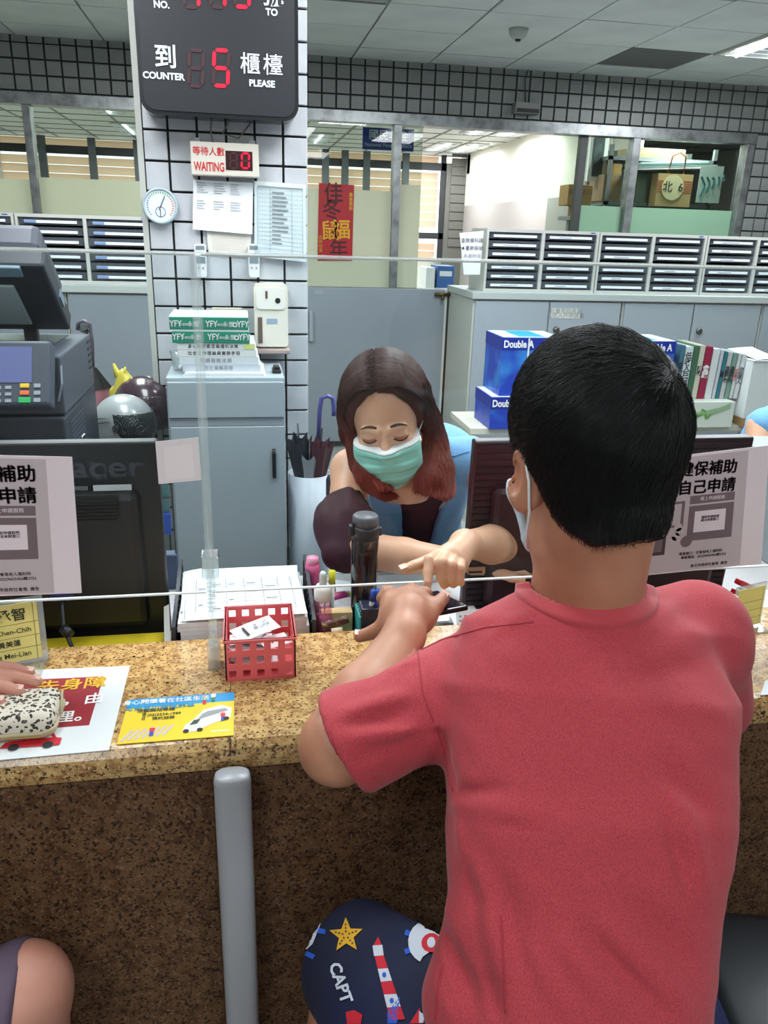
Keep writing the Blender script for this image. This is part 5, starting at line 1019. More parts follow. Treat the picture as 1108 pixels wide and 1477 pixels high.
tag(MB().lathe([(0, 0), (.012, .002), (.016, .012), (.011, .03), (.004, .04), (0, .04)], (.165, 1.50, DZ+.003), 9).obj('crumpled_tissue', WHITE), 'crumpled white tissue on the desk beside the water bottle', 'tissue')
# phone held by the man
# ---------------------------------------------------------------- boxes, binders and shelf behind the brown monitor
SHY = 3.85; t = thing('low_bookshelf', 'low cream shelf carrying the binders and copy paper boxes', 'shelf'); q = P(1040, 612, y=SHY); sz = q.z+.0
MB().bb(1.15, 3.4, SHY-.02, SHY+.38, sz-.035, sz, .003).obj('top', mat('shelf_cream', (208, 204, 190), .5), t)
for x in (1.16, 2.3, 3.36): MB().bb(x, x+.03, SHY, SHY+.36, 0, sz-.035).obj('side_panel', CREAM, t)
BXB = mat('box_royal', (32, 62, 176), .4, noise=(5, (60, 150, 220), .5, .75)); BXT = mat('box_top', (212, 222, 232), .5)
def dabox(px0, pyb, px1, pyt, y, dep, label, base):
    a, b = P(px0, pyb, y=y), P(px1, pyt, y=y); t = thing('paper_box', label, 'box'); z0 = base; z1 = b.z
    MB().bb(a.x, b.x, y, y+dep, z0, z1, .003).obj('carton', BXB, t); MB().bb(a.x-.002, b.x+.002, y-.002, y+dep+.002, z1-.06, z1+.002, .002).obj('lid', mat('box_navy', (24, 44, 148), .4), t)
    MB().bb(a.x+.004, b.x-.004, y+.004, y+dep-.004, z1+.002, z1+.004).obj('lid_panel', BXT, t); MB().bb((a.x+b.x)/2-.07, (a.x+b.x)/2+.07, y+.02, y+dep-.02, z1+.004, z1+.005).obj('top_print', LB, t)
    text('Double A', (a.x+.085 if px0 < 850 else b.x-.10, y-.003, z1-.032), .050, LWt, t, bold=.03, sx=.8); MB().bb((a.x+b.x)/2-.004-.02, (a.x+b.x)/2+.004-.02, y-.0045, y-.002, z0+.004, z1).obj('strap', WPLA, t); return t, z1+.005
_, z_ = dabox(704, 640, 800, 573, 3.80, .28, 'lower blue copy paper box left of the man\'s head', sz); dabox(719, 571, 812, 488, 3.82, .28, 'upper blue copy paper box stacked left of the man\'s head', z_)
_, z_ = dabox(880, 612, 974, 560, 3.82, .28, 'lower blue copy paper box hidden behind the man\'s head', sz); dabox(882, 558, 976, 493, 3.82, .28, 'upper blue copy paper box right of the man\'s head', z_)
bz5 = P(1020, 577, y=3.82).z
t = thing('tea_box', 'white carton with green leaf print under the row of binders', 'box'); a, b = P(984, 611, y=3.78), P(1057, 579, y=3.78)
MB().bb(a.x, b.x+.02, 3.78, 4.12, sz, bz5-.002, .003).obj('carton', mat('carton_white', (214, 220, 210), .5), t); LGN = mat('leaf_green', (104, 160, 70), .5)
MB().prism([(a.x+.03, 3.778, a.z+.05), (a.x+.2, 3.778, a.z+.085), (b.x-.01, 3.778, a.z+.11), (b.x-.01, 3.778, a.z+.08), (a.x+.15, 3.778, a.z+.04)], (0, -.001, 0)).obj('green_stripe', mat('stripe_sage', (150, 180, 140), .5), t)
for k in range(7): q = Vector((a.x+.04+.018*k, 3.777, a.z+.05+.02*math.sin(k*2))); MB().box(q, (.03, .002, .012), Euler((0, k*.9, 0)).to_matrix()).obj('leaf_print', LGN, t)
specs = [(976, 984, 498, (70, 110, 130), 'slate blue binder right against the copy paper box', '低收入戶'), (985, 998, 500, (206, 214, 216), 'white binder with large black characters next to the slate one', '低收入戶證明'), (999, 1008, 499, (60, 104, 76), 'thin green-edged binder in the row', ''), (1008, 1017, 498, (200, 196, 180), 'cream binder left of the crimson one', '補助'),
         (1006, 1018, 500, (150, 30, 64), 'crimson binder in the middle of the row', '會議'), (1018, 1030, 503, (214, 216, 216), 'white binder right of the crimson one', ''), (1030, 1036, 505, (196, 200, 206), 'thin grey folder stack in the row', ''), (1034, 1040, 507, (44, 116, 130), 'teal binder right of the loose folders', '急難'),
         (1040, 1048, 508, (188, 192, 190), 'light grey binder with vertical black lettering', '急難救助'), (1048, 1056, 509, (120, 150, 140), 'sage green binder near the right end', '急難救助'), (1056, 1062, 510, (206, 208, 204), 'pale binder with red lettering near the end', '中低老人'), (1062, 1070, 511, (202, 206, 208), 'last pale binder of the row beside the white box', '中低老人')]
cx_ = P(975, 560, y=3.84).x; end = P(1071, 560, y=3.84).x; tot = sum(max(s[1]-s[0], 5) for s in specs)
for i, (p0, p1, top, c, l_, s_) in enumerate(specs):
    w_ = (end-cx_)/tot*1.0 if 0 else None
x = P(975, 560, y=3.84).x; unit = (P(1066, 560, y=3.84).x-x)/tot
for i, (p0, p1, top, c, l_, s_) in enumerate(specs):
    w_ = max(p1-p0, 5)*unit; lean = math.radians(1.0+.25*i); zt5 = P(p0, top, y=3.86).z; hh = zt5-bz5
    t = thing('binder', l_, 'binder', 'binders in a row beside the copy paper box', loc=(x, 3.86, bz5)); t.rotation_euler = (0, lean*.9, 0); M_ = mat('binder_%d' % i, c, .5)
    dd = .24
    MB().bb(.0005, w_-.0005, 0, .002, 0, hh, .0005).bb(.0005, .0022, 0, dd, 0, hh).bb(w_-.0022, w_-.0005, 0, dd, 0, hh).obj('cover', M_, t); MB().bb(.0025, w_-.0025, .004, dd-.01, .004, hh-.006).obj('pages', WHITE, t)
    if s_: text('\n'.join(s_), (w_/2, -.0008, hh*.52), min(w_*.95, hh*.92/len(s_)/1.05), INK if i not in (4, 10) else (LWt if i == 4 else RED), t, bold=.02, line=.82)
    x += w_+.0012
a, b = P(1072, 600, y=3.80), P(1130, 521, y=3.80)
t = thing('file_box', 'white file box with a torn brown base at the right of the binders', 'box'); MB().bb(a.x, b.x, 3.80, 4.1, sz, b.z, .003).obj('box_body', mat('filebox_white', (218, 222, 222), .6), t); MB().bb(a.x-.004, b.x+.004, 3.796, 4.104, sz, sz+.045).obj('base_tray', mat('kraft_base', (168, 132, 88), .8), t)
MB().bb(a.x-.003, b.x+.003, 3.79, 4.11, b.z, b.z+.004).obj('lid_panel', WHITE, t); MB().sheet([(a.x+.02, 3.8, b.z+.006), (b.x, 3.82, b.z+.006), (b.x-.02, 4.06, b.z+.04), (a.x, 4.05, b.z+.03)], .001, .004).obj('loose_sheet', WHITE, t)
# right edge behind the second monitor
t = thing('drawer_tower', 'grey filing tower at the right edge behind the poster', 'drawer unit'); a, b = P(1099, 880, y=1.55), P(1140, 668, y=1.55)
MB().bb(a.x+.0, a.x+.2, 1.55, 1.8, DZ, b.z, .004).obj('shell', mat('tower_grey', (150, 154, 158), .5), t)
for k in range(5): d = MB().bb(a.x+.008, a.x+.192, 1.543, 1.552, DZ+.012+k*.062, DZ+.066+k*.062, .002).obj('drawer', mat('tower_dark' if k % 2 else 'tower_light', (56, 58, 62) if k % 2 else (196, 198, 200), .4), t)
t = thing('stapler', 'red stapler behind the counter at the right edge', 'stapler'); q = P(1078, 845, y=1.34); R = Euler((0, .45, .3)).to_matrix(); RS = mat('stapler_red', (206, 36, 50), .35)
MB().box((q.x, 1.34, q.z), (.075, .016, .012), R, .003).obj('arm', RS, t); MB().box((q.x-.005, 1.34, q.z-.022), (.07, .018, .010), R, .002).obj('base', RS, t); MB().box((q.x-.002, 1.33, q.z-.010), (.06, .010, .004), R).obj('magazine', CHROME, t)
t = thing('desk_caddy', 'white and blue desk caddy under the red stapler at the right', 'caddy'); q = P(1090, 868, y=1.33); MB().bb(q.x-.05, q.x+.09, 1.30, 1.40, DZ, q.z-.008, .004).obj('box', WPLA, t); MB().bb(q.x-.04, q.x-.015, 1.31, 1.33, q.z-.008, q.z+.03, .002).obj('blue_divider', mat('divider_blue', (50, 130, 200), .4), t); MB().bb(q.x+.02, q.x+.08, 1.305, 1.31, q.z-.04, q.z+.05, .01).obj('rear_card', WPLA, t)
# black stool under the man
t = thing('office_chair', 'black padded swivel stool the man in red sits on', 'stool'); sc_ = (.40, .47)
ST = mat('stool_vinyl', (30, 31, 36), .35)
MB().lathe([(0, -.05), (.19, -.05), (.215, -.03), (.215, -.01), (.19, .0), (0, .0)], (sc_[0], sc_[1], .47), 40).obj('seat', ST, t, True)
MB().lathe([(0, 0), (.03, 0), (.03, .36), (0, .36)], (sc_[0], sc_[1], .06), 16).obj('column', CHROME, t, True)
for k in range(5): an = k*1.2566+.3; MB().tube([(sc_[0], sc_[1], .09), (sc_[0]+.26*math.cos(an), sc_[1]+.26*math.sin(an), .05)], [.02, .012], 8).lathe([(0, 0), (.022, 0), (.022, .04), (0, .04)], (sc_[0]+.26*math.cos(an), sc_[1]+.26*math.sin(an), 0), 12).obj('leg', BLACK, t, True)
t = thing('vinyl_armchair', 'dark vinyl chair seat at the lower right behind the man', 'chair'); c = P(1075, 1440, z=.5)
MB().box((.77, .66, .44), (.32, .36, .07), Euler((0, 0, -.25)).to_matrix(), .03).obj('seat', mat('chair_vinyl', (44, 47, 52), .4), t, True)
for dx, dy in ((-.14, -.15), (.14, -.15), (-.14, .15), (.14, .15)): MB().tube([(.77+dx, .66+dy, .41), (.77+dx*1.1, .66+dy*1.1, 0)], .014, 8).obj('leg', BLACK, t)
MB().box((.84, .46, .40), (.30, .05, .10), Euler((0, 0, -.25)).to_matrix(), .02).obj('front_bolster', mat('chair_vinyl_dark', (34, 34, 42), .4), t, True)
tag(MB().bb(.62, 2.9, .85, .93, 0, .12, .01).obj('foot_step', mat('step_grey', (104, 104, 98), .6)), 'low grey footrest along the counter base at the right', 'footrest')
# ---------------------------------------------------------------- people
def rot_from(fwd, xhint):
    y = Vector(fwd).normalized(); x = Vector(xhint); x = (x-y*x.dot(y)).normalized(); z = x.cross(y); return Matrix((x, y, z)).transposed()
def local(G, c, R, s): return np.tensordot(np.array(R.transposed(), np.float32), G-A3(c), 1)/(s if np.isscalar(s) else A3(s))
def head_f(Q, female=False, mask_bulge=False):
    """head in its own frame: x to its right, y forward, z up, origin between the ears"""
    d = ell(Q, (0, -.012, .048), (.076, .094, .084)); d = smin(d, ell(Q, (0, -.03, .03), (.07, .075, .075)), .02)
    face = ell(Q, (0, .035, -.02), (.060, .062, .082)); d = smin(d, face, .025)
    jaw = ell(Q, (0, .04, -.070), (.044 if female else .05, .048, .036)); d = smin(d, jaw, .02)
    d = smin(d, ell(Q, (0, .082, -.092), (.018, .014, .014)), .02)
    nose = cap(Q, (0, .092, .012), (0, .110, -.022), .007, .011); d = smin(d, nose, .012)
    for s in (-1, 1):
        d = smin(d, ell(Q, (s*.011, .102, -.026), (.007, .009, .007)), .005)
        d = smax(d, -ell(Q, (s*.031, .104, .008), (.019, .012, .012)), .012)       # eye sockets
        d = smin(d, ell(Q, (s*.031, .077, .008), (.016, .014, .0125)), .004)      # closed lids
        d = smin(d, ell(Q, (s*.038, .068, -.02), (.022, .018, .018)), .015)       # cheeks
        d = smin(d, cap(Q, (s*.012, .092, .026), (s*.045, .080, .028), .006, .004), .012)
        ear = ell(Q, (s*.083, -.005, .0), (.010, .023, .036), Euler((.15, 0, s*-.5)).to_matrix()); ear = smax(ear, -ell(Q, (s*.093, .002, .004), (.009, .012, .020)), .004)
        ear = smin(ear, ell(Q, (s*.080, .006, -.028), (.007, .009, .009)), .006); d = smin(d, ear, .006)
    d = smin(d, ell(Q, (0, .096, -.058), (.022, .010, .007)), .006)
    return d
def hair_obj(name, strands, radius, m, parent, tip=.25):
    """strands: array (n, k, 3) of world points"""
    n, k, _ = strands.shape; hc = bpy.data.hair_curves.new(name); hc.add_curves([k]*n)
    hc.attributes['position'].data.foreach_set('vector', strands.astype(np.float32).ravel()) if 'position' in hc.attributes else None
    rad = hc.attributes.get('radius') or hc.attributes.new('radius', 'FLOAT', 'POINT')
    rad.data.foreach_set('value', np.tile(radius*np.linspace(1, tip, k), n).astype(np.float32)); hc.materials.append(m)
    o = bpy.data.objects.new(name, hc); COL.objects.link(o); o.parent = parent; o['kind'] = 'stuff'; return o
def hairmat(name, col, rough, col2=None, z0=0, z1=1, spec=.5):
    m_ = mat(name, col, rough); b = m_.node_tree.nodes['Principled BSDF']; b.inputs['Specular IOR Level'].default_value = spec; N, L = m_.node_tree.nodes, m_.node_tree.links
    if col2:
        g = N.new('ShaderNodeNewGeometry'); s = N.new('ShaderNodeSeparateXYZ'); r = N.new('ShaderNodeMapRange'); r.inputs[1].default_value = z0; r.inputs[2].default_value = z1; mx = N.new('ShaderNodeMix'); mx.data_type = 'RGBA'; mx.inputs[6].default_value = lin(col); mx.inputs[7].default_value = lin(col2)
        n = N.new('ShaderNodeTexNoise'); n.inputs['Scale'].default_value = 60; ad = N.new('ShaderNodeMath'); ad.operation = 'MULTIPLY_ADD'; ad.inputs[1].default_value = .5; ad.inputs[2].default_value = -.25
        tc = N.new('ShaderNodeTexCoord'); L.new(tc.outputs['Object'], n.inputs['Vector']); L.new(n.outputs['Fac'], ad.inputs[0]); a2 = N.new('ShaderNodeMath'); a2.operation = 'ADD'; a2.use_clamp = True
        L.new(g.outputs['Position'], s.inputs[0]); L.new(s.outputs['Z'], r.inputs[0]); L.new(r.outputs[0], a2.inputs[0]); L.new(ad.outputs[0], a2.inputs[1]); L.new(a2.outputs[0], mx.inputs[0]); L.new(mx.outputs[2], b.inputs['Base Color'])
    return m_
def bounds(pts, r):
    a = np.array([list(p) for p in pts]); return a.min(0)-r, a.max(0)+r
from mathutils.bvhtree import BVHTree
class Decal:
    """flat print laid onto a cloth surface along the line of sight of one of its painters"""
    def __init__(s, o): 
        me = o.data; s.t = BVHTree.FromPolygons([v.co.copy() for v in me.vertices], [tuple(p.vertices) for p in me.polygons]); s.o = o
    def hit(s, px, py, lift):
        d = (RT*((px-554)/F_)+UP*(-(py-738.5)/F_)+FW).normalized(); h, n, i, _ = s.t.ray_cast(Vector((0, 0, H)), d)
        if h is None: return None
        if n.dot(d) > 0: n = -n
        return h+n*lift
    def poly(s, pts, m_, parent, name='print', lift=.0012, step=4):
        bm = bmesh.new(); vs = [bm.verts.new((x, y, 0)) for x, y in pts]; f = bm.faces.new(vs); bmesh.ops.triangulate(bm, faces=[f]); s._fin(bm, m_, parent, name, lift, step)
    def _fin(s, bm, m_, parent, name, lift, step):
        for _ in range(5):
            e = [e for e in bm.edges if e.calc_length() > step]
            if not e: break
            bmesh.ops.subdivide_edges(bm, edges=e, cuts=1); bmesh.ops.triangulate(bm, faces=bm.faces[:])
        bad = []
        for v in bm.verts:
            h = s.hit(v.co.x, v.co.y, lift)
            if h is None: bad.append(v)
            else: v.co = h
        if bad: bmesh.ops.delete(bm, geom=bad, context='VERTS')
        if not bm.faces: bm.free(); return
        me = bpy.data.meshes.new(name); bm.to_mesh(me); bm.free(); link(name, me, m_, parent)
    def text(s, body, cx, cy, size, ang, m_, parent, lift=.0014, bold=.02, sx=1):
        cu = bpy.data.curves.new('tmp', 'FONT'); cu.body = body; cu.size = size; cu.align_x = 'CENTER'; cu.align_y = 'CENTER'; cu.offset = bold*size; cu.resolution_u = 2; o = bpy.data.objects.new('tmp', cu); COL.objects.link(o)
        bpy.context.view_layer.update(); me = bpy.data.meshes.new_from_object(o.evaluated_get(bpy.context.evaluated_depsgraph_get())); bpy.data.objects.remove(o)
        bm = bmesh.new(); bm.from_mesh(me); c, si = math.cos(ang), math.sin(ang)
        for v in bm.verts: x, y = v.co.x*sx, -v.co.y; v.co = (cx+x*c-y*si, cy+x*si+y*c, 0)
        bmesh.ops.triangulate(bm, faces=bm.faces[:]); s._fin(bm, m_, parent, 'lettering', lift, 3)
def nail(p, nrm, along, w_, l_, parent, m_):
    n = Vector(nrm).normalized(); a = Vector(along).normalized(); a = (a-n*a.dot(n)).normalized(); b = n.cross(a); R = Matrix((b, a, n)).transposed()
    MB().box(p, (w_, l_, .0012), R, .0005).obj('nail', m_, parent)
NAIL = mat('nail_pink', (232, 190, 176), .25)
# ================================================================ the man in the red shirt
SKM = mat('skin_man', (186, 132, 104), .5, sub=.08, noise=(14, (170, 112, 86), .35, .7), bump=(500, .12, .0006))
man = thing('person', 'seated man in a red t-shirt and navy shorts seen from behind at the counter', 'person')
hc_ = D(846, 681, .875); HR = rot_from((-.14, 1, -.22), (1, .12, .04)); HS = .965; HV = np.array((.965, .965, 1.03))
nb = D(862, 868, .90); nb.y += .03
S_L = D(655, 998, .965); E_L = D(487, 1076, .885); W_L = D(583, 917, 1.0)
S_R = Vector((.555, .80, 1.0)); E_R = Vector((.635, .86, .81)); W_R = Vector((.58, 1.02, .84))
SPINE = [(.300, .47, .44), (.295, .49, .58), (.318, .555, .74), (.360, .655, .88), (.382, .735, .97), (.392, .785, 1.03), (.395, .81, 1.06)]
SW_ = [.140, .146, .130, .152, .168, .140, .070]; SD_ = [.09, .125, .110, .115, .105, .075, .05]
side = (1, -.08, .10)
palm = [D(589, 888, 1.04), D(588, 868, 1.08)]
FIN = {'thumb': ([D(612, 893, 1.035), D(628, 875, 1.065), D(640, 862, 1.09)], [.0125, .011, .0092]),
       'index': ([D(604, 862, 1.09), D(613, 857, 1.125), D(614, 866, 1.15)], [.0115, .0105, .009]),
       'middle': ([D(590, 858, 1.09), D(594, 852, 1.13), D(590, 862, 1.155)], [.0115, .0105, .009]),
       'ring': ([D(572, 864, 1.08), D(559, 855, 1.105), D(552, 863, 1.10)], [.0115, .0102, .0092]),
       'little': ([D(565, 902, 1.035), D(541, 911, 1.045), D(519, 918, 1.05)], [.0115, .0098, .0082])}
def arm(G, S, E, W, r): return smin(cap(G, S, E, r[0], r[1]), chain(G, [E, E*.6+W*.4, W], [r[1], r[2], r[3]], .01), .015)
def man_hand(G):
    d = cap(G, W_L, palm[0], .026, .027); d = smin(d, chain(G, [palm[0], palm[1]], [.028, .022], .01), .015)
    d = smin(d, chain(G, [D(608, 892, 1.05), D(608, 868, 1.08)], [.019, .015]), .012); d = smin(d, chain(G, [D(566, 896, 1.045), D(565, 868, 1.075)], [.020, .016]), .012)
    for k, (p, r) in FIN.items():
        f = chain(G, p, r, .004); d = smin(d, f, .009)
    return d
def man_skin(G):
    Q = local(G, hc_, HR, HV); d = head_f(Q)*HS
    nt = hc_ + HR @ Vector((0, -.025, -.05)); d = smin(d, cap(G, nt, nb, .060, .064), .03)
    d = smin(d, cap(G, nb, nb+Vector((0, .025, -.06)), .058, .05), .015); return d
def man_body(G):
    d = loft(G, SPINE, [w_-.012 for w_ in SW_], [w_-.01 for w_ in SD_], side); d = smin(d, cap(G, S_L, S_R, .05), .03)
    d = smax(d, .60-G[2], .01)
    d = smin(d, arm(G, S_L, E_L, W_L, (.050, .041, .042, .025)), .02); d = smin(d, arm(G, S_R, E_R, W_R, (.050, .041, .040, .025)), .02)
    return d
HIPL, KL, FL = Vector((.245, .53, .60)), Vector((.125, .835, .490)), Vector((.10, .80, .08)); HIPR, KR, FR = Vector((.43, .53, .56)), Vector((.56, .83, .49)), Vector((.58, .80, .08))
def man_legs(G):
    d = None
    for h, k, f in ((HIPL, KL, FL), (HIPR, KR, FR)):
        e = smin(cap(G, h, k, .078, .056), chain(G, [k, k*.7+f*.3+Vector((0, -.012, 0)), f], [.054, .055, .034], .01), .015); e = smin(e, cap(G, f, f+Vector((0, .10, -.045)), .034, .026), .015); e = np.maximum(e, .0-G[2]+.004); d = e if d is None else np.minimum(d, e)
    return d
blocks = [(man_skin, np.array(hc_)-(.15, .16, .22), np.array(hc_)+(.15, .17, .17), .0032)]
lo, hi = bounds([E_L, W_L, palm[0], palm[1]]+[p for f in FIN.values() for p in f[0]], .05)
Cu = S_L*.35+E_L*.65
def arm_l(G): return smin(arm(G, S_L, E_L, W_L, (.050, .041, .042, .025)), man_hand(G), .012)
blocks.append((arm_l, lo, hi, .0026))
blocks.append((man_body, np.array((.13, .38, .42)), np.array((.72, 1.0, 1.12)), .009))
def arm_r(G):
    d = arm(G, S_R, E_R, W_R, (.050, .041, .040, .025)); pr = W_R+Vector((-.03, .06, -.012)); d = smin(d, cap(G, W_R, pr, .024, .024), .012)
    for k in range(4): d = smin(d, chain(G, [pr+Vector((-.024+.016*k, .01, 0)), pr+Vector((-.03+.018*k, .045+.004*(k in (1, 2)), -.004)), pr+Vector((-.032+.018*k, .068, -.014))], [.0095, .0085, .007], .003), .006)
    return smin(d, chain(G, [pr+Vector((-.02, -.02, 0)), pr+Vector((-.05, .012, -.006)), pr+Vector((-.055, .035, -.010))], [.011, .0095, .008], .004), .008)
lo, hi = bounds([E_R, W_R, W_R+Vector((-.03, .14, 0))], .06); blocks.append((arm_r, lo, hi, .004))
blocks.append((man_legs, np.array((.0, .38, 0)), np.array((.72, 1.0, .64)), .008))
link('body', net_mesh('body', blocks), SKM, man)
dn = -FW
nail(FIN['thumb'][0][2]+Vector((.0, -.004, .0075)), (0, -.5, 1), FIN['thumb'][0][2]-FIN['thumb'][0][1], .010, .012, man, NAIL)
nail(FIN['little'][0][2]+Vector((-.002, -.001, .0070)), (0, -.3, 1), FIN['little'][0][2]-FIN['little'][0][1], .008, .009, man, NAIL)
# shirt
def fold(G, a, b, w_, amp):
    """a soft ridge (amp>0) or crease along the segment a-b"""
    a_, b_ = A3(a), A3(b); ba = b_-a_; pa = G-a_; h = np.clip((pa*ba).sum(0)/float((ba*ba).sum()), 0, 1); q = ((pa-ba*h)**2).sum(0); return 1.7*amp*np.exp(-q/(w_*w_))*np.sin(np.pi*np.clip(h*.9+.05, 0, 1))
axu = np.array(E_L-S_L); axu = axu/np.linalg.norm(axu)
def shirt_f(G, off=0):
    d = loft(G, SPINE, SW_, SD_, side, 2.4)
    d = smin(d, cap(G, S_L, S_R, .052), .035)
    sc1 = S_L+(E_L-S_L)*1.04; sc2 = S_R+(E_R-S_R)*.8
    d = smin(d, cap(G, S_L, sc1, .056, .060), .028); d = smin(d, cap(G, S_R, sc2, .060, .064), .045)
    tr = nb+Vector((0, -.02, -.035)); d = smin(d, cap(G, tr, S_L+Vector((.05, -.01, .012)), .050, .044), .035); d = smin(d, cap(G, tr, S_R+Vector((-.05, -.01, .006)), .048, .042), .035)
    bl_ = D(672, 1440, .80); d = smin(d, cap(G, bl_, bl_+Vector((.01, .02, .07)), .040, .02), .035)
    return d-.002-off
HEMN = (D(545, 1168, 1)-Vector((0, 0, H))).cross(D(474, 1040, 1)-Vector((0, 0, H))).normalized(); HEMN = HEMN if HEMN.dot(-RT) > 0 else -HEMN; HEMN = (HEMN+FW*.25).normalized(); HEMP = D(509, 1104, .87)
_v, _q = surface_net(shirt_f, (.0, .34, .49), (.72, 1.0, 1.16), .014); _cb = BVHTree.FromPolygons([Vector(p) for p in _v.tolist()], _q.tolist())
def onshirt(px, py):
    d = (RT*((px-554)/F_)+UP*(-(py-738.5)/F_)+FW).normalized(); h = _cb.ray_cast(Vector((0, 0, H)), d)[0]; return h if h else D(px, py, .85)
FOLDS = [((654, 1160), (775, 1172), .010, .005), ((656, 1176), (760, 1192), .008, -.005), ((655, 1146), (730, 1140), .009, -.004), ((660, 1170), (700, 1300), .010, .005), ((700, 1300), (732, 1420), .010, .005), ((672, 1200), (690, 1330), .008, -.004), ((720, 1260), (770, 1420), .012, -.004), ((862, 1320), (990, 1452), .010, .006), ((845, 1345), (965, 1470), .008, -.005), ((800, 1340), (900, 1470), .012, .005), ((900, 1290), (1005, 1400), .012, -.004), ((740, 1330), (830, 1470), .010, .004), ((971, 1138), (1018, 1290), .012, .005), ((955, 1160), (1000, 1300), .010, -.004), ((940, 1100), (1030, 1180), .012, -.003), ((898, 955), (1040, 905), .016, .004), ((880, 990), (1030, 960), .016, -.003), ((930, 1010), (1050, 1030), .014, .003), ((700, 940), (800, 960), .02, .003), ((494, 1030), (590, 1000), .008, .005), ((490, 1048), (600, 1022), .007, -.004), ((505, 1066), (640, 1050), .009, .005), ((515, 1086), (640, 1078), .007, -.004), ((520, 1110), (650, 1100), .009, .004), ((548, 1140), (656, 1118), .008, -.005), ((600, 950), (640, 1080), .007, -.003), ((640, 1080), (655, 1150), .007, -.004), ((560, 975), (610, 945), .007, .004), ((640, 1340), (690, 1460), .010, -.008), ((625, 1400), (660, 1477), .008, .005), ((700, 1400), (720, 1477), .008, -.005), ((760, 885), (700, 930), .008, .003), ((985, 860), (930, 920), .010, .003)]
FOLD3 = [(onshirt(*a), onshirt(*b), w_, am) for a, b, w_, am in FOLDS]
def shirt(G):
    d = shirt_f(G)
    # sleeve ends
    d = smax(d, np.where((G[0] < S_L.x-.02) & (G[2] > .76) & (G[1] > .60), ((G-A3(HEMP))*A3(HEMN)).sum(0), -1), .006)
    for S, E, k in ((S_R, E_R, .74),):
        a = np.array(E-S); L_ = np.linalg.norm(a); a /= L_; t = (G*A3(a)).sum(0)-float(np.dot(a, S)); q = G-A3(S); rad = np.sqrt(np.maximum((q*q).sum(0)-t*t, 0))
        reg = np.where(rad < .10, t-k*L_, -1) ; d = smax(d, reg, .006)
    # neck opening
    d = smax(d, -cap(G, nb+Vector((-.002, .001, .006)), nb+Vector((.0, .028, .16)), .0665, .078), .008)
    # hem
    d = smax(d, .52+.10*(G[1]-.5)-G[2], .01)
    # body folds: tension from the left armpit, across the back, and gathers at the waist
    for a, b, w_, am in FOLD3: d = d-fold(G, a, b, w_, am*.95)
    d = d+.0022*wob(G, 26, 5)+.0008*wob(G, 75, 9)
    return d
SHM_ = mat('shirt_red', (182, 60, 68), .85, sheen=.12, noise=(700, (154, 46, 59), .4, .62), bump=(900, .3, .0008))
lo = np.array((.02, .34, .49)); hi = np.array((.72, 1.0, 1.16))
shirt_o = link('shirt', net_mesh('shirt', [(shirt, lo, hi, .0046)]), SHM_, man)
SEAM = mat('shirt_seam', (160, 46, 60), .85)
bt = BVHTree.FromPolygons([v.co.copy() for v in shirt_o.data.vertices], [tuple(p.vertices) for p in shirt_o.data.polygons])
def seam(pxs, r, parent, lift=.0, m_=SEAM, name='seam'):
    pts = []
    for i in range(len(pxs)-1):
        for k in range(8):
            a, b = pxs[i], pxs[i+1]; px, py = a[0]+(b[0]-a[0])*k/8, a[1]+(b[1]-a[1])*k/8; d = (RT*((px-554)/F_)+UP*(-(py-738.5)/F_)+FW).normalized(); h, n, _, _ = bt.ray_cast(Vector((0, 0, H)), d)
            if h: pts.append(h-d*lift)
    if len(pts) > 2: MB().tube(pts, r, 6).obj(name, m_, parent, True)
# collar rib: ring around the neck opening, found on the shirt itself
def collar_ring(rad, up, r, name, m_):
    pts = []; ax_ = Vector((0.0, .03, .16)).normalized(); c = nb+Vector((-.001, .025, 0)); u = Vector((1, 0, 0)); u = (u-ax_*u.dot(ax_)).normalized(); v = ax_.cross(u)
    for k in range(49):
        a = 2*math.pi*k/48; dr = (u*math.cos(a)+v*math.sin(a)); o = c+dr*rad+ax_*.12; h, n, _, _ = bt.ray_cast(o, -ax_)
        if h: pts.append(h+n*up if n.dot(ax_) > 0 else h-n*up)
    for _ in range(3): pts = [pts[0]]+[(pts[i-1]+pts[i]*2+pts[i+1])/4 for i in range(1, len(pts)-1)]+[pts[-1]]
    if len(pts) > 10: MB().tube(pts, r, 8, True, .45).obj(name, m_, man, True)
def neck_hole(G): return cap(G, nb+Vector((-.002, .001, .006)), nb+Vector((.0, .028, .16)), .0665, .078)
def collar_f(G):
    o = neck_hole(G); d = smax(shirt_f(G)-.0055, o-.0165, .002); return np.maximum(d, -(o+.0005))
link('collar', net_mesh('collar', [(collar_f, np.array(nb)-(.12, .14, .07), np.array(nb)+(.12, .16, .12), .0026)]), mat('collar_red', (176, 58, 66), .85, sheen=.3, bump=(700, .4, .0006)), man)
seam([(770, 897), (700, 905), (640, 922), (603, 940)], .0012, man); seam([(603, 940), (610, 1000), (640, 1080), (655, 1150)], .0011, man); seam([(476, 1050), (490, 1100), (520, 1150), (560, 1160)], .0010, man)
seam([(722, 1320), (727, 1400), (730, 1470)], .0012, man); seam([(640, 1392), (632, 1430), (628, 1476)], .0013, man)
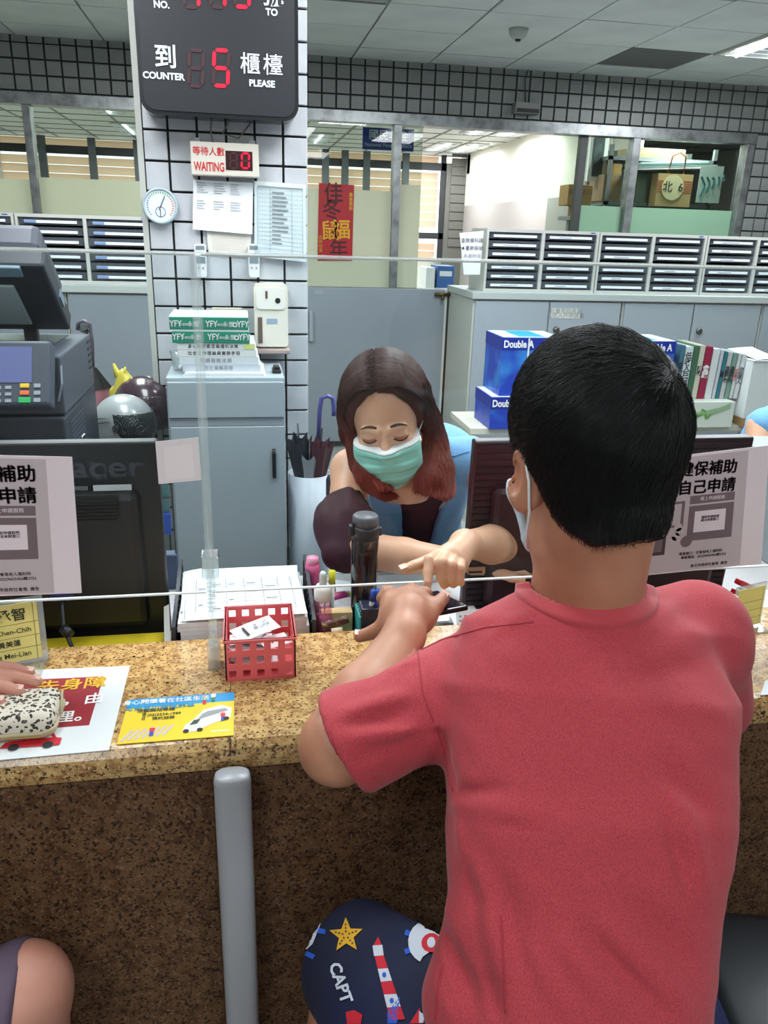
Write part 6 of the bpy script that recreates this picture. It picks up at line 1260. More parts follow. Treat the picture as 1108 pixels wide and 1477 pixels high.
# shorts
def shorts(G):
    d = smin(cap(G, HIPL, KL-(KL-HIPL)*.02, .118, .083), cap(G, HIPR, KR-(KR-HIPR)*.02, .104, .083), .05); d = smin(d, ell(G, (.335, .49, .545), (.17, .13, .11)), .04)
    for h, k in ((HIPL, KL), (HIPR, KR)):
        a = np.array(k-h); L_ = np.linalg.norm(a); a /= L_; t = (G*A3(a)).sum(0)-float(np.dot(a, h)); q = G-A3(h); rad = np.sqrt(np.maximum((q*q).sum(0)-t*t, 0)); d = smax(d, np.where(rad < .15, t-L_*.98, -1), .008)
    return d+.003*wob(G, 30, 8)-fold(G, HIPL+Vector((-.02, .05, .08)), KL+Vector((.03, -.08, .06)), .012, .006)
shorts_o = link('shorts', net_mesh('shorts', [(shorts, (.0, .30, .38), (.72, .98, .78), .006)]), mat('shorts_navy', (22, 32, 82), .8, noise=(3, (14, 20, 48), .35, .65), bump=(400, .2, .0006)), man)
dc = Decal(shorts_o); PW, PY, PR, PB, PNV = mat('print_white', (206, 212, 226), .8), mat('print_yellow', (222, 168, 36), .8), mat('print_red', (206, 34, 52), .8), mat('print_blue', (38, 92, 200), .8), mat('print_navy', (20, 28, 70), .8)
star = []
for k in range(10): r_ = 25 if k % 2 == 0 else 11; an = math.radians(-92+36*k); star.append((500+r_*math.cos(an), 1350+r_*math.sin(an)*1.05))
dc.poly(star, PY, man, 'starfish_print')
for k in range(5):
    an = math.radians(-92+72*k)
    for j in (5, 10, 15): x, y = 500+j*math.cos(an), 1350+j*math.sin(an); dc.poly([(x-1.1, y-1.1), (x+1.1, y-1.1), (x+1.1, y+1.1), (x-1.1, y+1.1)], PNV, man, 'print', .0018)
dc.text('CAPT', 492, 1418, 24, math.radians(71), PW, man, bold=.03)
for k, (m_, yy) in enumerate(((PR, 0), (PW, 1), (PR, 2), (PW, 3), (PR, 4))):
    u0 = 1380+18.5*k; x0 = 541+4.6*k; w0, w1 = 13+1.7*k, 14.7+1.7*k; dc.poly([(x0, u0), (x0+w0, u0-1), (x0+w1+4.5, u0+17), (x0+4.6, u0+18.5)], m_, man, 'lighthouse_print')
    if m_ is PW: cx, cy = x0+w0/2+2.5, u0+9; dc.poly([(cx+3*math.cos(a), cy+4*math.sin(a)) for a in [i*.785 for i in range(8)]], PB, man, 'print', .0018)
dc.poly([(538, 1365), (552, 1364), (554, 1379), (540, 1380)], PW, man, 'lighthouse_print'); dc.poly([(539, 1365), (546, 1352), (551, 1364)], PR, man, 'lighthouse_print')
def ringd(cx, cy, r0, r1, a0, a1, m_, lift=.0012, name='ship_wheel_print', ry=1.0):
    n = 14; dc.poly([(cx+r1*math.cos(a0+(a1-a0)*k/n), cy+ry*r1*math.sin(a0+(a1-a0)*k/n)) for k in range(n+1)]+[(cx+r0*math.cos(a1+(a0-a1)*k/n), cy+ry*r0*math.sin(a1+(a0-a1)*k/n)) for k in range(n+1)], m_, man, name, lift)
for k in range(7): an = math.radians(-200+40*k); c, s = math.cos(an), math.sin(an); x0, y0 = 622+8*c, 1360+9*s; x1, y1 = 622+40*c, 1360+42*s; dc.poly([(x0-3*s, y0+3*c), (x1-4*s, y1+4*c), (x1+4*s, y1-4*c), (x0+3*s, y0-3*c)], PB, man, 'ship_wheel_print')
ringd(622, 1360, 25, 33, math.radians(118), math.radians(350), PW, .0017); ringd(622, 1360, 20, 22, math.radians(118), math.radians(350), PW, .0017); ringd(622, 1362, 6, 14, 0, 6.28, PR, .002); dc.poly([(622+6*math.cos(i*.6), 1362+8*math.sin(i*.6)) for i in range(10)], PW, man, 'ship_wheel_print', .0024)
dc.poly([(463, 1322), (468, 1322), (452, 1362), (434, 1378), (432, 1370), (448, 1355)], PW, man, 'ship_wheel_print'); dc.poly([(455, 1338), (470, 1341), (470, 1348), (454, 1346)], PB, man, 'ship_wheel_print'); dc.poly([(444, 1372), (456, 1378), (452, 1384), (440, 1378)], PB, man, 'ship_wheel_print')
dc.poly([(500, 1460), (512, 1457), (524, 1464), (522, 1477), (502, 1477)], PR, man, 'print'); dc.poly([(560, 1460), (578, 1438), (574, 1477), (560, 1477)], PB, man, 'print'); dc.poly([(592, 1477), (606, 1455), (612, 1477)], PR, man, 'print'); dc.poly([(563, 1296), (572, 1289), (586, 1287), (584, 1295), (570, 1299)], PR, man, 'print'); dc.poly([(606, 1460), (614, 1466), (612, 1477), (606, 1477)], PW, man, 'print', .002)
# shoes
for f in (FL, FR):
    def shoe(G, f=f): return np.maximum(smin(cap(G, f+Vector((0, -.02, -.045)), f+Vector((0, .15, -.055)), .042, .036), cap(G, f+Vector((0, -.01, -.02)), f, .042, .04), .02), .001-G[2])
    link('shoe', net_mesh('shoe', [(shoe, np.array(f)-(.06, .08, .085), np.array(f)+(.06, .22, .05), .006)]), mat('shoe_dark', (50, 52, 58), .6), man)
# hair: cap and short strands around a whorl at the crown
def hair_low(ph):      # lower edge of the hair by azimuth (0 = face, pi = nape)
    return np.interp(np.abs(ph), [0, .7, 1.15, 1.45, 1.75, 2.1, 2.6, 3.15], [.088, .075, .035, .018, .034, -.040, -.066, -.062])
def man_hair(G):
    Q = local(G, hc_, HR, HV); base = man_skin(G)/HS
    q0 = ell(Q, (0, -.016, .050), (.082, .101, .090)); ph = np.arctan2(Q[0], Q[1]); low = hair_low(ph); th = np.clip((Q[2]-low)/.12, 0, 1)**.8; base = smin(base, cap(Q, (0, -.026, .03), (0, -.046, -.085), 0.076, .052), .03); base = smin(base, q0+.010*(1-th), .03)
    d = base+.001-.009*th**.8; d = smax(d, (low-Q[2]), .006); d = np.maximum(d, Q[1]-.085+.0*Q[0])
    ear = np.sqrt(((np.abs(Q[0])-.085)/.02)**2+((Q[1]+.002)/.028)**2+((Q[2]-.0)/.036)**2)-1; d = smax(d, -ear*.02, .004)
    return d*HS+.0015*wob(G, 90, 2)
HBK = hairmat('hair_black', (13, 13, 15), .42, spec=.35)
link('hair', net_mesh('hair', [(man_hair, np.array(hc_)-(.13, .15, .13), np.array(hc_)+(.13, .14, .17), .0032)]), HBK, man)
def shell_points(dirs, f, c, rmax=.2):
    lo_ = np.zeros(len(dirs)); hi_ = np.full(len(dirs), rmax)
    for _ in range(22):
        mid = (lo_+hi_)/2; P_ = (np.array(c)[:, None]+(dirs*mid[:, None]).T).reshape(3, -1, 1, 1).astype(np.float32); v = f(P_).ravel(); inn = v < 0; lo_ = np.where(inn, mid, lo_); hi_ = np.where(inn, hi_, mid)
    return np.array(c)[None]+dirs*hi_[:, None]
rs = np.random.RandomState(4); N_ = 24000; v = rs.normal(size=(N_, 3)); v /= np.linalg.norm(v, axis=1)[:, None]
Rn = np.array(HR); c0 = np.array(hc_ + HR @ Vector((0, -.012, .045))*1.0)
pts = shell_points(v @ Rn.T, man_hair, c0); loc_ = (pts-np.array(hc_)) @ Rn/HV; ph = np.arctan2(loc_[:, 0], loc_[:, 1]); h_ = loc_[:, 2]-hair_low(ph); keep = (h_ > .004) & (loc_[:, 1] < .085) & ~((np.abs(loc_[:, 0]) > .065) & (np.abs(loc_[:, 1]+.002) < .026) & (np.abs(loc_[:, 2]) < .034))
pts, loc_, h_ = pts[keep], loc_[keep], h_[keep]; nrm = loc_-np.array((0, -.014, .045)); nrm /= np.array((.08, .1, .088))**2; nrm /= np.linalg.norm(nrm, axis=1)[:, None]
wh = np.array((.030, -.088, .088)); fl = loc_-wh; dist = np.linalg.norm(fl, axis=1); fl /= dist[:, None]; sw = np.cross(nrm, fl); dirn = fl+.35*sw*np.exp(-dist/.05)[:, None]; dirn[:, 2] -= 1.1*np.clip((.05-loc_[:, 2])/.08, 0, 1); dirn += rs.normal(size=dirn.shape)*.16
dirn -= nrm*(dirn*nrm).sum(1)[:, None]; dirn /= np.linalg.norm(dirn, axis=1)[:, None]; ln = np.clip(.010+h_*.30, .006, .034)*rs.uniform(.7, 1.15, len(h_)); K = 5; st = np.zeros((len(pts), K, 3))
for k in range(K):
    s = k/(K-1); p = loc_+dirn*(ln*s)[:, None]+nrm*(ln*(.30*s-.34*s*s)+.000)[:, None]-nrm*(.002*(1-s)); cur = p-np.array((0, -.014, .045))
    st[:, k] = (p*HV) @ Rn.T+np.array(hc_)
    # keep to the head's curvature
    if k: q = (p-np.array((0, -.014, .045)))/np.array((.087, .107, .095)); rr_ = np.linalg.norm(q, axis=1); add = np.clip(1.0-rr_, 0, .2); st[:, k] += ((nrm*(add*.09)[:, None]) @ Rn.T)
def push_out(st, f, lift, rs_):
    nn, kk, _ = st.shape; fp = st.reshape(-1, 3).astype(np.float32); sw = np.tile(np.linspace(0, 1, kk), nn); wv = np.repeat(rs_.uniform(.3, 1, nn), kk)*lift*sw+.0002
    ev = lambda p: f(np.ascontiguousarray(p.T).reshape(3, -1, 1, 1).astype(np.float32)).ravel()
    for _ in range(2):
        d0 = ev(fp); g = np.stack([(ev(fp+np.eye(3, dtype=np.float32)[i]*1e-3)-d0)/1e-3 for i in range(3)], -1); g /= np.linalg.norm(g, axis=1)[:, None]+1e-6; fp = fp+g*(np.clip(wv-d0, 0, .03)-np.clip(d0-wv*1.5, 0, .03)*.7)[:, None]
    return fp.reshape(nn, kk, 3)
hair_obj('hair_strands', push_out(st, man_hair, .0030, rs), .00042, HBK, man)
# fine stubble where the hair fades on the nape and temples
v = rs.normal(size=(9000, 3)); v /= np.linalg.norm(v, axis=1)[:, None]; pts = shell_points(v @ Rn.T, lambda G: man_skin(G), c0); loc2 = (pts-np.array(hc_)) @ Rn/HV; ph = np.arctan2(loc2[:, 0], loc2[:, 1]); h2 = loc2[:, 2]-hair_low(ph)
kp = (h2 > -.005) & (h2 < .012) & (loc2[:, 1] < .05) & (np.abs(ph) > 1.5); pts, loc2 = pts[kp], loc2[kp]; st = np.zeros((len(pts), 3, 3)); dn_ = np.array((0, -.3, -1.0))
for k in range(3): st[:, k] = ((loc2+(loc2*np.array((1, 1, 0)))*(.01+.03*k/2)+dn_*.004*k/2)*HV) @ Rn.T+np.array(hc_)
if len(pts): hair_obj('nape_stubble', st, .00022, HBK, man)
# mask and ear loops
MBL = mat('mask_pale_blue', (186, 208, 222), .7); MWH = mat('mask_white', (226, 230, 232), .7)
def mask_f(Q, fem):
    b = head_f(Q, fem); n = ell(Q, (0, .052, -.052), (.067, .066, .056)); b = smin(b, n, .02) if fem else b
    pl = .0018*np.clip(np.sin((Q[2]+.052+.1*np.abs(Q[0]))*190)*3, -1, 1)*np.clip(.066-np.abs(Q[0]), 0, .03)/.03
    d = b-.0070-pl; reg = np.maximum(np.abs(Q[0])-.066-.1*(Q[1]-.03), np.maximum(Q[2]+.008-.0*Q[0], -.107-Q[2])); reg = np.maximum(reg, (.022 if fem else .046)-Q[1]); return smax(d, reg, .002)
def mman(G): return mask_f(local(G, hc_, HR, HV), False)*HS
fc = hc_+HR @ Vector((0, .06, -.05)); link('face_mask', net_mesh('face_mask', [(mman, np.array(fc)-.12, np.array(fc)+.12, .0032)]), MBL, man)
for s in (-1, 1):
    L2 = lambda x, y, z: hc_+HR @ Vector((s*x*HV[0], y*HV[1], z*HV[2]))
    MB().tube([L2(.066, .036, -.018), L2(.078, .022, .010), L2(.086, .004, .036), L2(.088, -.018, .030), L2(.088, -.026, .0), L2(.084, -.016, -.034), L2(.074, .012, -.062), L2(.062, .034, -.082)], .0016, 8).obj('ear_loop', MWH, man, True)
# black phone held up in the left hand
a, b = D(600, 858, 1.125), D(655, 862, 1.12); t = thing('smartphone', 'black smartphone held in the man\'s left hand', 'phone'); ph_c = D(618, 872, 1.12); R = rot_from((-.2, 1, -.22), (1, .15, .05))
MB().box(ph_c, (.078, .10, .008), R, .003).obj('case', mat('phone_black', (14, 15, 18), .15), t); MB().box(ph_c+R @ Vector((0, 0, .0043)), (.070, .090, .0008), R).obj('screen', mat('phone_glass', (20, 24, 34), .05), t)
# ================================================================ the clerk behind the counter
SKW = mat('skin_woman', (228, 178, 148), .45, sub=.10, noise=(10, (218, 162, 132), .35, .7), bump=(500, .08, .0005))
clerk = thing('person', 'masked woman with long reddish hair and a light blue vest leaning over the desk', 'person')
wc = D(558, 607, 1.655); WR = rot_from((-.20, -1, -.27), (-.985, 0, -.19)); WS = 1.0
wn = D(583, 702, 1.71)
SA, EA, WA = D(508, 678, 1.73), D(492, 790, 1.60), D(676, 814, 1.56)
SB, EB, WB = D(690, 665, 1.78), D(742, 785, 1.60), D(670, 785, 1.40)
WSP = [(.455, 2.06, .42), (.45, 2.05, .56), (.44, 2.00, .72), (.425, 1.90, .86), (.405, 1.80, .955), (.385, 1.745, 1.0), (.375, 1.73, 1.03)]
WSW = [.15, .165, .13, .145, .150, .12, .06]; WSD = [.09, .12, .09, .095, .085, .055, .045]
wside = (1, .05, .04)
wp = D(652, 803, 1.345)
WF = {'thumb': ([D(646, 801, 1.375), D(618, 809, 1.335), D(597, 816, 1.315), D(583, 821, 1.305)], [.0125, .011, .009, .008]),
      'index': ([D(630, 801, 1.325), D(620, 808, 1.285), D(618, 826, 1.275), D(617, 842, 1.265)], [.0105, .0098, .0084, .0070]),
      'middle': ([D(642, 803, 1.325), D(637, 812, 1.275), D(637, 832, 1.285), D(641, 843, 1.31)], [.0102, .0100, .0088, .008]),
      'ring': ([D(653, 807, 1.33), D(651, 816, 1.28), D(651, 833, 1.29), D(654, 842, 1.315)], [.0100, .0096, .0085, .0078]),
      'little': ([D(664, 812, 1.335), D(664, 820, 1.29), D(663, 833, 1.295), D(665, 840, 1.32)], [.0092, .0088, .0078, .007])}
def hand_b(G):
    d = chain(G, [EB, EB*.5+WB*.5, WB], [.040, .037, .024], .01); d = smin(d, chain(G, [WB, wp], [.023, .022], .01), .015); d = smin(d, chain(G, [WB, D(660, 812, 1.35)], [.022, .020]), .012); d = smin(d, chain(G, [D(665, 795, 1.39), D(638, 802, 1.335)], [.018, .016]), .012)
    for p, r in WF.values(): d = smin(d, chain(G, p, r, .003), .004)
    return d
def head_w(G): d = head_f(local(G, wc, WR, WS), True)*WS; n0 = wc+WR @ Vector((0, -.03, -.05)); return smin(smin(d, cap(G, n0, wn, .048, .050), .025), cap(G, wn, wn+Vector((.01, .06, -.03)), .050, .055), .03)
def arms_w(G):
    d = smin(cap(G, SA, EA, .044, .036), chain(G, [EA, EA*.5+WA*.5, WA], [.040, .036, .025], .01), .015); return d
def torso_w(G):
    d = loft(G, WSP, WSW, WSD, wside); d = smin(d, cap(G, SA, SB, .045), .03); d = smin(d, arms_w(G), .02); return smin(d, cap(G, SB, EB, .044, .038), .02)
def hand_a(G):
    pa = WA+Vector((.05, -.012, -.002)); d = smin(chain(G, [EA, EA*.5+WA*.5, WA], [.040, .036, .025], .01), cap(G, WA, pa, .024, .022), .012)
    for k in range(4): d = smin(d, chain(G, [pa+Vector((.01, -.022+.015*k, 0)), pa+Vector((.05, -.026+.016*k, -.002)), pa+Vector((.075, -.024+.015*k, -.010))], [.009, .0082, .007], .003), .006)
    return smin(d, chain(G, [pa+Vector((-.01, -.02, 0)), pa+Vector((.02, -.045, -.004)), pa+Vector((.04, -.05, -.008))], [.011, .0095, .008], .004), .008)
def legs_w(G):
    d = None
    for dx in (-.09, .09):
        h = Vector((.45+dx, 2.03, .50)); k = Vector((.43+dx*1.2, 1.62, .50)); f = Vector((.43+dx*1.2, 1.66, .08)); e = smin(cap(G, h, k, .075, .052), cap(G, k, f, .050, .033), .015); e = smin(e, cap(G, f+Vector((0, .02, -.04)), f+Vector((0, -.10, -.05)), .030, .024), .01); d = e if d is None else np.minimum(d, e)
    return d
bl = [(head_w, np.array(wc)-(.13, .15, .17), np.array(wc)+(.14, .16, .15), .0028)]
lo, hi = bounds([WB, wp, EB]+[p for f in WF.values() for p in f[0]], .05); bl.append((hand_b, lo, hi, .0024))
lo, hi = bounds([EA, WA, WA+Vector((.13, -.03, 0))], .05); bl.append((hand_a, lo, hi, .0032))
bl.append((torso_w, np.array((.12, 1.55, .38)), np.array((.72, 2.2, 1.12)), .0075)); bl.append((legs_w, np.array((.2, 1.48, 0)), np.array((.68, 2.15, .60)), .011))
link('body', net_mesh('body', bl), SKW, clerk)
tipv = WF['index'][0]; nail(tipv[3]+(tipv[3]-tipv[2])*.05+Vector((-.001, -.0072, .001)), (-.2, -1, .15), tipv[3]-tipv[2], .009, .012, clerk, mat('nail_gloss', (228, 178, 160), .3))
tt_ = WF['thumb'][0]; nail(tt_[3]+Vector((-.003, -.004, .0070)), (0, -.5, 1), tt_[3]-tt_[2], .010, .012, clerk, MATS['nail_gloss'])
# blouse and vest
axs = np.array(WSP[5])-np.array(WSP[1]); axs /= np.linalg.norm(axs)
def uw(G):
    pts = [np.array(p) for p in WSP]; ax = pts[-1]-pts[0]; ax /= np.linalg.norm(ax); sd = np.array(wside, float); sd -= ax*sd.dot(ax); sd /= np.linalg.norm(sd); fr = np.cross(ax, sd); t = (G*A3(ax)).sum(0); ts = [p.dot(ax) for p in pts]
    return (G*A3(sd)).sum(0)-np.interp(t, ts, [p.dot(sd) for p in pts]), (G*A3(fr)).sum(0)-np.interp(t, ts, [p.dot(fr) for p in pts]), t-ts[0]
def base_w(G, o): return smin(loft(G, WSP, [w_+o for w_ in WSW], [w_+o for w_ in WSD], wside), cap(G, SA+(SB-SA)*.08, SB-(SB-SA)*.08, .044+o), .03)
MRN = mat('blouse_maroon', (58, 24, 38), .8, bump=(300, .3, .0008))
def blouse(G):
    d = base_w(G, .007); d = smax(d, -cap(G, wn+Vector((0, .01, .02)), wn+Vector((-.01, -.08, .06)), .058, .08), .008)
    for S, E, k0 in ((SA, EA, .40), (SB, EB, .40)):
        a0 = S+(E-S)*k0; m_ = S+(E-S)*.78; v = chain(G, [a0, a0*.4+m_*.6, m_, E+(E-S)*.06], [.040, .055, .062, .046], .02)
        ax = np.array(E-S); ax /= np.linalg.norm(ax); q = G-A3(S); t = (q*A3(ax)).sum(0); an = np.arctan2((q*A3(np.cross(ax, (0, 1, 0)))).sum(0), q[1]); v = v+.0055*np.sin(an*11+t*14+2*wob(G, 30, 2))*np.clip((t-.03)/.05, .35, 1)+.004*wob(G, 60, 4)-.004*np.exp(-((t-k0*float((E-S).length)-.012)/.006)**2)
        v = smax(v, (k0*float((E-S).length))-t, .003)
        d = smin(d, v, .012); 
    d = smax(d, .54-G[2], .01)
    # bare shoulders between the strap and the sleeve
    for S, E in ((SA, EA), (SB, EB)):
        ax = np.array(E-S); L_ = np.linalg.norm(ax); ax /= L_; q = G-A3(S); t = (q*A3(ax)).sum(0); rad = np.sqrt(np.maximum((q*q).sum(0)-t*t, 0)); d = smax(d, -np.maximum(np.maximum(rad-.075, t-.38*L_), -.07-t), .004)
    return d+.0018*wob(G, 40, 6)
link('blouse', net_mesh('blouse', [(blouse, np.array((.12, 1.36, .5)), np.array((.74, 2.2, 1.08)), .0058)]), MRN, clerk)
VB = mat('vest_blue', (118, 172, 218), .75, sheen=.2, noise=(300, (104, 160, 208), .4, .6), bump=(300, .2, .0006))
def vest(G):
    d = base_w(G, .015); u, v, t = uw(G); front = G[1] < 1.9
    gap = np.interp(t, [0, .25, .45, .56], [.030, .036, .050, .060]); d = smax(d, np.where(v < 0, gap-np.abs(u+.0), -1) if VSIGN < 0 else np.where(v > 0, gap-np.abs(u), -1), .004)
    d = smax(d, np.abs(u+.004)-.158, .01); d = smax(d, -cap(G, wn+Vector((0, .02, 0)), wn+Vector((0, -.10, .03)), .066, .08), .006); d = smax(d, .62-G[2], .01)
    return d+.0022*wob(G, 38, 12)+.0012*wob(G, 90, 1)
_u, _v, _t = uw(A3((.43, 1.6, .86))); VSIGN = float(np.sign(_v.ravel()[0]))
vest_o = link('vest', net_mesh('vest', [(vest, np.array((.18, 1.55, .58)), np.array((.66, 2.2, 1.10)), .0055)]), VB, clerk)
vt = BVHTree.FromPolygons([v.co.copy() for v in vest_o.data.vertices], [tuple(p.vertices) for p in vest_o.data.polygons]); _bt = bt; bt = vt
WTR = mat('vest_trim', (210, 214, 220), .7)
seam([(524, 690), (536, 730), (552, 790)], .0016, clerk, .001, WTR, 'trim'); seam([(655, 702), (645, 720), (628, 740)], .004, clerk, .001, WTR, 'trim'); seam([(640, 655), (655, 658), (680, 650)], .0012, clerk, .001, mat('vest_seam', (92, 140, 190), .7)); bt = _bt
q = D(665, 758, 1.62)
# mask
MG = mat('mask_green', (140, 206, 192), .75, bump=(500, .2, .0005))
def mw(G): Q = local(G, wc, WR, WS); d = mask_f(Q, True); return smax(d, Q[2]+.0125, .001)*WS
def mw2(G): Q = local(G, wc, WR, WS); d = mask_f(Q, True)-.0004; return np.maximum(d, -.0125-Q[2])*WS
fc = wc+WR @ Vector((0, .06, -.05)); link('face_mask', net_mesh('face_mask', [(mw, np.array(fc)-.11, np.array(fc)+.11, .0024)]), MG, clerk); link('mask_band', net_mesh('mask_band', [(mw2, np.array(fc)-.11, np.array(fc)+.11, .0024)]), MWH, clerk)
WL = lambda x, y, z: wc+WR @ Vector((x, y, z))
def onface(f, x, z, up=.0):
    lo_, hi_ = .03, .16
    for _ in range(18):
        m_ = (lo_+hi_)/2; v = float(f(np.array((x, m_, z), np.float32).reshape(3, 1, 1, 1)).ravel()[0]); lo_, hi_ = (m_, hi_) if v < 0 else (lo_, m_)
    return WL(x, lo_+up, z)
hf = lambda Q: head_f(Q, True)
for s in (-1, 1):
    MB().tube([WL(s*.066, .034, -.015), WL(s*.076, .022, .004), WL(s*.084, .006, .024), WL(s*.086, -.012, .026)], .0013, 6).tube([WL(s*.064, .034, -.082), WL(s*.074, .015, -.055), WL(s*.082, .0, -.03)], .0013, 6).obj('ear_loop', MWH, clerk, True)
    for k in range(3): p0 = WL(s*.083, .010, -.032); MB().tube([p0+Vector((.003*(k-1), -.001, 0)), p0+Vector((.005*(k-1), -.003, -.022)), p0+Vector((.004*(k-1), -.003, -.046-.006*(k == 1)))], [.0008, .0022, .0006], 6, flat=.4).obj('earring', mat('gold_earring', (226, 178, 96), .25, .9), clerk, True)
    BR = mat('brow_brown', (70, 44, 36), .8); LS = mat('lash_black', (26, 18, 18), .6); LID = mat('eyelid_shade', (170, 112, 98), .6)
    br = [(s*(.014+.034*k/6), .030+.0065*math.sin(1.0+k/6*1.9)-.002) for k in range(7)]; MB().tube([onface(hf, x, z, .0004) for x, z in br], [.0028, .0038, .0040, .0038, .0032, .0022, .0008], 8, flat=.7).obj('eyebrow', BR, clerk, True)
    la = [(s*(.017+.030*k/7), .0045-.0040*math.sin(math.pi*k/7)+(.0014*k/7)) for k in range(8)]; MB().tube([onface(hf, x, z, .0002) for x, z in la], [.0009, .0018, .0025, .0030, .0030, .0027, .0022, .0010], 8).obj('eyelash', LS, clerk, True)
    MB().tube([onface(hf, x, z+.0065, .0000) for x, z in la], [.0003, .0006, .0008, .0008, .0008, .0008, .0007, .0003], 6).obj('eyelid_crease', LID, clerk, True)
    MB().tube([onface(hf, x, z+.0028, -.0008) for x, z in la], [.0008, .0020, .0026, .0030, .0030, .0026, .0018, .0008], 8).obj('eyelid', LID, clerk, True)
# hair: combed from a parting over both sides and down to the chest
HW_ = hairmat('hair_chestnut', (48, 24, 18), .5, (128, 52, 38), wc.z+.06, wc.z-.14, spec=.25)
def cap_w(G):
    Q = local(G, wc, WR, WS); b = smin(head_f(Q, True), ell(Q, (0, -.018, .050), (.086, .100, .092)), .02)-.006
    ph = np.arctan2(np.abs(Q[0]), Q[1]); low = np.interp(ph, [0, .35, .75, 1.05, 1.3, 3.15], [.098, .092, .060, .020, -.03, -.12]); part = .006*np.exp(-((Q[0]-.010)/.004)**2)*(Q[1] > -.03)*(Q[2] > .05)
    return smax(b+part, low-Q[2], .008)*WS
def lock(G, pts, rs): return chain(G, pts, rs, .02)
LKL = [[D(536, 520, 1.64), D(510, 555, 1.63), D(504, 600, 1.64), D(513, 650, 1.64), D(528, 690, 1.61), D(548, 706, 1.59)], [D(530, 530, 1.66), D(507, 570, 1.67), D(506, 620, 1.68), D(520, 670, 1.66), D(545, 700, 1.62), D(565, 705, 1.60)]]
LKR = [[D(590, 525, 1.66), D(612, 560, 1.66), D(622, 600, 1.68), D(630, 640, 1.69), D(638, 680, 1.66), D(640, 704, 1.62)], [D(596, 540, 1.69), D(615, 580, 1.70), D(622, 620, 1.70), D(622, 660, 1.68), D(622, 695, 1.63), D(616, 708, 1.61)]]
def locks(G):
    d = None
    for L_, rs in ((LKL[0], [.014, .016, .014, .016, .020, .012]), (LKL[1], [.016, .018, .018, .020, .020, .010]), (LKR[0], [.014, .016, .018, .022, .024, .012]), (LKR[1], [.018, .02, .022, .024, .022, .010])):
        e = chain(G, L_, rs, .02); d = e if d is None else smin(d, e, .02)
    return d+.0016*np.sin(G[0]*420+G[1]*200+3*wob(G, 25, 3))
def hair_w(G): return smin(cap_w(G), locks(G)+.003, .015)+.002
link('hair', net_mesh('hair', [(hair_w, np.array(wc)-(.14, .14, .20), np.array(wc)+(.17, .18, .17), .0032)]), HW_, clerk)
rs = np.random.RandomState(9); sts = []
def sheet_strands(outer, inner, n, jit, kk=14):
    oa = np.array([list(p) for p in outer]); ia = np.array([list(p) for p in inner]); tt = np.linspace(0, 1, kk); ts = np.linspace(0, 1, len(outer)); out = np.zeros((n, kk, 3)); u = rs.uniform(-.08, 1.08, n); off = rs.normal(size=(n, 3))*jit; ph_ = rs.uniform(0, 6.28, n); ln_ = rs.uniform(.88, 1.04, n)
    from_s = lambda A, t: np.stack([np.interp(t, ts, A[:, i]) for i in range(3)], -1)
    def sm(A, t): return (from_s(A, np.clip(t-.06, 0, 1))+2*from_s(A, np.clip(t, 0, 1))+from_s(A, np.clip(t+.06, 0, 1)))/4
    for k in range(kk): t_ = tt[k]*ln_; out[:, k] = sm(oa, t_)*(1-u[:, None])+sm(ia, t_)*u[:, None]+off*(.5+.8*tt[k])+np.stack([np.sin(ph_+t_*7)*.0012, np.cos(ph_+t_*5)*.001, 0*t_], -1)
    return out
hp_ = lambda x, y, z, o=.004: wc + WR @ (Vector((x, y, z)))
def onhair(x, y, z):
    d_ = Vector((x, y+.018, z-.05)).normalized(); q_ = shell_points(np.array([list(WR @ d_)]), cap_w, np.array(wc+WR @ Vector((0, -.018, .05))))[0]; return Vector(q_)
sides = {-1: [], 1: []}
rootsL = [onhair(.010, .075, .115), onhair(.010, .03, .14), onhair(.010, -.03, .14)]
def guide(rt, s, y0, lk):
    """over the head from the parting, then down with the lock"""
    g = [rt]+[onhair(s*x, y0*(1-.4*k)+.0, z) for k, (x, z) in enumerate(((.045, .12), (.075, .075), (.09, .03)))]; return g+lk
gl = [guide(rootsL[0], 1, .07, [D(503, 620, 1.63), D(514, 655, 1.625), D(530, 692, 1.60), D(545, 716, 1.585)]), guide(rootsL[1], 1, .02, [D(499, 620, 1.67), D(505, 655, 1.67), D(522, 695, 1.63), D(560, 722, 1.60)]), guide(rootsL[2], 1, -.04, [D(505, 625, 1.71), D(513, 665, 1.70), D(535, 700, 1.65), D(575, 718, 1.61)])]
gr = [guide(rootsL[0], -1, .07, [D(617, 625, 1.66), D(612, 660, 1.64), D(604, 690, 1.61), D(600, 712, 1.60)]), guide(rootsL[1], -1, .02, [D(632, 625, 1.69), D(640, 660, 1.67), D(646, 695, 1.63), D(640, 722, 1.60)]), guide(rootsL[2], -1, -.04, [D(632, 630, 1.73), D(645, 670, 1.72), D(655, 700, 1.67), D(650, 718, 1.62)])]
for g in (gl, gr):
    for a, b in ((0, 1), (1, 2)): sts.append(sheet_strands(g[a], g[b], 2600, .0022, 16))
allst = np.concatenate(sts); nn, kk_, _ = allst.shape; fp = allst.reshape(-1, 3).astype(np.float32)
def _ev(p): return hair_w(np.ascontiguousarray(p.T).reshape(3, -1, 1, 1).astype(np.float32)).ravel()
for _ in range(2):
    d0 = _ev(fp); e_ = 1e-3; gr_ = np.stack([(_ev(fp+np.eye(3, dtype=np.float32)[i]*e_)-d0)/e_ for i in range(3)], -1); gr_ /= np.linalg.norm(gr_, axis=1)[:, None]+1e-6
    want = .0012+.0022*np.repeat(rs.rand(nn), kk_); fp = fp+gr_*np.clip(want-d0, 0, .03)[:, None]
hair_obj('hair_strands', fp.reshape(nn, kk_, 3), .00048, HW_, clerk, .5)
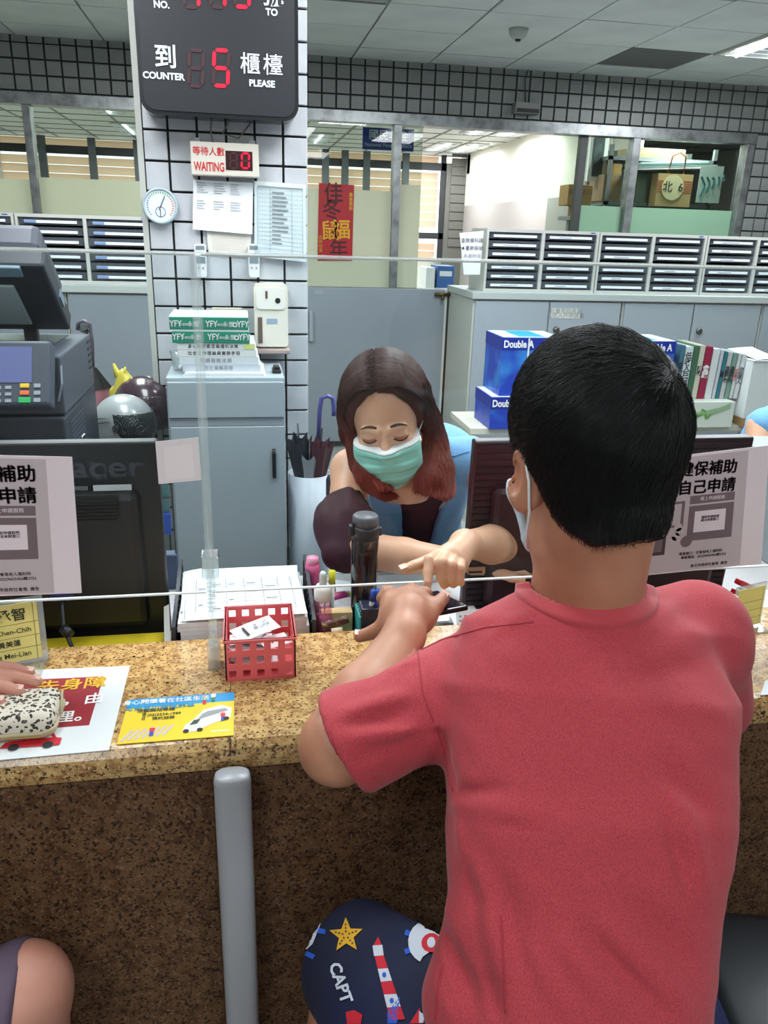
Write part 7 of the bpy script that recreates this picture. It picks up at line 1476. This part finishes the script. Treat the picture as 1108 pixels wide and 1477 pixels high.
def pants(G): return smin(np.minimum(cap(G, (.36, 2.03, .50), (.33, 1.64, .50), .09, .068), cap(G, (.54, 2.03, .50), (.53, 1.64, .50), .09, .068)), ell(G, (.45, 2.06, .52), (.17, .13, .10)), .04)
def pants2(G):
    d = pants(G)
    for x in (.33, .53): d = smin(d, cap(G, (x, 1.64, .50), (x, 1.67, .12), .066, .05), .02)
    return d
link('trousers', net_mesh('trousers', [(pants2, (.2, 1.5, .06), (.68, 2.22, .66), .010)]), mat('trousers_dark', (40, 42, 52), .8), clerk)
for x in (.33, .53):
    def shoe2(G, x=x): return np.maximum(smin(cap(G, (x, 1.69, .045), (x, 1.56, .032), .040, .032), cap(G, (x, 1.67, .09), (x, 1.67, .05), .04), .02), .001-G[2])
    link('shoe', net_mesh('shoe', [(shoe2, (x-.06, 1.48, 0), (x+.06, 1.76, .15), .007)]), BLACK, clerk)
def swivel(x, y, z, label, m_, back=1):
    t = thing('office_chair', label, 'chair'); MB().box((x, y, z-.035), (.46, .44, .07), None, .03).obj('seat', m_, t, True)
    MB().box((x, y+back*.27, z+.20), (.40, .05, .22), Euler((-.08*back, 0, 0)).to_matrix(), .02).obj('backrest', m_, t, True); MB().box((x, y+back*.26, z+.05), (.06, .02, .28), None, .005).obj('back_bar', BLACK, t); MB().tube([(x, y, z-.07), (x, y, .08)], .025, 12).obj('column', CHROME, t, True)
    for k in range(5): an = k*1.2566; MB().tube([(x, y, .10), (x+.27*math.cos(an), y+.27*math.sin(an), .06)], [.022, .014], 8).lathe([(0, 0), (.025, 0), (.025, .05), (0, .05)], (x+.27*math.cos(an), y+.27*math.sin(an), 0), 12).obj('leg', BLACK, t, True)
swivel(.45, 2.10, .43, 'dark swivel chair of the clerk in the blue vest', mat('chair_fabric', (40, 44, 54), .8))
# ================================================================ the visitor at the left with the purse, mostly outside the picture
vis = thing('person', 'visitor at the left edge resting a hand on a leopard purse', 'person')
SK3 = mat('skin_visitor', (206, 150, 132), .5, sub=.08, noise=(14, (192, 132, 112), .35, .7)); X0 = -.62
hb = P(20, 990, z=ZC+.055)
VW = Vector((-.43, 1.02, ZC+.062)); VE = Vector((-.62, .90, ZC+.06)); VS = Vector((-.56, .66, 1.03))
VF = [[Vector((-.41, 1.050, ZC+.066)), Vector((-.375, 1.075, ZC+.060)), Vector((-.345, 1.080, ZC+.050)), Vector((-.322, 1.078, ZC+.042))],
      [Vector((-.41, 1.035, ZC+.068)), Vector((-.370, 1.052, ZC+.062)), Vector((-.335, 1.053, ZC+.052)), Vector((-.306, 1.052, ZC+.043))],
      [Vector((-.41, 1.018, ZC+.066)), Vector((-.372, 1.032, ZC+.060)), Vector((-.345, 1.032, ZC+.050)), Vector((-.325, 1.030, ZC+.042))],
      [Vector((-.41, 1.002, ZC+.062)), Vector((-.38, 1.010, ZC+.056)), Vector((-.36, 1.010, ZC+.047)), Vector((-.345, 1.008, ZC+.040))]]
def vhand(G):
    d = chain(G, [VS, VE, VE*.5+VW*.5, VW, Vector((-.405, 1.028, ZC+.064))], [.048, .042, .038, .027, .026], .012)
    for f in VF: d = smin(d, chain(G, f, [.012, .0105, .0095, .008], .003), .005)
    return smin(d, chain(G, [VW, Vector((-.40, .985, ZC+.055)), Vector((-.37, .975, ZC+.042))], [.015, .012, .009], .004), .008)
VHC = Vector((-.68, .72, 1.28)); VR = rot_from((.25, 1, -.2), (1, -.25, 0))
def vbody(G):
    d = loft(G, [(-.70, .45, .44), (-.70, .48, .70), (-.69, .60, .95), (-.69, .66, 1.06)], [.16, .14, .16, .10], [.11, .10, .10, .06], (1, 0, 0)); d = smin(d, cap(G, VS, VS+Vector((-.28, .0, 0)), .05), .04); d = smin(d, cap(G, (-.69, .66, 1.05), VHC, .055), .03)
    d = smin(d, chain(G, [VS+Vector((-.28, 0, 0)), (-.92, .78, .86), (-.80, 1.0, .86)], [.048, .04, .028], .01), .02); return d
VK = P(88, 1440, y=.84)
def vlegs(G):
    d = chain(G, [(-.60, .50, .52), (VK.x-.045, .835, .50), (VK.x-.06, .80, .08)], [.085, .060, .035], .02); d = np.minimum(d, chain(G, [(-.80, .50, .52), (-.76, .83, .50), (-.76, .80, .08)], [.085, .060, .035], .02)); return d
link('body', net_mesh('body', [(vhand, (-.72, .58, .76), (-.27, 1.12, 1.12), .0036), (vbody, (-1.02, .3, .40), (-.44, 1.1, 1.35), .010), (lambda G: head_f(local(G, VHC, VR, 1), True), np.array(VHC)-.14, np.array(VHC)+.15, .005), (vlegs, (-.95, .35, .03), (VK.x+.1, .95, .66), .007)]), SK3, vis)
for f in VF: nail(f[3]+Vector((.0, .0, .0078)), (.1, -.2, 1), f[3]-f[2], .009, .010, vis, NAIL)
def vhair(G): Q = local(G, VHC, VR, 1); b = head_f(Q, True); low = np.interp(np.abs(np.arctan2(Q[0], Q[1])), [0, .7, 1.2, 1.6, 3.15], [.09, .07, -.02, -.09, -.11]); return smax(b-.014, low-Q[2], .01)+.001*np.sin(Q[0]*500)
link('hair', net_mesh('hair', [(vhair, np.array(VHC)-.16, np.array(VHC)+.17, .005)]), HBK, vis)
GRD = mat('green_dress', (62, 98, 66), .85, noise=(30, (120, 170, 110), .5, .7))
def vdress(G):
    d = loft(G, [(-.70, .45, .44), (-.70, .48, .70), (-.69, .60, .95), (-.69, .66, 1.07)], [.18, .155, .175, .105], [.13, .115, .115, .07], (1, 0, 0)); d = smin(d, cap(G, VS, VS+Vector((-.28, 0, 0)), .062), .04); d = smin(d, cap(G, (-.60, .50, .50), (-.48, .70, .475), .105, .085), .04); d = smin(d, cap(G, (-.80, .50, .50), (-.78, .70, .48), .105, .09), .04); qd = P(30, 1500, y=.78); d = smin(d, cap(G, (-.60, .55, .47), (qd.x, .78, qd.z), .09, .062), .03); return d+.003*wob(G, 40, 3)
link('dress', net_mesh('dress', [(vdress, (-1.02, .28, .34), (-.38, .92, 1.2), .010)]), GRD, vis)
def vshort(G):
    a = Vector((-.60, .50, .52)); b = Vector((VK.x-.045, .835, .50)); d = cap(G, a, b, .093, .068); ax = np.array((b-a).normalized()); t = (G*A3(ax)).sum(0)-float(np.dot(ax, a)); return smax(d, G[0]-P(45, 1440, y=.84).x, .006)+.002*wob(G, 40, 2)
link('leggings', net_mesh('leggings', [(vshort, (-.75, .36, .38), (VK.x+.08, .95, .66), .007)]), mat('leggings_mauve', (96, 80, 98), .85), vis)
swst = thing('office_chair', 'dark round stool of the visitor at the left', 'stool'); MB().lathe([(0, -.05), (.18, -.05), (.2, -.02), (.18, 0), (0, 0)], (-.70, .45, .42), 32).obj('seat', ST, swst, True); MB().lathe([(0, 0), (.17, 0), (.17, .01), (.03, .03), (.03, .36), (0, .36)], (-.70, .45, 0), 24).obj('column', BLACK, swst, True)
# purse
def spotmat():
    mt = bpy.data.materials.new('leopard_print'); mt.use_nodes = True; N, L = mt.node_tree.nodes, mt.node_tree.links; b = N['Principled BSDF']; b.inputs['Roughness'].default_value = .6
    tc = N.new('ShaderNodeTexCoord'); nz = N.new('ShaderNodeTexNoise'); nz.inputs['Scale'].default_value = 90; mx0 = N.new('ShaderNodeMix'); mx0.data_type = 'RGBA'; mx0.inputs[0].default_value = .012; L.new(tc.outputs['Object'], nz.inputs['Vector']); L.new(tc.outputs['Object'], mx0.inputs[6]); L.new(nz.outputs['Color'], mx0.inputs[7])
    v = N.new('ShaderNodeTexVoronoi'); v.inputs['Scale'].default_value = 150; L.new(mx0.outputs[2], v.inputs['Vector'])
    def step(lo, hi): r = N.new('ShaderNodeMapRange'); r.inputs[1].default_value = lo; r.inputs[2].default_value = hi; L.new(v.outputs['Distance'], r.inputs[0]); return r.outputs[0]
    a = N.new('ShaderNodeMix'); a.data_type = 'RGBA'; a.inputs[6].default_value = lin((128, 96, 70)); a.inputs[7].default_value = lin((30, 26, 24)); L.new(step(.16, .22), a.inputs[0])
    c = N.new('ShaderNodeMix'); c.data_type = 'RGBA'; c.inputs[7].default_value = lin((214, 206, 190)); L.new(a.outputs[2], c.inputs[6]); L.new(step(.40, .46), c.inputs[0]); L.new(c.outputs[2], b.inputs['Base Color']); return mt
t = thing('coin_purse', 'leopard print zip purse lying on the laminated sheet at the left', 'purse')
pA, pB = P(88, 1020, z=ZC+.02), P(60, 1068, z=ZC+.005)
px0, px1, py0, py1 = -.46, pA.x+.004, .962, 1.052; LP = spotmat()
def purse(G, o=0): q = np.stack([np.maximum(np.abs(G[0]-(px0+px1)/2)-(px1-px0)/2+.022, 0), np.maximum(np.abs(G[1]-(py0+py1)/2)-(py1-py0)/2+.020, 0), np.maximum(np.abs(G[2]-ZC-.021)-.002, 0)]); return np.sqrt((q**2).sum(0))-.018-o
link('body', net_mesh('body', [(purse, (px0-.01, py0-.01, ZC), (px1+.01, py1+.01, ZC+.05), .003)]), LP, t)
def pz(G): return np.maximum(purse(G, .003), np.abs(G[2]-ZC-.012)-.006)
link('zip_band', net_mesh('zip_band', [(pz, (px0-.01, py0-.01, ZC), (px1+.01, py1+.01, ZC+.05), .0022)]), mat('zip_cream', (190, 178, 146), .6), t)
MB().tube([(px0, py0-.0015, ZC+.012), (px1-.02, py0-.0015, ZC+.012)], .0011, 6).obj('zip', mat('zip_brass', (190, 160, 96), .3, .8), t)
MB().tube([(px1+.000, py1-.05, ZC+.020), (px1-.004, py1-.02, ZC+.036), (px1-.006, py1-.008, ZC+.030)], .0018, 6).obj('loop', mat('zip_cream'), t, True)
# ================================================================ colleague at the far right edge
col2 = thing('person', 'colleague in a light blue top at the far right edge of the picture', 'person')
cc = P(1128, 640, y=2.35); CCX = cc.x+.07
def cb(G):
    d = loft(G, [(CCX, 2.5, .42), (CCX, 2.46, .70), (CCX, 2.38, .88), (CCX, 2.35, .94)], [.16, .14, .16, .08], [.11, .10, .10, .06], (1, 0, 0)); d = smin(d, cap(G, (CCX-.13, 2.36, .885), (CCX+.13, 2.36, .885), .05), .03)
    for s in (-1, 1): d = smin(d, chain(G, [(CCX+s*.16, 2.36, .88), (CCX+s*.20, 2.28, .72), (CCX+s*.12, 2.08, .72)], [.045, .038, .026], .01), .015)
    return smin(d, cap(G, (CCX, 2.35, .93), (CCX, 2.32, 1.04), .05), .02)
CH_ = Vector((CCX+.03, 2.30, 1.06)); CR = rot_from((0, -1, -.3), (-1, 0, 0))
link('body', net_mesh('body', [(cb, (CCX-.30, 1.98, .38), (CCX+.32, 2.65, 1.12), .010), (lambda G: head_f(local(G, CH_, CR, .95), True), np.array(CH_)-.13, np.array(CH_)+.14, .006)]), SKW, col2)
def ct_(G):
    d = loft(G, [(CCX, 2.5, .45), (CCX, 2.46, .70), (CCX, 2.38, .88), (CCX, 2.35, .95)], [.175, .155, .175, .09], [.125, .115, .115, .07], (1, 0, 0)); d = smin(d, cap(G, (CCX-.14, 2.36, .885), (CCX+.14, 2.36, .885), .060), .03); return d+.002*wob(G, 40, 2)
link('top', net_mesh('top', [(ct_, (CCX-.25, 2.2, .42), (CCX+.25, 2.66, 1.04), .009)]), VB, col2)
def chh(G): Q = local(G, CH_, CR, .95); return smax(head_f(Q, True)-.014, np.interp(np.abs(np.arctan2(Q[0], Q[1])), [0, .7, 1.2, 1.6, 3.15], [.09, .07, -.02, -.12, -.14])-Q[2], .01)
link('hair', net_mesh('hair', [(chh, np.array(CH_)-.16, np.array(CH_)+.17, .006)]), HBK, col2)
def cl_(G):
    d = ell(G, (CCX, 2.48, .52), (.17, .13, .10))
    for s in (-1, 1): d = smin(d, chain(G, [(CCX+s*.09, 2.46, .50), (CCX+s*.1, 2.08, .50), (CCX+s*.1, 2.12, .06)], [.09, .066, .05], .02), .03)
    return d
link('trousers', net_mesh('trousers', [(cl_, (CCX-.24, 1.95, .0), (CCX+.24, 2.65, .66), .012)]), mat('trousers_dark'), col2)
swt = thing('office_chair', 'low dark stool under the colleague at the far right', 'stool'); MB().lathe([(0, -.05), (.18, -.05), (.2, -.02), (.18, 0), (0, 0)], (CCX, 2.5, .42), 32).obj('seat', ST, swt, True); MB().lathe([(0, 0), (.17, 0), (.17, .01), (.03, .03), (.03, .36), (0, .36)], (CCX, 2.5, 0), 24).obj('column', BLACK, swt, True)
import math
F_=1132.;PIT=math.radians(19.7);YAW=math.radians(10.5);ROLL=math.radians(1.8);H=1.47
cy,sy,cp,sp=math.cos(YAW),math.sin(YAW),math.cos(PIT),math.sin(PIT)
FW=(sy*cp,cy*cp,-sp);R0=(cy,-sy,0.)
U0=(R0[1]*FW[2]-R0[2]*FW[1],R0[2]*FW[0]-R0[0]*FW[2],R0[0]*FW[1]-R0[1]*FW[0])
cr,sr=math.cos(ROLL),math.sin(ROLL)
RT=[cr*a+sr*b for a,b in zip(R0,U0)];UP=[-sr*a+cr*b for a,b in zip(R0,U0)]
def ray(px,py):
    u=(px-554)/F_;v=-(py-738.5)/F_
    return [u*a+v*b+c for a,b,c in zip(RT,UP,FW)]
def P(px,py,x=None,y=None,z=None):
    d=ray(px,py)
    if z is not None:t=(z-H)/d[2]
    elif y is not None:t=y/d[1]
    else:t=x/d[0]
    return (round(d[0]*t,3),round(d[1]*t,3),round(H+d[2]*t,3))
def proj(p):
    q=[p[0],p[1],p[2]-H];a=sum(i*j for i,j in zip(q,RT));b=sum(i*j for i,j in zip(q,UP));c=sum(i*j for i,j in zip(q,FW))
    return (round(554+F_*a/c),round(738.5-F_*b/c))
# ---------------------------------------------------------------- origins: put every thing's Empty at its base
def _texts():
    bpy.context.view_layer.update(); dg = bpy.context.evaluated_depsgraph_get(); todo = []
    for o in [o for o in scn.objects if o.type == 'FONT']: todo.append((o, bpy.data.meshes.new_from_object(o.evaluated_get(dg))))
    for o, me in todo:
        n = bpy.data.objects.new(o.name, me); nm = o.name; COL.objects.link(n); n.parent = o.parent; n.location = o.location; n.rotation_euler = o.rotation_euler; n.scale = o.scale
        for k in o.keys(): n[k] = o[k]
        if not me.materials and o.data.materials: me.materials.append(o.data.materials[0])
        bpy.data.objects.remove(o); n.name = nm
_texts()
def _finish():
    bpy.context.view_layer.update()
    for r in [o for o in scn.objects if o.parent is None and o.get('category')]:
        if r.location.length > 1e-6 or r.rotation_euler.to_matrix() != Matrix.Identity(3): continue
        pts = []
        def walk(o):
            if o.type in ('MESH',) and len(o.data.vertices): pts.extend(o.matrix_world @ Vector(c) for c in o.bound_box)
            for c in o.children: walk(c)
        walk(r)
        if not pts: continue
        lo = [min(p[i] for p in pts) for i in range(3)]; hi = [max(p[i] for p in pts) for i in range(3)]; c = Vector(((lo[0]+hi[0])/2, (lo[1]+hi[1])/2, lo[2]))
        if r.type == 'EMPTY':
            r.location = c
            for ch in r.children: ch.location = ch.location-c
        elif r.data.users == 1:
            r.data.transform(Matrix.Translation(-c)); r.location = c
            for ch in r.children: ch.location = ch.location-c
_finish()
